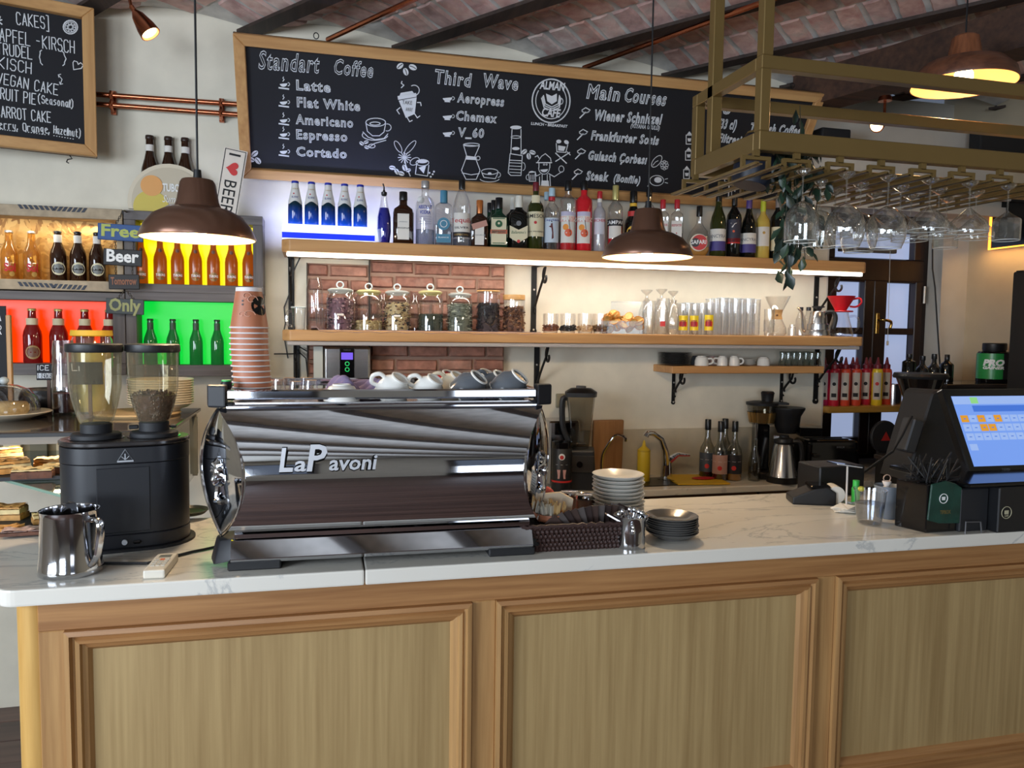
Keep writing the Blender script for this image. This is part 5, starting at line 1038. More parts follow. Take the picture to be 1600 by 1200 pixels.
# ---------------------------------------------------------------- short shelf
def stack(name,labtop,lab,grp,cx,Y,z,w,n,pitch,prof,mm,rz=0,jit=0,lean=0):
    p=at(cx,Y,z); m=mpp(p); R=w*m/2; rr=random.Random(int(cx)); k0=None
    me=mesh('plate_body',B().lathe([(r*R,h*R) for r,h in prof],36),mm,sm=30)
    for i in range(n):
        o=bpy.data.objects.new(name,me); COL.objects.link(o); o.location=(p.x+rr.uniform(-jit,jit)+lean*i,p.y+rr.uniform(-jit,jit),z+pitch*i)
        tag(o,labtop if i==n-1 else lab,'saucer' if 'saucer' in name else 'plate',grp)
    return p,R
PL=[(0,.03),(.45,.03),(.5,0),(.56,.01),(.6,.04),(.98,.17),(1,.19),(.97,.20),(.58,.07),(0,.06)]
stack('plate','top dark plate of the stack on the short shelf','dark plate in the stack on the short shelf','dark plates on the short shelf',1054,3.49,Z3,54,9,.0068,[(r,h*.5) for r,h in PL],DARKC)
def cupp(hs,hc=1):
    def f(t,R,H):
        if hs: O('handle',B().tube([(hs*R*.85,0,.72*H),(hs*R*1.35,0,.74*H),(hs*R*1.6,0,.5*H),(hs*R*1.4,0,.25*H),(hs*R*.95,0,.18*H)],.0045,8),WHITE,t)
    return f
INV=[(1,0),(.98,.04),(.96,.5),(.80,.86),(.62,.93),(.60,1),(.5,1),(.48,.95),(0,.95)]
for x,w_,y,Y,hs,mm_,l in ((1096,22,556,3.44,1,WHITE,'white cup turned upside down with handle to the right, first after the dark plates'),(1112,16,556,3.53,0,mat('rose_ceramic',(206,180,172),.25),'pale rose cup behind the white cups on the short shelf'),(1128.5,17,556,3.44,-1,WHITE,'white cup upside down with handle to the left'),(1147,17,556,3.44,1,WHITE,'white cup upside down with handle to the right beside the small saucer stack'),(1193,20,558,3.46,0,WHITE,'handleless white cup standing alone between saucers and glasses')):
    vessel('cup',l,'cup',x,Y,Z3,w_,y,INV,mm_,parts=cupp(hs),pname='cup_body')
vessel('cup','white cup half hidden directly beside the dark plates','cup',1086,3.53,Z3,14,556,INV,GREYC,pname='cup_body')
stack('saucer','top saucer of the little stack beside the white cups','small white saucer in the stack beside the white cups','small white saucers on the short shelf',1169,3.50,Z3,24,5,.0062,[(r,h*.9) for r,h in PL],WHITE)
tg=None
for i in range(7):
    x=1222+9.2*i; l='inverted tulip tea glass in the row at the right end of the short shelf'
    if tg is None: tg=vessel('tea_glass',l,'glass',x,3.46,Z3,13,549,[(1,0),(.8,.3),(.6,.55),(.8,.85),(.7,1),(0,1)],GLASSD,group='tea glasses on the short shelf')
    else: p=at(x,3.46 if i%2 else 3.50,Z3); dup(tg,p,face(p))
# ---------------------------------------------------------------- window side shelf with squeeze bottles
YW=3.62; a=W(1284,634,YW); c=W(1412,634,YW); ZS=a.z
t=T('window_shelf','yellow-brown shelf board before the dark window holding squeeze bottles','shelf',(0,0,ZS))
O('board',B().b2(2.664,3.46,3.56,3.82,-.035,0),wood('yellow_shelf',(190,146,66),(160,118,50),'x',.4,8),t,sm=0,bev=.006,bs=2); O('brace',B().extr([(2.664,3.6,-.035),(2.664,3.8,-.035),(2.664,3.8,-.16)],(.02,0,0)),wood('brace_wood',(120,82,44),(92,62,34),'z',.5),t,sm=0)
SQC={'r':mat('squeeze_red',(190,30,52),.3),'o':mat('squeeze_orange',(214,74,48),.3),'y':mat('squeeze_yellow',(226,196,40),.3),'p':mat('squeeze_pink',(196,40,90),.3)}
sq=[(1286,'p',3.66,'leftmost pink'),(1302,'r',3.62,'red, second from the left, front row'),(1319,'o',3.62,'orange, front row'),(1336,'o',3.63,'orange-red, centre of the front row'),(1351,'r',3.66,'dark red, right of centre'),(1369,'y',3.62,'yellow'),(1383,'o',3.66,'rightmost orange'),(1311,'r',3.73,'red, second row left'),(1330,'r',3.74,'red, second row centre'),(1357,'r',3.75,'red, second row right')]
for x,c_,Y,l in sq:
    def sp_(t,R,H):
        O('spout_cap',B().lathe([(.66*R,.76*H),(.68*R,.84*H),(.40*R,.86*H),(.16*R,.99*H),(.1*R,H),(0,H)],14),CAPM,t); O('paper_label',patch(R*1.015,.75,.12*H,.68*H,8),mat('sauce_label',(198,190,178),.6),t); disc('print_swirl',t,(0,.45*H),R*.35,INK if c_!='y' else LRED,0,R=R*1.03)
        O('print_band',patch(R*1.03,.45,.18*H,.26*H,5),INK,t)
    vessel('squeeze_bottle',f'{l} squeeze bottle of sauce on the window shelf','bottle',x,Y,ZS,16,558,[(0,0),(.95,0),(1,.02),(1,.68),(.9,.74),(.6,.76)],SQC[c_],n=18,parts=sp_,pname='bottle_body')
vessel('steel_canister','brushed steel canister at the right end of the window shelf','canister',1396,3.66,ZS,22,600,[(0,0),(1,0),(1,.95),(.97,1),(.94,.95),(.9,.1)],STEEL,pname='body')
# ---------------------------------------------------------------- hanging glass rack (olive-gold steel)
RX0=1.178; RX1=3.1; YN=1.91; YF=2.31; ZT=2.378; ZBt=2.124
rk=T('glass_rack','olive-gold steel frame hung from the ceiling over the bar, holding stemware','rack',(RX0,YN,ZBt))
def bar(nm,x0,x1,y0,y1,z0,z1): O(nm,B().b2(x0-RX0,x1-RX0,y0-YN,y1-YN,z0-ZBt,z1-ZBt),GOLD,rk,sm=0,bev=.002)
s_=.032
for y in (YN,YF-s_):
    bar('long_bar',RX0,RX1,y,y+s_,ZT-.036,ZT); bar('long_bar',RX0,RX1,y,y+s_,ZBt,ZBt+.052)
    bar('corner_upright',RX0,RX0+.030,y,y+s_,ZBt+.052,ZT-.036)
for z0,z1 in ((ZT-.036,ZT),(ZBt,ZBt+.052)): bar('end_bar',RX0,RX0+.030,YN+s_,YF-s_,z0,z1)
bar('ceiling_post',RX0+.002,RX0+.034,YN,YN+.032,ZT,2.90)
pp=W(1114,60,YF-.14); bar('ceiling_post',RX0,RX0+.034,YN+.27,YN+.302,ZBt+.052,2.90)
zr=ZBt-.049
lanes=[W(x,262,YN).x for x in (1184,1248,1316,1381,1446,1508,1568,1630)]
for i,x in enumerate(lanes):
    x=x-RX0; hw=.044
    for y in (.012,.36):
        b=B(); b.b2(x-.009,x+.009,y-.006,y+.006,-.018,.0).b2(x-hw,x+hw,y-.006,y+.006,-.026,-.016).b2(x-hw,x-hw+.010,y-.006,y+.006,-.052,-.026).b2(x+hw-.010,x+hw,y-.006,y+.006,-.052,-.026)
        O('hanger_bracket',b,GOLD,rk,sm=0)
    for s in (-1,1):
        xc=x+s*(hw-.005); O('glass_rail',B().b2(xc-.006,xc+.006,-.06,.44,-.054,-.047).b2(xc-s*.02-.004 if 0 else min(xc,xc-s*.016),max(xc,xc-s*.016),-.06,.44,-.054,-.051),GOLD,rk,sm=0)
# stemware hanging by the foot
STEM=[(0,0),(.40,-.003),(.42,-.008),(.30,-.014),(.06,-.022),(.045,-.04)]
def hang(kind):
    if kind=='balloon': return STEM+[(.04,-.078),(.08,-.088),(.5,-.100),(.85,-.120),(.99,-.148),(1,-.165),(.90,-.190),(.76,-.208)],.053
    if kind=='bordeaux': return STEM+[(.04,-.080),(.08,-.090),(.5,-.098),(.85,-.120),(1,-.15),(.97,-.20)],.046
    if kind=='coupe': return STEM+[(.04,-.075),(.12,-.082),(.45,-.098),(.88,-.120),(1,-.138),(.98,-.150)],.055
    return STEM+[(.045,-.08),(.2,-.088),(.7,-.105),(.75,-.11),(.75,-.165),(.72,-.168)],.050
hc={}; SPK=glass('sparkling_glass',(250,250,248),edge=.95,base_=.13,body=.02,bcol=(255,250,240))
def hg(kind,lane,y,label,grp,sc=1):
    pr,R=hang(kind); X=lanes[lane]; z=zr+.003
    key=kind
    if key in hc: return dup(hc[key],(X,y,z),label=label,group=grp)
    t=T('wine_glass' if kind in('balloon','bordeaux') else ('coupe_glass' if kind=='coupe' else 'crystal_glass'),label,'glass',(X,y,z),0,grp)
    bw=[(R*r,z_) for r,z_ in pr]; O('foot',B().lathe(bw[:5],24),SPK,t,sm=40); O('stem',B().lathe(bw[4:7],10),SPK,t); O('bowl',B().lathe(bw[6:],24 if kind!='crystal' else 12),SPK,t,sm=40 if kind!='crystal' else 0)
    O('rim',B().tube([(bw[-1][0]*math.cos(a),bw[-1][0]*math.sin(a),bw[-1][1]) for a in [i*PI/12 for i in range(24)]],.0011,5,closed=True),RIBM,t)
    hc[key]=t; return t
pos=['nearest','second','third']
for ln,kinds,nm in ((1,['bordeaux'],'first lane, beside the ivy'),(2,['balloon','bordeaux','bordeaux'],'second lane from the left'),(3,['balloon','balloon','coupe'],'third lane from the left'),(4,['coupe','coupe','coupe'],'fourth lane from the left'),(5,['coupe','coupe','coupe'],'fifth lane from the left'),(6,['crystal','coupe','crystal'],'sixth lane, far right')):
    for k_,kd in enumerate(kinds):
        d={'balloon':'large balloon wine glass','bordeaux':'tall bell-shaped wine glass','coupe':'wide shallow coupe glass','crystal':'cut crystal stem glass'}[kd]
        hg(kd,ln,YN-.022+.115*k_,f'{d} hanging {pos[k_]} in the {nm}','stemware hanging in the rack')
# dark pot and ivy
a=W(1180,252,2.08); t=T('plant_pot','blue-black hanging pot under the left end of the glass rack','pot',a)
O('pot_body',B().lathe([(0,-.075),(.050,-.075),(.056,-.06),(.060,.0),(.056,.05),(.045,.07),(.0,.075)],26,M=Matrix.Rotation(.25,4,'Y')),mat('pot_blueblack',(26,32,48),.4),t,sm=50)
O('collar',B().lathe([(.030,.070),(.048,.070),(.045,.078),(.02,.082)],20,M=Matrix.Rotation(.25,4,'Y')),GOLD,t)
iv=T('hanging_ivy','trailing green ivy hanging through the left end of the glass rack','plant',W(1240,240,2.06)); io=Vector(iv.location)
LEAF=[mat('ivy_leaf',(44,66,50),.35,ns=30,na=.25),mat('ivy_leaf_dark',(26,44,36),.35,ns=30,na=.25)]
def leafmesh(i,sz):
    b=B(); o=[(0,0),(.16,.30),(.30,.55),(.22,.85),(0,1.15),(-.22,.85),(-.30,.55),(-.16,.30)]
    vs=[(0,0,.10*sz)]; vs=[(0,.5*sz,.02*sz)]+[(x*sz,y*sz,-.18*sz*abs(x)*2+(-.10*sz*y*y)) for x,y in o]
    return mesh('leaf',B().add(vs,[(0,j+1,(j+1)%8+1) for j in range(8)]),LEAF[i],sm=60,noflip=True)
lm=[leafmesh(0,.044),leafmesh(1,.040),leafmesh(0,.034),leafmesh(1,.050)]
rr=random.Random(11); st=B(); leaves=0
strands=[[(1212,238),(1225,262),(1230,300),(1228,350),(1230,400),(1232,440)],[(1250,165),(1251,200),(1248,240),(1254,290),(1250,330),(1256,372),(1258,405)],[(1262,230),(1272,260),(1278,300),(1274,345),(1262,385)],[(1195,246),(1210,262),(1222,285),(1224,330),(1222,372),(1225,410)],[(1240,240),(1242,275),(1246,310),(1240,345),(1246,380),(1240,402)],[(1180,244),(1200,240),(1225,236),(1255,232),(1285,232)],[(1195,285),(1205,270),(1230,262),(1262,275),(1285,300)],[(1222,300),(1236,330),(1262,350),(1276,330)]]
for si,sd in enumerate(strands):
    Y0=2.02+.025*(si%4); pts=[W(x,y,Y0+rr.uniform(-.012,.012))-io for x,y in sd]; st.tube(pts,.0013,5)
    for p,q_ in zip(pts,pts[1:]):
        n=max(2,int((q_-p).length/.013))
        if si==1 and p is pts[0]: n=3
        for j in range(n):
            if leaves>=230: break
            c=p.lerp(q_,(j+rr.random())/n)+Vector((rr.uniform(-.022,.022),rr.uniform(-.02,.02),rr.uniform(-.012,.01)))
            o=O('leaf',lm[rr.randint(0,3)],None,iv); o.location=c; o.rotation_euler=(rr.uniform(-2.3,-.9),rr.uniform(-.6,.6),rr.uniform(-2.6,2.6)); leaves+=1
O('vine_stems',st,mat('ivy_stem',(60,56,36),.6),iv)
# black blind boxes on the bulkhead
for x0,x1,y0,y1,l in ((1276,1322,205,222,'small black speaker box on the pale bulkhead behind the rack'),(1522,1640,207,236,'black box on the pale bulkhead at the right edge of the photo')):
    a=W(x0,y1,3.40); c=W(x1,y0,3.40); tag(O('wall_box',B().b2(a.x,min(c.x,3.68),3.36,3.44,a.z,c.z),BLKM,sm=0,bev=.01,bs=2),l,'box')
# ---------------------------------------------------------------- back counter things
BY=3.40
def bobj(x): return at(x,BY,BZ)
# blender
p=at(905,3.36,BZ); m=mpp(p); t=T('blender','black countertop blender with a tall clear jug','blender',p,face(p)); R=27*m; Hb=W(905,700,3.36).z-BZ; Ht=W(905,603,3.36).z-BZ
O('motor_base',B().box((0,0,Hb/2),(R*1.9,.15,Hb),taper=.86),BLK,t,sm=0,bev=.01,bs=2); O('control_panel',B().box((0,-.075,Hb*.66),(R*1.6,.012,Hb*.42)),mat('panel_grey',(70,68,66),.3,.5),t,sm=0,bev=.003); O('dial',B().cyl((0,0,0),.014,.014,16,M=Matrix.Translation((0,-.078,Hb*.66))@Matrix.Rotation(PI/2,4,'X')),BLKG,t)
O('jug',B().lathe([(R*.48,Hb),(R*.52,Hb+.01),(R*.82,Ht*.90),(R*.84,Ht*.92)],20,sq=5),glass('smoky_glass',(206,202,192),edge=.5),t,sm=40); O('lid',B().lathe([(R*.9,Ht*.90),(R*.92,Ht*.94),(R*.6,Ht*.975),(R*.3,Ht*.98),(R*.28,Ht),(0,Ht)],20,sq=5),BLK,t)
O('jug_handle',B().tube([(-R*.8,0,Ht*.88),(-R*1.05,0,Ht*.85),(-R*1.0,0,Ht*.6),(-R*.62,0,Hb+.03)],.014,8),BLK,t); O('blades',B().box((0,0,Hb+.02),(.05,.01,.004)).box((0,0,Hb+.025),(.01,.05,.004)),STEEL,t,sm=0)
# coffee syrup canister
p=at(877,3.30,BZ); m=mpp(p); t=T('coffee_canister','black canister with a red band and two pink glasses on its label','canister',p,face(p)); R=16*m; H=W(877,690,3.30).z-BZ
O('body',B().lathe([(0,0),(R,0),(R,.86*H),(R*.9,.9*H)],24),BLK,t,sm=30); O('lid',B().lathe([(R*.95,.87*H),(R*.98,.89*H),(R*.96,H),(0,H)],24),BLKG,t); O('red_band',B().lathe([(R*1.01,.20*H),(R*1.01,.235*H)],24),LRED,t)
txt('- - -',INKW,t,(0,-R*1.02,.55*H),h=.035*H,w=R*1.2,R=R*1.02); disc('emblem',t,(0,.72*H),R*.32,INKW,0,R=R*1.02); disc('emblem_core',t,(0,.71*H),R*.2,LRED,0,R=R*1.03)
for s in (-1,1): O('glass_print',B().add([(R*1.02*math.sin(a),-R*1.02*math.cos(a),z*H) for a,z in ((s*.45,.46),(s*.12,.46),(s*.16,.34),(s*.2,.28),(s*.38,.28),(s*.36,.34))],[(0,1,2,3,4,5)]),mat('print_pink',(206,160,156),.6),t,sm=0)
# small appliance with dark display behind
a=at(873,3.50,BZ); H=W(873,655,3.5).z-BZ; t=T('milk_dispenser','grey steel appliance with a small dark display behind the coffee canister','appliance',a); O('housing',B().box((0,.0,H/2),(.15,.16,H)),STEEL,t,sm=0,bev=.008); O('display',B().box((0,-.082,H*.88),(.10,.004,.055)),BLKG,t,sm=0,bev=.002)
# chopping board
a=at(948,3.55,BZ); H=W(948,656,3.57).z-BZ; w=50*mpp(a); tag(O('chopping_board',B().box((0,0,H/2),(w,.022,H),rx=.05),wood('chop_wood',(172,126,80),(136,94,58),'z',.5,6),sm=0,bev=.008,bs=2,loc=a+Vector((0,0,.003))),'wooden chopping board leaning on the wall behind the blender','board')
# filter tap
p=at(940,3.50,BZ); t=T('filter_tap','thin bent chrome filter tap left of the mustard bottle','tap',p); z1=W(960,678,3.5).z-BZ; O('spout',B().tube([(0,0,0),(0,0,z1*.5),(.02,-.01,z1*.75),(.055,-.02,z1*.97),(.075,-.03,z1),(.10,-.04,z1*.94),(.105,-.04,z1*.86)],.0065,8),CHROME,t); O('base_ring',B().cyl((0,0,0),.02,.02,16),CHROME,t)
# mustard bottle
vessel('squeeze_bottle','plain yellow squeeze bottle on the back counter before the chopping board','bottle',1005,3.44,BZ,20,688,[(0,0),(.95,0),(1,.02),(1,.72),(.95,.77),(.62,.82),(.30,.86),(.16,.97),(.1,1),(0,1)],mat('mustard_plastic',(206,176,44),.35),pname='bottle_body',parts=lambda t,R,H:O('nozzle_ring',B().lathe([(1.0*R,.73*H),(1.04*R,.75*H),(1.0*R,.77*H)],20),mat('mustard_dark',(186,156,36),.35),t))
# mixer tap
p=at(1041,3.50,BZ); t=T('mixer_tap','chrome kitchen mixer tap with a curved spout over the sink','tap',p); z1=W(1020,676,3.45).z-BZ
O('tap_body',B().lathe([(0,0),(.030,0),(.028,.03),(.024,.07),(.024,.10),(.0,.11)],20),CHROME,t); O('spout',B().tube([(0,0,.05),(-.012,-.01,.12),(-.022,-.02,z1*.62),(-.05,-.035,z1*.86),(-.10,-.05,z1*.99),(-.135,-.06,z1),(-.145,-.06,z1*.93)],[.022,.020,.017,.015,.014,.014,.016],12),CHROME,t); O('lever',B().tube([(.01,-.01,.09),(.05,-.02,.12),(.11,-.03,.115)],[.02,.012,.006],8),CHROME,t)
# yellow cutting mat
P=[G(1035,743,BZ+.004),G(1112,743,BZ+.004),G(1141,757,BZ+.004),G(1060,758,BZ+.004)]; P=[Vector((v.x,min(v.y,3.575),v.z)) for v in P]
t=T('bar_mat','yellow bar mat with dark and red print beside the sink','mat',P[0]); O('mat_sheet',B().extr([v-P[0] for v in P],(0,0,.006)),mat('mat_yellow',(214,174,40),.5),t,sm=0)
cp_=G(1072,750,BZ+.0105)-P[0]; txt('21',INK,t,cp_+Vector((-.09,0,0)),(1,0,0),(-.35,1,0),.05,bold=.05); O('red_emblem',B().extr([(cp_.x+.10+.06*math.cos(a),cp_.y+.015+.035*math.sin(a),.0102) for a in [i*PI/8 for i in range(16)]],(0,0,.0005)),LRED,t,sm=0)
# rum bottles
PROF['rum']=([(0,0),(.94,0),(1,.015),(1,.44),(.9,.52),(.5,.62),(.36,.70),(.33,.92)],.82,.40)
CLR2=glass('dim_bottle',(222,222,214),edge=.6)
for x,Y,y,lm_,liq_,l in ((1104,3.47,655,mat('label_bluegrey',(60,70,80),.5),(RUMM,.12),'leftmost rum bottle with a blue-grey label'),(1124,3.40,658,mat('label_rosy',(178,140,128),.5),(RUMM,.18),'rum bottle with a rose label in the back-counter group'),(1131,3.54,654,LBLK,(RUMM,.3),'rearmost dark capped rum bottle'),(1146,3.39,658,LBLK,(AMBER,.14),'rightmost rum bottle with a black label and red seal')):
    bottle('rum_bottle',l+' beside the sink','bottle',x,24,y,'rum',CLR2,CAPB,Y=Y,z=BZ,liq=liq_,labs=[(.12,.44,1.2,lm_,('~ ~ ~',INKW,.32,.02,1.0))],extra=lambda t,R,H:disc('seal',t,(0,.22*H),.3*R,LRED,0,R=R*1.03) )
vessel('water_bottle','small empty clear glass bottle beside the coffee brewer','bottle',1178,3.36,BZ,19,686,[(0,.0),(.95,0),(1,.03),(1,.42),(.8,.58),(.45,.78),(.36,.90),(.40,.94),(.38,1),(0,1)],CLR2)
# coffee brewer
p=at(1217,3.42,BZ); m=mpp(p); t=T('coffee_brewer','black filter coffee brewer with clear water tank on the back counter','coffee maker',p,face(p)*.6); H=W(1217,612,3.42).z-BZ
O('base_plate',B().b2(-.13,.12,-.10,.10,0,.035),BLK,t,sm=0,bev=.006); O('tower',B().b2(-.125,-.06,-.03,.08,.035,H*.62),BLKG,t,sm=0,bev=.006); O('metal_pole',B().cyl((-.128,-.045,.035),.008,H*.56,12),STEELP,t)
O('water_tank',B().lathe([(.060,H*.62),(.072,H*.80),(.074,H*.84)],22,(-.095,0,0)),glass('tank_glass',(200,196,184),edge=.6),t); O('tank_band',B().lathe([(.063,H*.64),(.073,H*.76)],22,(-.095,0,0)),mat('tank_gold',(196,160,100),.2,.9),t)
O('tank_lid',B().lathe([(.078,H*.84),(.080,H*.87),(.05,H*.885),(0,H*.89)],22,(-.095,0,0)).lathe([(.028,H*.88),(.032,H*.97),(.034,H*.98),(.028,H),(0,H)],18,(-.07,0,0)).b2(-.06,.03,-.03,.03,H*.85,H*.875),BLK,t)
O('filter_housing',B().lathe([(.045,H*.52),(.06,H*.60),(.066,H*.72),(.085,H*.80),(.085,H*.82),(0,H*.83)],22,(.03,0,0)),BLK,t,sm=30); O('side_box',B().b2(.08,.19,-.06,.04,H*.50,H*.60),BLKG,t,sm=0,bev=.003)
p=at(1222,3.30,BZ); t=T('thermal_carafe','brushed steel conical thermal carafe in front of the black brewer','carafe',p,face(p)); m=mpp(p); R=23*m; H=W(1222,680,3.30).z-BZ
O('body',B().lathe([(0,0),(R,0),(R*1.02,.1*H),(R*.97,.14*H),(R*.62,.78*H),(R*.5,.84*H)],26),STEEL,t,sm=30); O('black_foot',B().lathe([(R*1.04,.0),(R*1.05,.13*H),(R*.9,.14*H)],26),BLK,t); O('lid',B().lathe([(R*.52,.80*H),(R*.64,.86*H),(R*.60,.93*H),(R*.35,.96*H),(R*.35,H),(0,H)],22),BLK,t); O('handle',B().tube([(R*.5,0,.86*H),(R*1.05,0,.85*H),(R*1.2,0,.5*H),(R*1.0,0,.12*H)],.012,8),BLK,t); O('pour_lip',B().box((-R*.4,0,.95*H),(.04,.03,.02)),STEEL,t,sm=0,bev=.004)
# toaster
p=at(1288,3.38,BZ); t=T('toaster','glossy black toaster beside the coffee brewer','toaster',p,-.12); H=W(1288,684,3.38).z-BZ
O('housing',B().box((0,0,H*.52),(.29,.17,H*.92),taper=.93),BLKG,t,sm=0,bev=.022,bs=3); O('slot',B().box((0,-.03,H*.985),(.20,.02,.004)).box((0,.03,H*.985),(.20,.02,.004)),IRON,t,sm=0); O('lever',B().box((-.10,-.092,H*.62),(.035,.02,.018)),BLK,t,sm=0,bev=.004); O('foot_plate',B().box((0,0,.008),(.27,.15,.016)),BLKM,t,sm=0); txt('BOSCH',INKGREY,t,(.03,-.0865,H*.80),h=.010,w=.04)
# round black disc on a post with red triangle
p=W(1382,682,3.30); t=T('round_disc_sign','black round disc with a small red triangle under the window shelf','sign',(p.x,p.y,BZ)); zc=p.z-BZ; R=25*mpp(p)
O('disc',B().lathe([(0,-.01),(R,-.01),(R*1.0,.0),(R*.94,.006),(0,.008)],36,M=Matrix.Translation((0,0,zc))@Matrix.Rotation(PI/2,4,'X')),BLKM,t,sm=30); O('triangle',B().extr([(-.028,-.010,zc-.02),(.028,-.010,zc-.02),(0,-.010,zc+.026)],(0,-.001,0)),LRED,t,sm=0); O('post',B().b2(-.03,.03,.0,.02,0,zc-R*.8),BLKM,t,sm=0)
# ---------------------------------------------------------------- behind the machine: hot water dispenser, cables
a=W(505,540,3.45); c=W(579,540,3.45); t=T('water_boiler','brushed steel water boiler with purple display and two green ring buttons','boiler',((a.x+c.x)/2,3.50,BZ)); w=c.x-a.x; H=Z2-.07-BZ
O('housing',B().b2(-w/2,w/2,-.06,.09,0,H),STEEL,t,sm=0,bev=.012,bs=2); zz=lambda y:W(541,y,3.43).z-BZ
O('front_strip',B().b2(-w*.155,w*.15,-.063,-.060,.05,H-.005),BLKG,t,sm=0); O('display',B().b2(-w*.125,w*.12,-.065,-.063,zz(562),zz(551)),mat('lcd_purple',(120,90,235),.4,emi=.9),t,sm=0)
RG=mat('ring_green',(40,210,110),.4,emi=.8)
for y in (568.5,577.5): O('ring_button',B().tube([(.0085*math.cos(a_),-.064,zz(y)+.0085*math.sin(a_)) for a_ in [i*PI/8 for i in range(16)]],.0018,5,closed=True),RG,t)
txt('MARCO',INKGREY,t,(0,-.0645,zz(548)),h=.006,w=.03)
t=T('tea_box','narrow white and green carton beside the steel boiler','box',at(498,3.47,BZ)); O('carton',B().b2(-.02,.02,-.05,.05,0,Z2-.07-BZ),mat('carton_white',(200,204,196),.5),t,sm=0,bev=.002); O('green_panel',B().b2(-.018,.018,-.0515,-.05,.03,.40),mat('carton_green',(120,170,90),.5),t,sm=0)
for i,pts in enumerate(([(428,553),(455,553),(470,552)],[(470,400),(458,425),(456,450),(444,480),(446,505),(443,520),(450,560)],[(462,545),(478,560),(482,600),(490,630)],[(468,542),(490,555),(505,575),(498,582)])):
    tag(O('cable',B().tube([W(x,y,3.575-.02*(i==0)) for x,y in pts],.003,6),BLK),['black cable running left from the lower shelf bracket','thin black cable looping down beside the left bracket','black cable dropping behind the espresso machine','short black cable hooked beside the steel boiler'][i],'cable')
# ---------------------------------------------------------------- espresso machine
ma=-.02; MO=Vector((.158,1.712,CT)); 
em=T('espresso_machine','large chrome espresso machine with raised lettering on the bar counter','coffee machine',MO,ma)
def prof_y(z): return .05-.115*max(0,1-((z-.207)/.139)**2)
HW=.330
# curved chrome back face: lofted between the lens shaped side panels
zs=[.093+(.350-.093)*i/28 for i in range(29)]
def bodyf(u,v):
    z=.093+(.350-.093)*v; y=-.062+.060*((z-.207)/.139)**2; hw=.357-(.05-prof_y(z))*.50; return ((2*u-1)*(hw-.003),y,z)
b=B().grid(bodyf,12,28); O('curved_body_panel',b,CHROME,em,sm=80)
O('housing',B().b2(-.33,.33,.06,.40,.02,.352),BLKG,em,sm=0,bev=.005)
# stepped trims and base
O('lower_trim',B().extr([(-.325,.02,.066),(-.325,-.004,.070),(-.325,-.008,.080),(-.325,-.002,.084),(-.325,-.006,.093),(-.325,.03,.097)],(.65,0,0)),CHROME,em,sm=20)
O('base_panel',B().extr([(-.333,.03,.017),(-.333,-.004,.017),(-.333,-.012,.026),(-.333,-.012,.028),(-.333,.006,.064),(-.333,.03,.066)],(.666,0,0)),CHROME,em,sm=20)
O('top_lip',B().extr([(-.338,.42,.350),(-.338,-.002,.350),(-.338,-.006,.354),(-.338,-.002,.358),(-.338,.42,.358)],(.676,0,0)),CHROME,em,sm=20)
O('cup_tray',B().b2(-.335,.335,.008,.41,.358,.361),STEEL,em,sm=0)
def railbar(x0,x1,y0,y1): return B().b2(x0,x1,y0,y1,.369,.389)
O('cup_rail',B().extr([(-.335,.004,.367),(-.335,-.006,.372),(-.335,-.006,.386),(-.335,.0,.389),(-.335,.006,.389),(-.335,.008,.369)],(.67,0,0)),CHROME,em,sm=20)
O('cup_rail',B().b2(-.345,.345,.405,.413,.369,.389),CHROME,em,sm=0,bev=.003)
for s in (-1,1): O('cup_rail',B().b2(s*.345-.004,s*.345+.004,.02,.41,.369,.389),CHROME,em,sm=0,bev=.003)
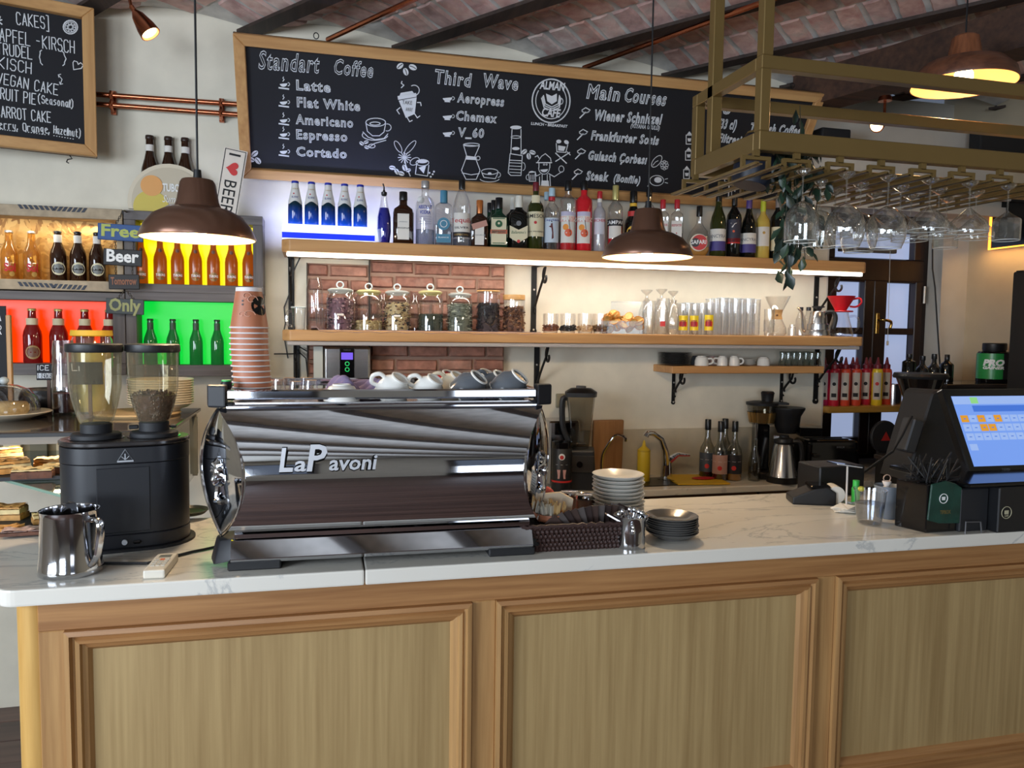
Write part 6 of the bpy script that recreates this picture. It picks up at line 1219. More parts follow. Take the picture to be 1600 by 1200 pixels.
# lens side panels, slightly domed, with bright rim and emblem
lang=math.radians(63)
for s in (-1,1):
    dx=Vector((-s*math.cos(lang),-math.sin(lang),0)); nn=Vector((s*math.sin(lang),-math.cos(lang),0)); c0=Vector((s*.357,.05,.207))
    hh=.141; hw=.128
    def half(z): 
        k=z/hh; return hw*max(0,1-k*k)**.92
    def lf(u,v):
        z=-hh+2*hh*v; w=half(z); q_=(2*u-1); return c0+dx*(q_*w)+Vector((0,0,z))+nn*(.014*(1-q_*q_)*(1-(z/hh)**2))
    O('side_lens',B().grid(lf,12,22),CHROME,em,sm=80,label='polished lens-shaped side panel')
    rim=[c0+dx*half(-hh+2*hh*i/24)+Vector((0,0,-hh+2*hh*i/24)) for i in range(25)]+[c0-dx*half(hh-2*hh*i/24)+Vector((0,0,hh-2*hh*i/24)) for i in range(1,24)]
    O('lens_rim',B().tube(rim,.0042,8,closed=True),STEELP,em)
    # lion-head like relief emblem with scroll mane
    e=B(); pc=c0+nn*.014+dx*.025+Vector((0,0,.004)); 
    e.sph(pc+Vector((0,0,.0)),(.013,.013,.018),12,8).sph(pc+nn*.008+Vector((0,0,-.016)),(.009,.009,.013),10,6)
    for k in range(9):
        a=PI*k/8; d_=dx*math.cos(a)+Vector((0,0,1))*math.sin(a); e.tube([pc+d_*.010,pc+d_*.022+nn*.006,pc+d_*.033+Vector((0,0,-.004)),pc+d_*.036+Vector((0,0,-.014))],[.004,.005,.0035,.0015],6)
    e.tube([pc+Vector((0,0,-.03)),pc+Vector((0,0,-.055))+nn*.004,pc+Vector((0,0,-.062))+dx*.02],[.010,.006,.003],8).tube([pc+Vector((0,0,-.062))-dx*.02,pc+Vector((0,0,-.064))+nn*.006,pc+Vector((0,0,-.062))+dx*.022],.006,8)
    O('emblem_relief',e,CHROME,em)
    # black corner brackets
    x=s*.357; O('rail_bracket',B().extr([(x-s*.018,-.012,.352),(x+s*.018,-.0,.352),(x+s*.024,.03,.352),(x-s*.018,.03,.352)],(0,0,.047)).b2(min(x-s*.034,x-s*.018),max(x-s*.034,x-s*.018),-.004,.02,.35,.362),mat('bracket_black',(12,14,22),.5),em,sm=0,bev=.004,bs=2)
    O('foot_bracket',B().extr([(s*.335,-.004,.02),(s*.372,.02,.008),(s*.385,.075,.008),(s*.335,.09,.02)],(-s*.012,.012,.050)),MC['bracket_black'],em,sm=30,bev=.006,bs=2)
    O('foot',B().box((s*.285,.035,.010),(.11,.08,.020),taper=1.0),BLK,em,sm=0,bev=.003); O('foot',B().box((s*.285,.33,.010),(.06,.06,.020)),BLK,em,sm=0,bev=.003)
# raised script lettering with black outline plate behind
ly=-.062-.006
for dz,mm,dy,bo in ((0,mat('letter_silver',(214,216,222),.25,.4),-.008,.02),(-.002,BLKG,.001,.06)):
    for s_,x,h,w in (('L',-.214,.050,.028),('a',-.186,.032,.024),('P',-.152,.056,.042),('avoni',-.078,.032,.100)):
        txt(s_,mm,em,(x+.0,ly+dy,.226+dz),h=h,w=w,ext=.006,shear=.15,bold=bo,name='raised_letter')
# ---------------------------------------------------------------- on top of the machine
MT=CT+.362
def mtop(cx,yl): return em_pt(cx,yl)
def em_at(cx,yl):
    """point on the cup tray at photo column cx, yl metres behind the machine front"""
    Y=MO.y+yl; return at(cx,Y,MT)
# takeaway cups: inverted stack
CUPM=mat('terracotta_cup',(180,112,80),.5,ns=18,na=.10); CUPR=mat('cup_rim_white',(228,222,222),.5); ZEB=mat('cup_print',(212,160,136),.55); 
p=em_at(396,.10); m=mpp(p); ch=.094; r0=.0275; r1=.0405
def cupmesh(): return B().lathe([(r1,0),(r1,.002),(r0,ch-.008),(r0,ch-.006),(r0-.004,ch-.006),(r0-.004,ch-.01)],30)
cm_=mesh('cup',cupmesh(),CUPM,sm=40); rimm=mesh('rolled_rim',B().tube([(r1*1.02*math.cos(a),r1*1.02*math.sin(a),.002) for a in [i*PI/15 for i in range(30)]],.0019,6,closed=True),CUPR); basem=mesh('base_band',B().lathe([(r0+.0008,ch-.014),(r0+.0002,ch-.004),(r0-.003,ch-.004),(r0-.003,ch-.012)],30),CUPR)
H=W(396,447,p.y).z-MT; n=14; pitch=(H-ch)/(n-1); base0=None
for i in range(n):
    lean=Vector((-.0008*i,0,0)) if i<9 else Vector((-.0072,0,0)); top=i==n-1
    if base0 is None:
        t=T('paper_cup','terracotta paper cup nested in the tall upside-down stack on the espresso machine','cup',p,0,'stack of paper cups on the espresso machine'); O('cup',cm_,None,t); O('rolled_rim',rimm,None,t); base0=t
    elif not top: dup(base0,p+lean+Vector((0,0,pitch*i)))
    else:
        t=T('paper_cup','topmost terracotta paper cup of the tall upside-down stack, with a dark round print','cup',p+lean+Vector((0,0,pitch*i)),0,'stack of paper cups on the espresso machine'); O('cup',cm_,None,t); O('rolled_rim',rimm,None,t); O('base_band',basem,None,t)
        rr_=lambda z:r1+(r0-r1)*z/ch
        vs=[]; a0=math.radians(48); R_=rr_(.055)
        for k in range(20):
            aa=2*PI*k/20; z_=.050+.021*math.sin(aa); th=a0+.021*math.cos(aa)/R_; q_=rr_(z_)+.0006; vs.append((q_*math.sin(th),-q_*math.cos(th),z_))
        vs.append(((rr_(.050)+.0012)*math.sin(a0),-(rr_(.050)+.0012)*math.cos(a0),.050)); O('round_print',B().add(vs,[(20,k,(k+1)%20) for k in range(20)]),BLKG,t,sm=0)
        for zz in (.052,.060): O('print_dot',B().add([((rr_(zz)+.0006)*math.sin(-.35+.06*math.cos(k)),-(rr_(zz)+.0006)*math.cos(-.35+.06*math.cos(k)),zz+.0022*math.sin(k)) for k in [j*PI/4 for j in range(8)]],[tuple(range(8))]),BLK,t,sm=0)
        sw=B()
        for (c1,c2,rr2) in ((-.1,.07,.010),(.25,.062,.012),(-.35,.03,.008),(.05,.03,.011)):
            pts=[]
            for k in range(10):
                aa=k*.6; r_=rr2*(1-k/12); th=c1+r_*math.cos(aa)/r0; z_=c2+r_*math.sin(aa); q_=rr_(z_)+.0004; pts.append((q_*math.sin(th),-q_*math.cos(th),z_))
            sw.tube(pts,.0009,4)
        O('swirl_print',sw,ZEB,t)
def dcup(name,label,cx,yl,w,yt,mm,hs,grp=None,tilt=0,innerm=None,rz=None,prof=None):
    p=em_at(cx,yl); m=mpp(p); R=w*m/2; H=(W(cx,yt,p.y).z-MT)/(1 if not tilt else 1); 
    t=T(name,label,'cup',p,0 if rz is None else rz,grp)
    if tilt: # leaning cup resting on its side: profile open end tilted towards the viewer's right
        R=w*m*.44; Hc=R*1.35; M=Matrix.Translation((0,0,R*.55))@Matrix.Rotation(tilt,4,'Y')@Matrix.Rotation(.42,4,'X')@Matrix.Translation((0,0,-Hc*.35))@Matrix(((1,0,0,0),(0,1,0,0),(0,0,-1,Hc),(0,0,0,1)))
        O('cup_body',B().lathe([(0,0),(.5*R,0),(.52*R,.03*Hc),(.85*R,.25*Hc),(1.0*R,.62*Hc),(1.03*R,Hc),(.97*R,Hc),(.9*R,.6*Hc),(.5*R,.12*Hc),(0,.10*Hc)],28,M=M),mm,t,sm=60)
        O('foot_ring',B().tube([M@Vector((.52*R*math.cos(a),.52*R*math.sin(a),-.002)) for a in [i*PI/12 for i in range(24)]],.0028,6,closed=True),innerm or WHITE,t)
        O('cup_rim',B().tube([M@Vector((1.0*R*math.cos(a),1.0*R*math.sin(a),Hc)) for a in [i*PI/14 for i in range(28)]],.0022,6,closed=True),innerm or WHITE,t)
        if hs: O('handle',B().tube([M@Vector(v) for v in ((hs*R*.95,0,.8*Hc),(hs*R*1.35,0,.8*Hc),(hs*R*1.5,0,.5*Hc),(hs*R*1.2,0,.25*Hc),(hs*R*.85,0,.28*Hc))],.005,8),innerm or mm,t)
    else:
        O('cup_body',B().lathe([(r*R,h*H) for r,h in (prof or [(1,0),(.99,.05),(.92,.5),(.70,.85),(.52,.92),(.50,1),(.42,1),(.40,.93),(0,.93)])],28),mm,t,sm=50)
        if hs: O('handle',B().tube([(hs*R*.9,0,.72*H),(hs*R*1.3,0,.74*H),(hs*R*1.45,0,.5*H),(hs*R*1.25,0,.25*H),(hs*R*.97,0,.22*H)],.0045,8),mm,t)
    return t
TG=[(1,0),(.96,.1),(.78,.9),(.76,1),(.0,1)]
for x,yl,yt,l in ((436,.06,592,'front left'),(462,.055,596,'front middle'),(486,.05,594,'front right'),(430,.15,590,'rear left'),(452,.15,590,'rear middle'),(478,.15,590,'rear right')):
    p=em_at(x,yl); vessel('drinking_glass',f'{l} upside-down glass beside the paper cup stack on the machine','glass',x,p.y,MT,25,yt,TG,n=10)
dcup('espresso_cup','white cup upside down in front of the purple cloth',534,.035,56,600,WHITE,0)
dcup('cappuccino_cup','white cup with handle, left of the two tilted white cups',614,.06,58,588,WHITE,-1,tilt=.5)
dcup('cappuccino_cup','smaller white cup right of centre on the machine',669,.06,54,590,WHITE,-1,tilt=.5)
dcup('cappuccino_cup','cream cup leaning behind the left grey cup',706,.13,54,583,CREAMC,-1,tilt=.45)
dcup('cappuccino_cup','red cup at the back of the machine top',694,.22,50,578,REDC,0,tilt=.4)
dcup('cappuccino_cup','left of two dark grey cups with white rims on the machine',733,.06,62,584,GREYC,0,tilt=.62)
dcup('cappuccino_cup','right of two dark grey cups with white rims on the machine',796,.06,64,584,GREYC,0,tilt=.62)
dcup('cappuccino_cup','grey cup behind between the two front grey cups',771,.15,54,580,GREYC,-1,tilt=.5)
dcup('cappuccino_cup','beige cup at the rear right of the machine top',752,.22,52,577,CREAMC,0,tilt=.4)
# purple cloth
p=em_at(560,.11); t_=mpp(p)
def clf(u,v):
    x=(u-.5)*.185; y=(v-.5)*.13; h=.028*math.exp(-((u-.30)/.20)**2)+.022*math.exp(-((u-.72)/.16)**2)+.009*math.sin(17*u+6*v)+.007*math.sin(26*v+13*u)+.006
    e=min(u,1-u,v,1-v); h=h*min(1,e*7); return (x,y,.004+max(0,h))
tag(O('cleaning_cloth',B().grid(clf,44,32),mat('cloth_purple',(126,114,148),.95,ns=60,na=.1),sm=80,loc=p),'crumpled purple cleaning cloth between the cups on the machine','cloth')
# small black tap knob at left corner of machine
p=em_at(357,.05); t=T('tamper','small black tamper with green top left of the paper cups','tamper',p+Vector((-.004,0,.002))); O('handle',B().lathe([(.0,0),(.009,0),(.007,.012),(.010,.026),(.012,.034),(.010,.040),(0,.041)],14),BLK,t); O('top_disc',B().cyl((0,0,.0405),.010,.003,14),mat('green_disc',(60,200,100),.4),t)
# ---------------------------------------------------------------- grinder
GP=G(200,846,CT); gt=T('coffee_grinder','black twin-hopper coffee grinder on the left end of the counter','grinder',GP,face(GP)*.9)
gm=mpp(GP); gw=.140; gd=.088
def stadium(w,d,n=10):
    pts=[]
    for s,c in ((1,w-d),(-1,-(w-d))):
        for i in range(n+1):
            a=-PI/2+PI*i/n if s>0 else PI/2+PI*i/n; pts.append((c+d*math.cos(a),d*math.sin(a)))
    return pts
def stad(w,d,z0,z1,cx=0,cy=0): return B().extr([(x+cx,y+cy,z0) for x,y in stadium(w,d,14)],(0,0,z1-z0))
GH=W(200,684,GP.y-.02).z-CT
O('base_ring',stad(gw+.012,gd+.012,0,.006),BLKM,gt,sm=30); GB=mat('grinder_black',(26,28,34),.42)
O('lower_body',stad(gw,gd,.006,.038),GB,gt,sm=30,bev=.002); O('main_body',stad(gw-.001,gd-.001,.039,GH-.052),GB,gt,sm=30,bev=.001); O('upper_band',stad(gw,gd,GH-.051,GH-.014),GB,gt,sm=30,bev=.001); O('top_plate',stad(gw+.002,gd+.002,GH-.012,GH),mat('grinder_top',(44,40,40),.25),gt,sm=30,bev=.003)
O('front_panel',B().b2(-.06,.05,-gd-.0015,-gd+.004,.045,GH-.060),GB,gt,sm=0,bev=.001); O('power_button',B().cyl((0,0,0),.006,.006,14,M=Matrix.Translation((-.005,-gd-.002,.022))@Matrix.Rotation(PI/2,4,'X')),mat('button_white',(220,224,232),.3),gt); O('knob',B().b2(.012,.030,-gd-.008,-gd,.016,.024),BLKG,gt,sm=0,bev=.003)
tri=[(-.016,-gd-.001,GH-.044),(.016,-gd-.001,GH-.044),(0,-gd-.001,GH-.018)]; O('emblem',B().tube(tri,.0011,4,closed=True).b2(-.017,.017,-gd-.0015,-gd-.0005,GH-.047,GH-.0435).tube([(0,-gd-.001,GH-.042),(0,-gd-.001,GH-.028)],.0012,4).tube([(0,-gd-.001,GH-.042),(-.008,-gd-.001,GH-.034)],.001,4).tube([(0,-gd-.001,GH-.042),(.008,-gd-.001,GH-.034)],.001,4),mat('emblem_silver',(206,210,216),.3,.5),gt,sm=0)
HOPG=glass('hopper_plastic',(236,232,218),edge=.45,body=.07,bcol=(220,212,180)); hh_=W(200,537,GP.y).z-CT-GH
for s,sx_ in ((-1,-.062),(1,.062)):
    c=(sx_,0 if s<0 else -.004,GH)
    O('hopper_collar',B().lathe([(.052,0),(.054,.002),(.054,.010),(.050,.013),(.034,.014),(.034,.034),(.030,.036)],26,c),BLKM,gt,sm=30); O('silver_ring',B().lathe([(.058,.0),(.060,.0012),(.055,.0016)],28,c),STEELP,gt)
    hp=[(.031,.034),(.036,.040),(.047,.075),(.056,.120),(.0575,hh_-.02),(.058,hh_-.018)]
    hb=O('hopper',B().lathe(hp,32,c),HOPG,gt,sm=60,label='empty clear yellowish hopper' if s<0 else 'clear hopper half full of dark coffee beans')
    O('hopper_lid',B().lathe([(.060,hh_-.020),(.062,hh_-.016),(.061,hh_-.002),(.057,hh_),(0,hh_)],32,c),BLK,gt,sm=40)
    if s>0:
        O('slide_tab',B().b2(sx_-.055,sx_-.034,-.008,.006,GH+.018,GH+.028).b2(sx_+.034,sx_+.05,-.006,.006,GH+.018,GH+.026),BLKM,gt,sm=0,bev=.002)
        BEAN=mat('coffee_bean',(98,68,54),.3,ns=90,na=.4); bb=B(); rr=random.Random(3); bb.lathe([(0,.037),(.030,.038),(.044,.075),(.050,.100),(.0,.104)],22,c)
        for i in range(650):
            z=rr.uniform(.042,.108); R=.030+.0268*min(1,(z-.034)/.085)**.75; top=z>.098; r=R-.003 if not top else rr.uniform(0,R-.004); a=rr.uniform(0,2*PI); cc=Vector(c)+Vector((r*math.cos(a),r*math.sin(a),z)); M=(Matrix.Rotation(a,3,'Z')@Matrix.Rotation(rr.uniform(0,PI),3,'X'))
            k=[M@Vector(v) for v in ((.0026,0,0),(-.0022,0,0),(0,.0058,0),(0,-.0058,0),(0,0,.004),(0,0,-.004))]; bb.add([cc+v for v in k],[(0,2,4),(2,1,4),(1,3,4),(3,0,4),(2,0,5),(1,2,5),(3,1,5),(0,3,5)])
        o=O('coffee_beans',bb,BEAN,gt,sm=60); o['kind']='stuff'
# black pan edge behind grinder right, cable
p=G(304,812,CT); tag(O('round_tray',B().lathe([(0,.002),(.045,.002),(.055,.012),(.052,.013),(.044,.006),(0,.005)],30,M=Matrix.Translation((-.02,.02,.012))),mat('tray_green',(40,44,32),.3),loc=p),'dark round tray edge poking out right of the grinder','tray')
tag(O('power_cable',B().tube([G(x,y,CT+.004) for x,y in ((160,880),(230,880),(262,872),(300,862),(326,857),(345,852))],.0032,6),BLK),'black cable on the marble between grinder and espresso machine','cable')
# ---------------------------------------------------------------- milk jug
p=G(111,893,CT); m=mpp(p); R=46*m; H=.148*1.0; H=(W(111,795,p.y).z-CT); t=T('milk_jug','polished steel milk jug at the left front of the counter','jug',p,face(p))
O('jug_body',B().lathe([(0,0),(.96*R,0),(R,.03*H),(R*1.0,.10*H),(R*.97,.14*H),(R*.93,.4*H),(R*.88,.92*H),(R*.90,.98*H),(R*.92,H),(R*.88,.99*H),(R*.86,.90*H),(R*.9,.1*H),(0,.08*H)],40),STEELP,t,sm=50)
O('spout',B().extr([(-R*.25,R*.78,H*.86),(0,R*1.05,H*1.02),(R*.25,R*.78,H*.86),(R*.2,R*.84,H*1.0),(-R*.2,R*.84,H*1.0)],(0,.003,.001)),STEELP,t,sm=30)
O('handle',B().tube([(R*.55,-R*.66,H*.86),(R*.82,-R*.98,H*.88),(R*.88,-R*1.06,H*.72),(R*.78,-R*.96,H*.35),(R*.60,-R*.74,H*.16)],.009,8,flat=.6),STEELP,t)
# remote control
P=[G(x,y,CT) for x,y in ((222,904),(259,903),(280,878),(246,876))]; c=sum(P,Vector())/4; ang=math.atan2((P[3]-P[0]).y,(P[3]-P[0]).x)-PI/2; L=(P[3]-P[0]).length; w=(P[1]-P[0]).length*.92
t=T('remote_control','cream white remote control lying between milk jug and espresso machine','remote',c,ang); O('case',B().box((0,0,.009),(w,L,.018)),mat('remote_white',(220,214,200),.4),t,sm=0,bev=.004,bs=2)
O('display',B().b2(-w*.28,w*.28,L*.22,L*.38,.018,.0186),mat('lcd_grey',(120,124,118),.3),t,sm=0)
bt_=mat('button_grey',(190,186,176),.5)
for r_ in range(4):
    for c_ in (-1,0,1): O('button',B().b2(c_*w*.24-.004,c_*w*.24+.004,L*(.10-.11*r_)-.004,L*(.10-.11*r_)+.004,.018,.0195),mat('button_orange',(214,110,70),.5) if (r_==0 and c_==0) else bt_,t,sm=0)
# ---------------------------------------------------------------- basket with cup of sticks, sugar sachets, napkins
BK=mat('wicker_brown',(58,38,34),.5); pf=G(902,860,CT); t=T('wicker_basket','dark brown woven basket right of the espresso machine','basket',Vector((pf.x,pf.y+.062,CT)),-.03); bw,bd,bh=.115,.058,.062
kw_=.0145
for side in range(4):
    sd=B(); 
    L=(bw if side%2==0 else bd)
    n=int(2*L/.010)
    for j in range(6):
        z=.006+.0105*j; ex=1+.16*z/bh
        pts=[]
        for i in range(n*2+1):
            u=-1+i/n; o_=.0022*(1 if (i+j)%2 else -1)
            x=(u*bw*ex,-bd*ex+o_) if side==0 else (bw*ex+o_,u*bd*ex) if side==1 else (u*bw*ex,bd*ex+o_) if side==2 else (-bw*ex+o_,u*bd*ex)
            pts.append((x[0],x[1],z))
        sd.tube(pts,.0045,5)
    for i in range(n+1):
        u=-1+2*i/n; sd.tube([((u*bw,-bd) if side==0 else (bw,u*bd) if side==1 else (u*bw,bd) if side==2 else (-bw,u*bd))+(0.0,),tuple((u*bw*1.16,-bd*1.16) if side==0 else (bw*1.16,u*bd*1.16) if side==1 else (u*bw*1.16,bd*1.16) if side==2 else (-bw*1.16,u*bd*1.16))+(bh,)],.0032,5)
    O('woven_side',sd,BK,t)
O('rim_braid',B().tube([(x*bw*1.17,y*bd*1.17,bh+.002*math.sin(40*(x+y))) for x,y in [(-1+2*i/24,-1) for i in range(24)]+[(1,-1+2*i/14) for i in range(14)]+[(1-2*i/24,1) for i in range(24)]+[(-1,1-2*i/14) for i in range(14)]],.0058,6,closed=True),BK,t); O('basket_floor',B().b2(-bw,bw,-bd,bd,0,.004),BK,t,sm=0)
bp=Vector(t.location)
# napkins, sachets and stirrer cup standing inside
NAP=mat('napkin_cream',(240,222,194),.85)
q_=bp+Vector((-.055,.036,.006)); tag(O('napkin_stack',B().extr([(-.062,0,0),(.065,0,0),(.078,.004,.094),(.045,.008,.112),(-.058,.006,.108),(-.080,.004,.082)],(.004,.014,0)),NAP,sm=0,loc=q_),'cream paper napkins standing at the back of the basket','napkin')
cpp=bp+Vector((-.048,-.002,.006)); t=T('stirrer_cup','terracotta paper cup of wooden stirrers and paper sticks in the basket','cup',cpp); 
O('cup_body',B().lathe([(0,0),(.026,0),(.034,.070),(.035,.070),(.0345,.073),(.033,.072),(.025,.004)],26),CUPM,t); O('round_print',patch(.0325,.42,.022,.056,8),BLKG,t).rotation_euler[2]=-.85
rr=random.Random(8); WD=mat('stirrer_wood',(214,178,120),.7); PW=mat('stick_paper',(206,200,184),.8)
for i in range(44):
    a=rr.uniform(0,2*PI); r=rr.uniform(.004,.028); th=rr.uniform(.0,.30); left=math.cos(a)<.1
    Lz=.098+rr.uniform(-.01,.008); bx_=Vector((r*.6*math.cos(a),r*.6*math.sin(a),.01)); tp=Vector((r*1.45*math.cos(a),r*1.2*math.sin(a),Lz))
    d_=tp-bx_; M=Matrix.Translation((bx_+tp)/2)@d_.to_track_quat('Z','Y').to_matrix().to_4x4()@Matrix.Rotation(rr.uniform(0,3),4,'Z'); k=B().box((0,0,0),(.0055,.0012,d_.length)); k.xf(M); O('stirrer_stick',k,PW if left else WD,t,sm=0)
SC_=[mat('sachet_brown',(74,56,50),.6),mat('sachet_grey',(92,84,82),.6),mat('sachet_dark',(56,42,40),.6)]
for i in range(12):
    x=-.012+.011*i; tl=-.75+.11*i; k=B().box((0,0,.040),(.038,.003,.085)); k.xf(Matrix.Translation((bp.x+x+.004,bp.y-.030+.0045*i,CT+.012))@Matrix.Rotation(.12,4,'X')@Matrix.Rotation(tl,4,'Y')); tag(O('sugar_sachet',k,SC_[i%3],sm=0,bev=.001),'flat brown-grey sugar sachet fanned out in the front of the basket','sachet','sugar sachets in the basket')
# ---------------------------------------------------------------- saucers and spoons
SAU=[(0,.05),(.50,.04),(.52,.0),(.57,.0),(.60,.06),(.80,.12),(.98,.26),(1,.28),(.98,.295),(.62,.12),(.5,.08),(0,.08)]
ps=G(968,824,CT); R=41*mpp(ps); Hs=W(966,746,ps.y).z-CT; n=12
stack('saucer','topmost pale grey-white saucer of the tall stack beside the basket','pale saucer in the tall stack beside the basket','tall stack of pale saucers',966,ps.y+.055,CT,81,n,(Hs-.02)/(n-1),SAU,WHITE,jit=.0015,lean=-.0003)
ps=G(1049,850,CT); Hs=W(1049,806,ps.y+.05).z-CT
stack('saucer','topmost dark grey saucer of the low stack','dark grey saucer in the low stack right of the spoon pot','low stack of dark saucers',1049,ps.y+.055,CT,82,8,(Hs-.018)/7,SAU,DARKC,jit=.0015)
p=G(985,854,CT); m=mpp(p); R=22.5*m; H=W(986,804,p.y).z-CT; t=T('spoon_pot','polished steel pot holding teaspoons in front of the pale saucers','pot',p,0)
O('pot_body',B().lathe([(0,0),(.98*R,0),(R,.04*H),(R,.20*H),(R*.97,.5*H),(R*1.02,.85*H),(R*1.25,H),(R*1.2,H),(R*.96,.84*H),(R*.9,.1*H),(0,.08*H)],32),STEELP,t,sm=50); O('spout_lip',B().extr([(-R*1.0,-R*.4,H*.82),(-R*1.9,-R*.25,H*1.05),(-R*1.9,R*.2,H*1.05),(-R*1.0,R*.4,H*.82)],(.002,0,.003)),STEELP,t,sm=30)
O('handle_knob',B().sph((-R*.35,-R*1.05,.72*H),(.006,.007,.009),10,7).sph((-R*.35,-R*1.1,.62*H),(.007,.008,.009),10,7),CHROME,t)
for i,(a,r,th) in enumerate(((2.6,.9,.4),(2.9,.75,.55),(.5,.8,.5),(.2,.9,.62),(.9,.6,.35),(-.3,.85,.5),(1.6,.5,.2),(.0,1.0,.75))):
    d=Vector((math.cos(a)*math.sin(th),math.sin(a)*math.sin(th)*.6,math.cos(th))).normalized(); bs_=p+Vector((-d.x*.02,-d.y*.02,.012)); L=.072
    k=B().tube([bs_,bs_+d*L*.75,bs_+d*L],[.0016,.002,.0035],6); k.sph(tuple(bs_+d*(L+.006)),(.0065,.004,.009),10,6); tag(O('teaspoon',k,CHROME,sm=60),'small steel teaspoon standing in the polished spoon pot','spoon','teaspoons in the steel pot')
# clip-top jars and red cloth behind the basket
for i,(x,y,w_) in enumerate(((890,800,30),(914,812,30))):
    p=G(x,y,CT); vessel('clip_jar',f'{["left","right"][i]} low glass jar with metal lid behind the basket','jar',x,p.y,CT,w_,768 if i==0 else 772,[(0,0),(.95,0),(1,.04),(1,.80),(.9,.84)],mat('jar_brown',(112,84,74),.3),parts=lambda t,R,H:O('metal_lid',B().lathe([(.98*R,.82*H),(1.03*R,.84*H),(1.03*R,.95*H),(.98*R,.99*H),(.9*R,.97*H),(0,.96*H)],24),STEELP,t))
p=G(866,806,CT); tag(O('red_cloth',B().grid(lambda u,v:((u-.5)*.13,(v-.5)*.07,.002+.075*math.exp(-((u-.35)/.28)**2)*min(1,min(u,1-u,v,1-v)*8)+.006*math.sin(20*u)),20,10),mat('cloth_coral',(206,96,90),.9),sm=80,loc=p),'coral red cloth behind the napkins in the basket','cloth')
# ---------------------------------------------------------------- card terminal and receipt spike
p=G(1283,790,CT); t=T('card_terminal','black card terminal with a white paper roll on the counter','terminal',p,-.35)
k=B().extr([(-.085,0,.0),(.045,0,.0),(.045,0,.040),(.020,0,.056),(-.02,0,.050),(-.085,0,.022)],(0,.085,0)); O('case',k,BLK,t,sm=0,bev=.005,bs=2); O('lid_flap',B().b2(-.03,.03,.006,.079,.050,.060),BLKG,t,sm=0,bev=.004)
O('paper_roll',B().lathe([(.0,0),(.026,0),(.026,.060),(0,.060)],26,M=Matrix.Translation((.048,.012,.032))@Matrix.Rotation(-PI/2,4,'X')),PAPER,t)
p=G(1322,800,CT); t=T('receipt_spike','thin metal receipt spike with a flat glass top plate','spike',p); z1=W(1320,728,p.y).z-CT
O('stem',B().tube([(0,0,0),(-.002,0,z1)],.0028,8),mat('spike_white',(206,200,194),.4),t); O('top_plate',B().box((-.005,.01,z1+.002),(.085,.05,.004),ry=.16),glass('plate_glass',(150,160,165),edge=.7,base_=.2),t,sm=0); O('plate_edge',B().tube([(-.048,-.015,z1+.009),(.037,-.015,z1-.004)],.0018,6),mat('plate_bright',(226,228,232),.2,.4),t)
for i in range(5):
    k=B().extr([(-.035,-.02,0),(0,-.028,.008),(.034,-.018,0),(.034,.024,0),(0,.018,.009),(-.035,.026,0)],(0,0,.0012)); k.xf(Matrix.Rotation(.25*i-.5,4,'Z')); tag(O('receipt',k,PAPER,sm=0,loc=p+Vector((0,0,.001+.0035*i))),'crumpled paper receipt on the spike','receipt','receipts on the spike')
tag(O('white_cord',B().tube([G(x,y,CT+.004) for x,y in ((1300,778),(1330,786),(1352,784),(1372,776))],.003,6),mat('cord_white',(220,220,218),.5)),'white cord on the counter behind the receipt spike','cable')
# plastic water cup
p=G(1358,818,CT); m=mpp(p); H=W(1358,764,p.y).z-CT
vessel('plastic_cup','clear plastic cup of water on the right of the counter','cup',1358,p.y,CT,50,764,[(0,.04),(.62,.03),(.66,0),(.70,.04),(.80,.3),(.93,.96),(1,.97),(1,1),(.95,1)],n=28,parts=lambda t,R,H:O('water',B().lathe([(.66*R,.05*H),(.86*R,.60*H),(0,.60*H)],26),WATER,t))
p=G(1390,808,CT); t=vessel('grey_cup','grey cup behind the plastic water cup','cup',1385,p.y,CT,40,758,[(0,0),(.70,0),(.74,.03),(.98,.96),(1,1),(.95,.98),(.7,.1)],mat('cup_bluegrey',(128,136,146),.4),n=28,pname='cup_body')
gx=Vector(t.location); zc=W(1376,760,gx.y).z
tb_=T('teabag_bundle','white tied tea bag bundle sticking out of the grey cup','tea bag',gx+Vector((-.004,0,.062))); O('bag',B().lathe([(.0,0),(.016,.004),(.018,.016),(.007,.030),(.013,.042),(.011,.044),(.004,.034)],12),mat('tea_white',(218,208,200),.9),tb_,sm=80); O('string_loop',B().tube([(.012*math.cos(a),0,.052+.010*math.sin(a)) for a in [i*PI/6 for i in range(12)]],.0016,5,closed=True),mat('string_beige',(190,160,140),.8),tb_)
tag(O('lime_wedge',B().sph((0,0,.0),(.012,.008,.008),12,6),mat('lemon_yellow',(222,214,60),.5),loc=G(1353,768,CT+.062)+Vector((0,.02,.004))),'yellow lemon wedge seen over the water cup','fruit')
tag(O('green_cap_bottle',B().lathe([(0,0),(.012,0),(.013,.045),(.010,.05),(.010,.07),(0,.071)],16),mat('cap_green',(60,190,80),.4),loc=G(1352,790,CT)+Vector((0,.045,0))),'small bottle with bright green cap behind the water cup','bottle')
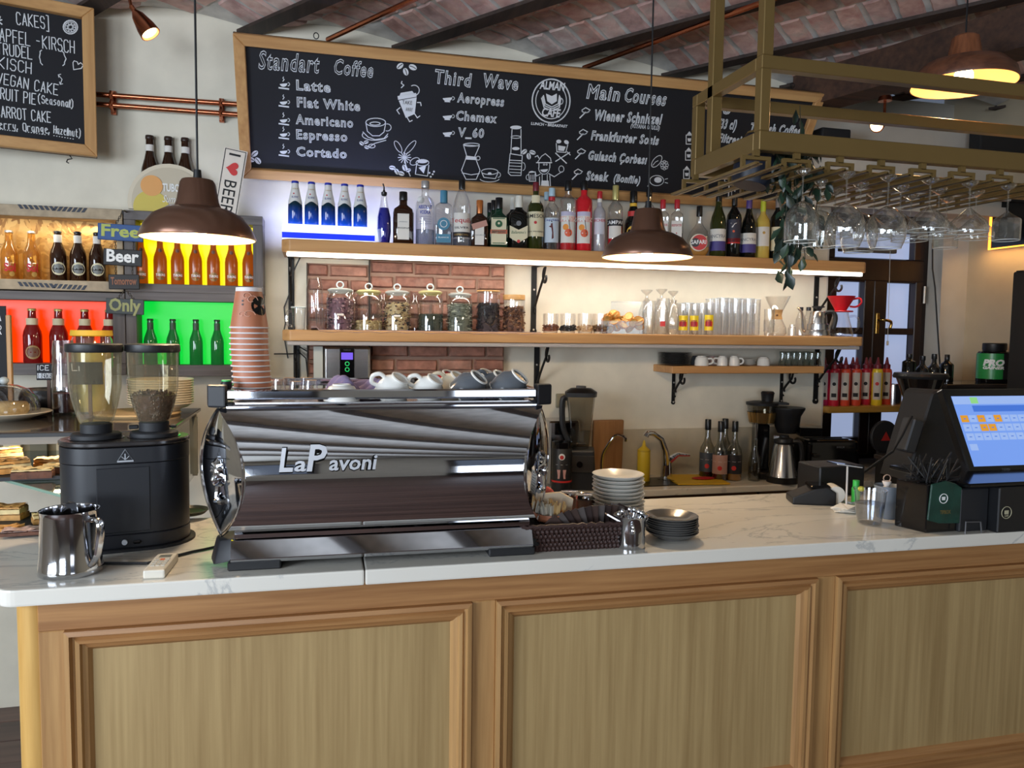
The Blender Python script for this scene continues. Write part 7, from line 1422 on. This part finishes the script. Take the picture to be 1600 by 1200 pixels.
# black acrylic straw and tip box
P0=G(1446,833,CT); P1=G(1397,821,CT); P2=G(1497,830,CT)
t=T('tip_box','glossy black box with a green tip bag stuck on its side, straws on top','box',P0); aL=P1-P0; aR=P2-P0; HB_=W(1446,758,P0.y).z-CT
O('box_shell',B().extr([(0,0,0),aR,aL+aR,aL],(0,0,HB_)),mat('box_black',(20,18,18),.1),t,sm=0,bev=.002)
nR=aR.normalized().cross(Vector((0,0,1))); 
bgp=[]
gr=mat('bag_green',(22,62,52),.35,ns=25,na=.4,bump=.6)
def onR(u,v,off=.002): return aR*u+Vector((0,0,HB_*v))+nR*off
O('green_bag',B().extr([onR(-.02,.28),onR(.35,.20),onR(.97,.18),onR(.99,.93),onR(.75,1.03),onR(.5,1.08),onR(.05,1.02)],nR*.006),gr,t,sm=0,bev=.002)
c0_=onR(.42,.72,.009); O('round_emblem',B().tube([c0_+(aR.normalized()*math.cos(a)+Vector((0,0,1))*math.sin(a))*.0125 for a in [i*PI/12 for i in range(24)]],.0012,5,closed=True).box(c0_,(.0001,.0001,.0001)),INKW,t)
O('cup_emblem',B().extr([c0_+aR.normalized()*x+Vector((0,0,z)) for x,z in ((-.006,.005),(.005,.005),(.004,-.004),(-.005,-.004))],nR*.001),INKW,t,sm=0)
txt('TIPBOX',mat('ink_olive',(108,92,48),.5),t,onR(.5,.40,.0085),aR,(0,0,1),h=.010,w=.034,bold=.03)
ctr_=P0+(aL+aR)/2
TR=Vector((aR.y,-aR.x,0)).normalized()
rr=random.Random(21); SM_=mat('straw_black',(28,28,30),.35)
for i in range(46):
    u,v=rr.uniform(.15,.95),rr.uniform(.15,.95); b0=P0+aL*u*.9+aR*v*.9+Vector((0,0,HB_+.002)); 
    if i<34: tp=b0+Vector((rr.uniform(-.045,.06),rr.uniform(-.02,.03),rr.uniform(.035,.075)))
    else: tp=b0+Vector((rr.uniform(-.07,.08),rr.uniform(-.03,.03),rr.uniform(.004,.012)))
    tag(O('straw',B().tube([b0,tp],.0022,6),SM_,sm=60),'thin black drinking straw in the bunch above the tip box','straw','black straws above the tip box')
# ---------------------------------------------------------------- point of sale screen
SP_=[W(1471,610,1.86),W(1640,610,1.86)]; 
sa=Vector(W(1516,742,1.80)); sb=Vector(W(1472,607,1.92)); 
tt=T('touch_screen','black touch screen monitor showing a blue order page at the right edge','monitor',sa)
up_=(sb-sa); sx1=.42; rtv=Vector((1,-.02,0)).normalized(); nn=rtv.cross(up_.normalized()).normalized()
if nn.y>0: nn=-nn
upv=Vector((0,up_.y,up_.z)); base_l=Vector((0,0,0)); 
# left edge leans in the photo because the panel turns towards the barista; keep a rectangle turned about the vertical
dirx=Vector((.80,-.60,0)).normalized(); upn=Vector((-.30*.60,-.30*.80*-1,1)).normalized(); upn=(sb-sa).normalized(); dirx=Vector((1,-.01,0)); dirx=(dirx-upn*dirx.dot(upn)).normalized(); nn=dirx.cross(upn).normalized(); Ht=(sb-sa).length
def sc_(u,v,o=0): return dirx*u+upn*v+nn*o
O('bezel',B().extr([sc_(0,0),sc_(sx1,0),sc_(sx1,Ht),sc_(0,Ht)],-nn*.028),BLKG,tt,sm=0,bev=.004)
SCB=mat('screen_blue',(120,160,240),.3,emi=.85); O('display',B().extr([sc_(.022,.024,.0005),sc_(sx1-.02,.024,.0005),sc_(sx1-.02,Ht-.026,.0005),sc_(.022,Ht-.026,.0005)],nn*.0006),SCB,tt,sm=0,label='glowing blue order page')
def srect(u0,u1,v0,v1,mm,o): return O('screen_field',B().add([sc_(u0,v0,o),sc_(u1,v0,o),sc_(u1,v1,o),sc_(u0,v1,o)],[(0,1,2,3)]),mm,tt,sm=0)
SL=mat('screen_light',(160,190,246),.3,emi=.8); SD=mat('screen_mid',(70,120,220),.3,emi=.8); SO=mat('screen_orange',(230,160,50),.3,emi=.8); SG=mat('screen_green',(150,220,140),.3,emi=.8)
vh=Ht-.05
srect(.022,sx1-.02,Ht-.026-vh*.12,Ht-.027,SL,.0014); srect(.085,sx1-.02,Ht-.026-vh*.23,Ht-.026-vh*.14,SD,.0014); srect(.085,.112,Ht-.026-vh*.11,Ht-.030,SG,.0018)
for r_ in range(3):
    for c_ in range(9):
        o_=(r_==0 and c_ in(0,2,4)) or (r_==1 and c_ in(2,3)); u0=.030+.030*c_; v1=Ht-.026-vh*(.28+.13*r_)
        srect(u0,u0+.027,v1-vh*.10,v1,SO if o_ else SL,.0016); srect(u0+.009,u0+.018,v1-vh*.056,v1-vh*.044,SD,.002)
srect(.03,.057,Ht-.026-vh*.78,Ht-.026-vh*.69,SL,.0016)
txt('TOSHIBA',INKGREY,tt,sc_(.13,.010,.001),dirx,upn,h=.006,w=.03)
bs=Vector(sa); st_=G(1560,800,CT)
O('stand_neck',B().box(Vector((sa.x+.16,sa.y+.06,(CT+sa.z)/2+.0))-bs,(.10,.03,(sa.z-CT)*1.3)),BLK,tt,sm=0,bev=.005)
# cash drawer box with round cafe emblem
a=G(1561,833,CT); t=T('cash_box','black box with a round cafe emblem at the right end of the counter','box',a); hb=W(1561,762,a.y).z-CT
O('box_body',B().b2(-.006,.36,0,.22,0,hb),BLK,t,sm=0,bev=.003); O('box_lid',B().b2(-.10,.36,.005,.30,hb,hb+.012),BLKG,t,sm=0,bev=.003); O('side_box',B().b2(-.10,-.008,.03,.22,0,hb-.006),BLKM,t,sm=0,bev=.003)
ec=W(1573,801,a.y-.002)-a; ec.y=-.0015
O('round_emblem',B().tube([(ec.x+.016*math.cos(k),ec.y,ec.z+.016*math.sin(k)) for k in [i*PI/14 for i in range(28)]],.0010,5,closed=True),mat('emblem_cream',(186,180,150),.5),t); O('cup_emblem',B().b2(ec.x-.007,ec.x+.006,ec.y-.001,ec.y,ec.z-.004,ec.z+.006),MC['emblem_cream'],t,sm=0); txt('CAFE',MC['emblem_cream'],t,(ec.x,ec.y-.0005,ec.z-.011),h=.005,w=.013,bold=.03)
O('wire_loop',B().tube([(-.098,.012,.0),(-.098,.012,.032),(-.05,.012,.030),(-.045,.012,.0)],.002,6),mat('wire_grey',(120,120,124),.3,.6),t)
# black speaker / printer column behind the screen
a=W(1400,745,2.35); c=W(1500,608,2.35); t=T('receipt_printer','tall slanted black cabinet with a grey side box behind the touch screen','printer',(a.x,2.30,CT)); z1=c.z-CT
O('cabinet',B().extr([(.0,0,0),(.34,0,0),(.34,0,z1*.96),(.115,0,z1),(.095,0,z1*.97)],(0,.14,0)),BLKM,t,sm=0,bev=.006)
g=W(1420,680,2.28)-Vector(t.location); O('side_box',B().box(g,(.045,.06,.12),ry=.30),mat('box_darkgrey',(52,54,58),.5),t,sm=0,bev=.005); O('cable',B().tube([W(1425,650,2.26)-Vector(t.location),W(1410,680,2.25)-Vector(t.location),W(1395,705,2.25)-Vector(t.location),W(1340,745,2.2)-Vector(t.location)],.0045,6),BLK,t)
a=G(1345,788,CT); 
t=T('black_case','black case standing behind the receipt spike','case',G(1335,783,CT)+Vector((.0,.08,0))); hc_=W(1335,728,Vector(t.location).y).z-CT; O('case_body',B().b2(-.07,.10,0,.12,0,hc_),BLK,t,sm=0,bev=.004)
# ---------------------------------------------------------------- tall fridge side, grinder hopper, tub, plate at the far right
RZ=W(1500,600,3.22).z
tk=T('back_cabinet','tall dark cabinet behind the till carrying bottles and a supplement tub','cabinet',(0,3.22,0)); xa=at(1412,3.50,1.3).x
O('cabinet_body',B().b2(xa,3.66,0,.28,0,RZ-.02),mat('cabinet_dark',(28,25,24),.5),tk,sm=0,bev=.004); O('cabinet_top',B().b2(xa-.01,3.67,-.02,.30,RZ-.02,RZ),mat('cabinet_top',(56,48,44),.12),tk,sm=0,bev=.003)
fa=W(1578,500,2.96); t=T('black_fridge','tall matte black fridge side at the right edge of the photo','fridge',(fa.x,2.60,0)); ft=W(1578,425,2.96).z; O('fridge_body',B().b2(0,3.66-fa.x,0,.36,0,ft),mat('fridge_black',(18,17,17),.5),t,sm=0,bev=.006); O('fridge_top_seal',B().b2(.01,3.64-fa.x,.01,.35,ft,ft+.006),BLK,t,sm=0)
t=T('low_cabinet','low dark cabinet ledge under the smoky grinder hopper','cabinet',(2.68,2.90,0)); O('ledge_body',B().b2(0,.40,0,.31,0,1.02),MC['cabinet_dark'],t,sm=0,bev=.004); O('ledge_top',B().b2(-.01,.41,-.01,.31,1.02,1.04),MC['cabinet_top'],t,sm=0,bev=.003)
t=vessel('grinder_hopper','smoky grey grinder hopper with a black lid in front of the dark bottles','hopper',1436,3.06,W(1436,640,3.06).z,76,583,[(.50,0),(.62,.3),(.92,.86),(1,.88)],glass('smoke',(110,106,104),edge=.5,body=.15,bcol=(60,56,54)),parts=lambda t,R,H:(O('lid',B().lathe([(1.02*R,.86*H),(1.05*R,.92*H),(1.0*R,H),(0,H)],28),BLK,t),O('base_neck',B().lathe([(0,-W(1436,640,3.06).z+1.042),(.7*R,-W(1436,640,3.06).z+1.042),(.5*R,-.05),(.5*R,.01),(0,.01)],20),BLK,t)))
for i,(x,yt,kd,l) in enumerate(((1419,553,'tall','slim black bottle with a tapered stopper, left'),(1440,556,'rum','clear necked bottle with black cap, second'),(1458,553,'rum','clear necked bottle with black cap, third'),(1478,554,'wine','dark bottle with black cap, right'))):
    bottle('bottle',l+' on the dark cabinet behind the till','bottle',x,20,yt,kd,GDK if i in (0,3) else glass('grey_bottle',(120,118,116),body=.2,bcol=(60,60,60)),CAPB,Y=3.38,z=RZ)
def tubp(t,R,H):
    O('screw_lid',B().lathe([(.66*R,.80*H),(.70*R,.84*H),(.70*R,.98*H),(.66*R,H),(0,H)],26),BLK,t); O('green_label',patch(R*1.012,1.25,.10*H,.74*H,14),mat('label_green2',(44,140,70),.3),t); O('dark_flash',patch(R*1.02,.35,.10*H,.74*H,6),LBLK,t).rotation_euler[2]=.9
    txt('PRO',INKW,t,(0,-R*1.03,.44*H),h=.15*H,w=1.25*R,R=R*1.03,bold=.06,shear=.2); txt('GAINER',INKW,t,(0,-R*1.03,.35*H),h=.07*H,w=1.25*R,R=R*1.03,bold=.05,shear=.2)
vessel('supplement_tub','black supplement tub with a green label reading PRO GAINER','tub',1551,3.32,RZ,48,536,[(0,0),(.96,0),(1,.03),(1,.72),(.9,.78),(.7,.80)],BLKG,n=30,parts=tubp,pname='tub_body')
p=at(1590,3.28,RZ); tag(O('saucer',B().lathe([(0,.004),(.03,.0),(.032,.004),(.058,.016),(.056,.018),(.03,.008),(0,.008)],28),WHITE,loc=p),'white saucer on the dark cabinet right of the supplement tub','saucer')
# warm lit frame on the right wall
fa=W(1534,352,3.57); O0=Vector((3.66,fa.y,fa.z)); t=T('lit_frame','dark framed picture with an orange glowing edge at the far right','picture',Vector((3.695,3.36,fa.z)))
NE=mat('glow_amber',(255,150,40),.4,emi=4.5); O('picture',B().b2(-.03,-.001,-.50,.20,-.13,.13),BLKG,t,sm=0,bev=.003); O('glowing_edge',B().b2(-.034,-.031,.195,.21,-.13,.13).b2(-.034,-.031,-.5,.21,-.135,-.128),NE,t,sm=0)
light('amber_glow','AREA',(3.62,3.36,fa.z-.13),.7,(1,.55,.18),.5,.05,(3.75,3.36,1.5))
# ---------------------------------------------------------------- pastry case on the left
CS=T('pastry_case','glass pastry display case at the left with a marble-dark top','display case',(0,2.38,CT)); zt_=1.328-CT
GE=mat('glass_edge_green',(120,150,136),.2); cx0,cx1=-1.5,-.40
O('glass_top',B().b2(cx0,cx1,-.02,.60,zt_-.012,zt_),mat('case_top',(70,62,56),.08),CS,sm=0,bev=.002); O('front_edge',B().b2(cx0,cx1,-.026,-.02,zt_-.014,zt_-.004),BLK,CS,sm=0)
O('steel_header',B().b2(cx0,cx1,-.022,.0,zt_-.034,zt_-.014),mat('dull_steel',(120,112,102),.45,.5),CS,sm=0); O('corner_post',B().b2(cx1-.02,cx1,-.02,.0,0,zt_-.012),STEEL,CS,sm=0,bev=.002); O('end_panel',B().b2(cx1-.012,cx1-.008,0,.48,0,zt_-.012),GLASS,CS,sm=0)
for i in range(14): x=cx0+.04+.078*i; O('curtain_strip',B().b2(x,x+.05,.47,.485,0.01,zt_-.02),mat('curtain_cream',(222,214,186),.8) if i%2==0 else mat('curtain_grey',(120,118,104),.8),CS,sm=0)
O('back_panel',B().b2(cx0,cx1,.49,.50,0,zt_-.012),mat('case_back',(150,140,116),.8),CS,sm=0)
def shp(z): return [(-1.5,.02,z),(-.84,-.02,z),(-.60,-.30,z),(-.43,-.30,z),(-.43,.45,z),(-1.5,.45,z)]
O('glass_shelf',B().extr(shp(.100),(0,0,.006)),glass('shelf_glass',(196,214,204),edge=.6,base_=.16),CS,sm=0); O('shelf_edge',B().extr([(-.84,-.022,.0995),(-.60,-.302,.0995),(-.599,-.299,.0995),(-.838,-.018,.0995)],(0,0,.007)),GE,CS,sm=0)
light('case_lamp','AREA',(-.95,2.50,CT+zt_-.05),2.8,(1,.85,.6),.8,.04,(-.95,2.5,0))
# trays and pastries
PST=[mat('pastry_gold',(206,150,84),.7,ns=60,na=.35,bump=.8),mat('pastry_brown',(96,60,44),.7,ns=50,na=.4,bump=.8),mat('pastry_cream',(226,196,140),.7,ns=50,na=.2,bump=.6),mat('icing_pink',(206,160,150),.7,ns=90,na=.5)]
def slab_cake(name,label,px,z,dims,rz,layers,grp=None):
    p=G(px[0],px[1],z) ; t=T(name,label,'pastry',p,rz,grp); h=0; rr=random.Random(int(px[0]*7+px[1]))
    for i,(hh2,mi) in enumerate(layers):
        nm=['base_layer','filling_layer','crumb_top'][min(i,2)]; ins=.0015*i
        def top(u,v,h1=h+hh2): return ((u-.5)*(dims[0]-ins),(v-.5)*(dims[1]-ins),h1+rr.uniform(-.003,.003))
        b=B().b2(-dims[0]/2+ins,dims[0]/2-ins,-dims[1]/2+ins,dims[1]/2-ins,h,h+hh2-.002).grid(top,8,6); O(nm,b,PST[mi],t,sm=0); h+=hh2
    return t
t=T('tray','black tray under the upper pastries in the glass case','tray',G(60,748,CT+.107)); O('tray_plate',B().b2(-.22,.14,-.02,.16,0,.004),BLKM,t,sm=0,bev=.001); O('tray_lip',B().b2(-.22,.14,-.022,-.018,0,.010),BLKM,t,sm=0)
t=T('tray','black tray under the lower pastries in the glass case','tray',G(45,832,CT+.001)); O('tray_plate',B().b2(-.26,.14,.0,.22,0,.004),BLKM,t,sm=0,bev=.001); O('tray_lip',B().b2(-.26,.14,-.002,.002,0,.010),BLKM,t,sm=0)
z1=CT+.113
slab_cake('cake_slice','golden crumble cake slice, front left on the upper glass shelf',(14,738),z1,(.10,.055),.5,[(.016,0),(.010,2),(.010,0)])
slab_cake('cake_slice','golden slice stacked behind at the far left of the upper shelf',(8,722),z1+.010,(.085,.05),.5,[(.018,0),(.012,2),(.010,0)])
slab_cake('brownie','dark chocolate brownie with white crumbs on the upper glass shelf',(52,746),z1,(.095,.045),.1,[(.020,1),(.006,2)])
slab_cake('brownie','dark brownie next to the grinder on the upper glass shelf',(90,738),z1,(.06,.045),-.1,[(.018,1),(.006,2)])
slab_cake('cake_slice','golden crumble slice behind the brownies on the upper shelf',(78,728),z1,(.075,.045),.1,[(.014,0),(.010,0)])
z0=CT+.006
slab_cake('cake_slice','golden pie slice on the lower tray at the photo edge',(12,810),z0,(.085,.055),-.1,[(.016,0),(.014,2),(.006,0)])
slab_cake('tart','pink-white dotted tart lying at the front of the lower tray',(35,834),z0,(.085,.045),.1,[(.010,1),(.003,3)])
slab_cake('cake_slice','thin golden slice at the left front of the lower tray',(12,828),z0,(.07,.035),.2,[(.010,0)])
slab_cake('cake_slice','golden slice half hidden by the milk jug on the lower tray',(66,816),z0,(.045,.045),.4,[(.014,0),(.010,2)])
# dome with cake
TZ=CT+zt_; p=G(8,655,TZ); t=T('cake_stand','white plate with a clear dome over a round cake on top of the pastry case','cake stand',p+Vector((0,.0,0)))
O('plate',B().lathe([(0,.012),(.06,.010),(.065,0),(.075,.004),(.125,.020),(.128,.023),(.124,.025),(.07,.014),(0,.015)],40),CREAMC,t,sm=50); O('dome',B().lathe([(.095,.020),(.096,.04),(.088,.068),(.066,.092),(.035,.106),(.0,.110)],36),glass('dome_glass',(225,222,220),edge=.7,base_=.12),t,sm=60); O('dome_knob',B().sph((0,0,.120),(.014,.014,.012),14,8),MC['glass_knob'],t)
tag(O('round_cake',B().lathe([(0,0),(.060,0),(.066,.012),(.066,.026),(.060,.036),(0,.040)],32),PST[2],loc=p+Vector((0,0,.0165)),sm=60),'round golden cake under the clear dome','cake')
# hibiscus jug, lemonade jug, signs
def hib(t,R,H):
    O('dark_drink',B().lathe([(0,.012),(.93*R,.012),(.95*R,.30*H),(0,.30*H)],26),mat('hibiscus',(32,10,12),.2),t); O('plastic_crumple',B().grid(lambda u,v:(R*1.0*(1-.18*v)*math.cos(u*2*PI)*(1+.03*math.sin(u*40+v*9)),R*(1-.18*v)*math.sin(u*2*PI)*(1+.03*math.sin(u*31)),H*(.34+.66*v)),40,10),glass('film',(236,224,224),edge=.9,base_=.14,rough=.12),t,sm=0)
vessel('hibiscus_bottle','clear plastic-wrapped bottle with dark red drink at the bottom on the pastry case','bottle',101,2.78,TZ,34,532,[(0,0),(.95,0),(1,.02),(1,.4),(.86,.9),(.8,1)],parts=hib)
def lem(t,R,H): O('lemonade',B().lathe([(0,.01),(.93*R,.01),(.95*R,.76*H),(0,.76*H)],26),mat('lemonade',(206,186,84),.3),t); O('yellow_lid',B().lathe([(.99*R,.93*H),(1.03*R,.94*H),(1.0*R,H),(0,H)],26),MC['label_yellow'],t)
vessel('lemonade_jar','jar of yellow lemonade with a yellow lid behind the left hopper','jar',146,2.84,TZ,58,516,[(0,0),(.95,0),(1,.02),(1,.88),(.9,.93)],parts=lem)
def csign(label,x0,x1,y0,y1,Y,lines):
    a=W(x0,y1,Y); c=W(x1,y0,Y); t=T('chalk_sign',label,'sign',(((a.x+c.x)/2),Y,TZ)); w=c.x-a.x; z0_=a.z-TZ; h=c.z-a.z
    O('slate',B().b2(-w/2,w/2,0,.006,z0_,z0_+h),BOARDM,t,sm=0,bev=.001); O('stand_stick',B().b2(.004,.014,.001,.009,0,z0_+.01).b2(-.02,.035,-.004,.014,0,.008),wood('stick_wood',(96,66,48),(66,44,32),'z',.5),t,sm=0)
    for i,l in enumerate(lines):
        L,tw=handline(l); k=w*.82/max(tw,2.2 if len(l)<4 else tw); b=B(); 
        for st_2 in L: ribbon(b,[Vector((-w*.42+q2[0]*k,-.0005,z0_+h*(.62-.5*i)+q2[1]*h*.30)) for q2 in st_2],.0022,Vector((0,-1,0)))
        O('chalk_lettering',b,CHALK,t,sm=0)
csign('small black chalk sign reading ICE HIBISCUS on the pastry case',57,84,569,594,2.84,('ICE','HIBISCUS'))
csign('small grey-blue chalk sign starting with Li beside the lemonade jar',109,160,566,601,2.72,('Li   ',))
# black bag behind, chalk easel at far left, plate stack
p=G(68,645,TZ); tag(O('black_bag',B().lathe([(0,0),(.055,0),(.066,.02),(.070,.05),(.062,.075),(.05,.08),(.035,.07)],16,M=Matrix.Scale(1.25,4,(1,0,0))),mat('bag_black',(24,22,24),.3,ns=30,na=.3,bump=1),loc=Vector((p.x,2.92,TZ)),sm=40),'crumpled black bag behind the ICE HIBISCUS sign','bag')
a=W(-22,650,2.93); t=T('chalk_easel','wooden edged chalk easel cut off at the left edge of the photo','sign',(a.x,2.93,TZ)); z1=W(10,478,2.93).z-TZ; x1=W(19,580,2.93).x-a.x
O('slate',B().b2(-.1,x1-.014,0,.006,.02,z1),BOARDM,t,sm=0); O('wood_edge',B().b2(x1-.014,x1,-.004,.012,0,z1-.03),FRAMEZ,t,sm=0,bev=.002)
cw=B()
for i,l in enumerate(('PLA','TAR','MI')):
    L,tw=handline(l)
    for s2 in L: ribbon(cw,[Vector((x1-.075+q2[0]*.022,-.0005,z1-.05-.045*i+q2[1]*.03)) for q2 in s2],.0028,Vector((0,-1,0)))
O('chalk_lettering',cw,CHALK,t,sm=0)
CRM=mat('plate_ivory',(226,214,188),.25)
Yp=2.80; pp_=at(252,Yp,TZ); Hp=W(252,596,Yp).z-TZ; stack('plate','top ivory dessert plate of the stack behind the right hopper','ivory dessert plate in the stack behind the right hopper','ivory plates on the pastry case',252,Yp,TZ+.012,96,11,(Hp-.03)/10,[(r,h*.9) for r,h in SAU],CRM)
tag(O('serving_board',B().lathe([(0,0),(.13,0),(.135,.006),(.13,.011),(0,.011)],36),wood('board_pale',(206,176,130),(178,146,100),'x',.5),loc=Vector((at(215,Yp-.02,TZ).x,Yp-.02,TZ)),sm=40),'round pale wooden board under the ivory plates on the pastry case','board')
# wall socket plate, small details
a=W(877,628,3.59); 
tag(O('wall_socket',B().box((0,0,0),(.05,.012,.07)),mat('socket_beige',(150,142,118),.5),loc=Vector((W(876,626,3.594).x,3.593,W(876,626,3.594).z)),sm=0,bev=.004),'beige wall socket right of the espresso machine','socket')
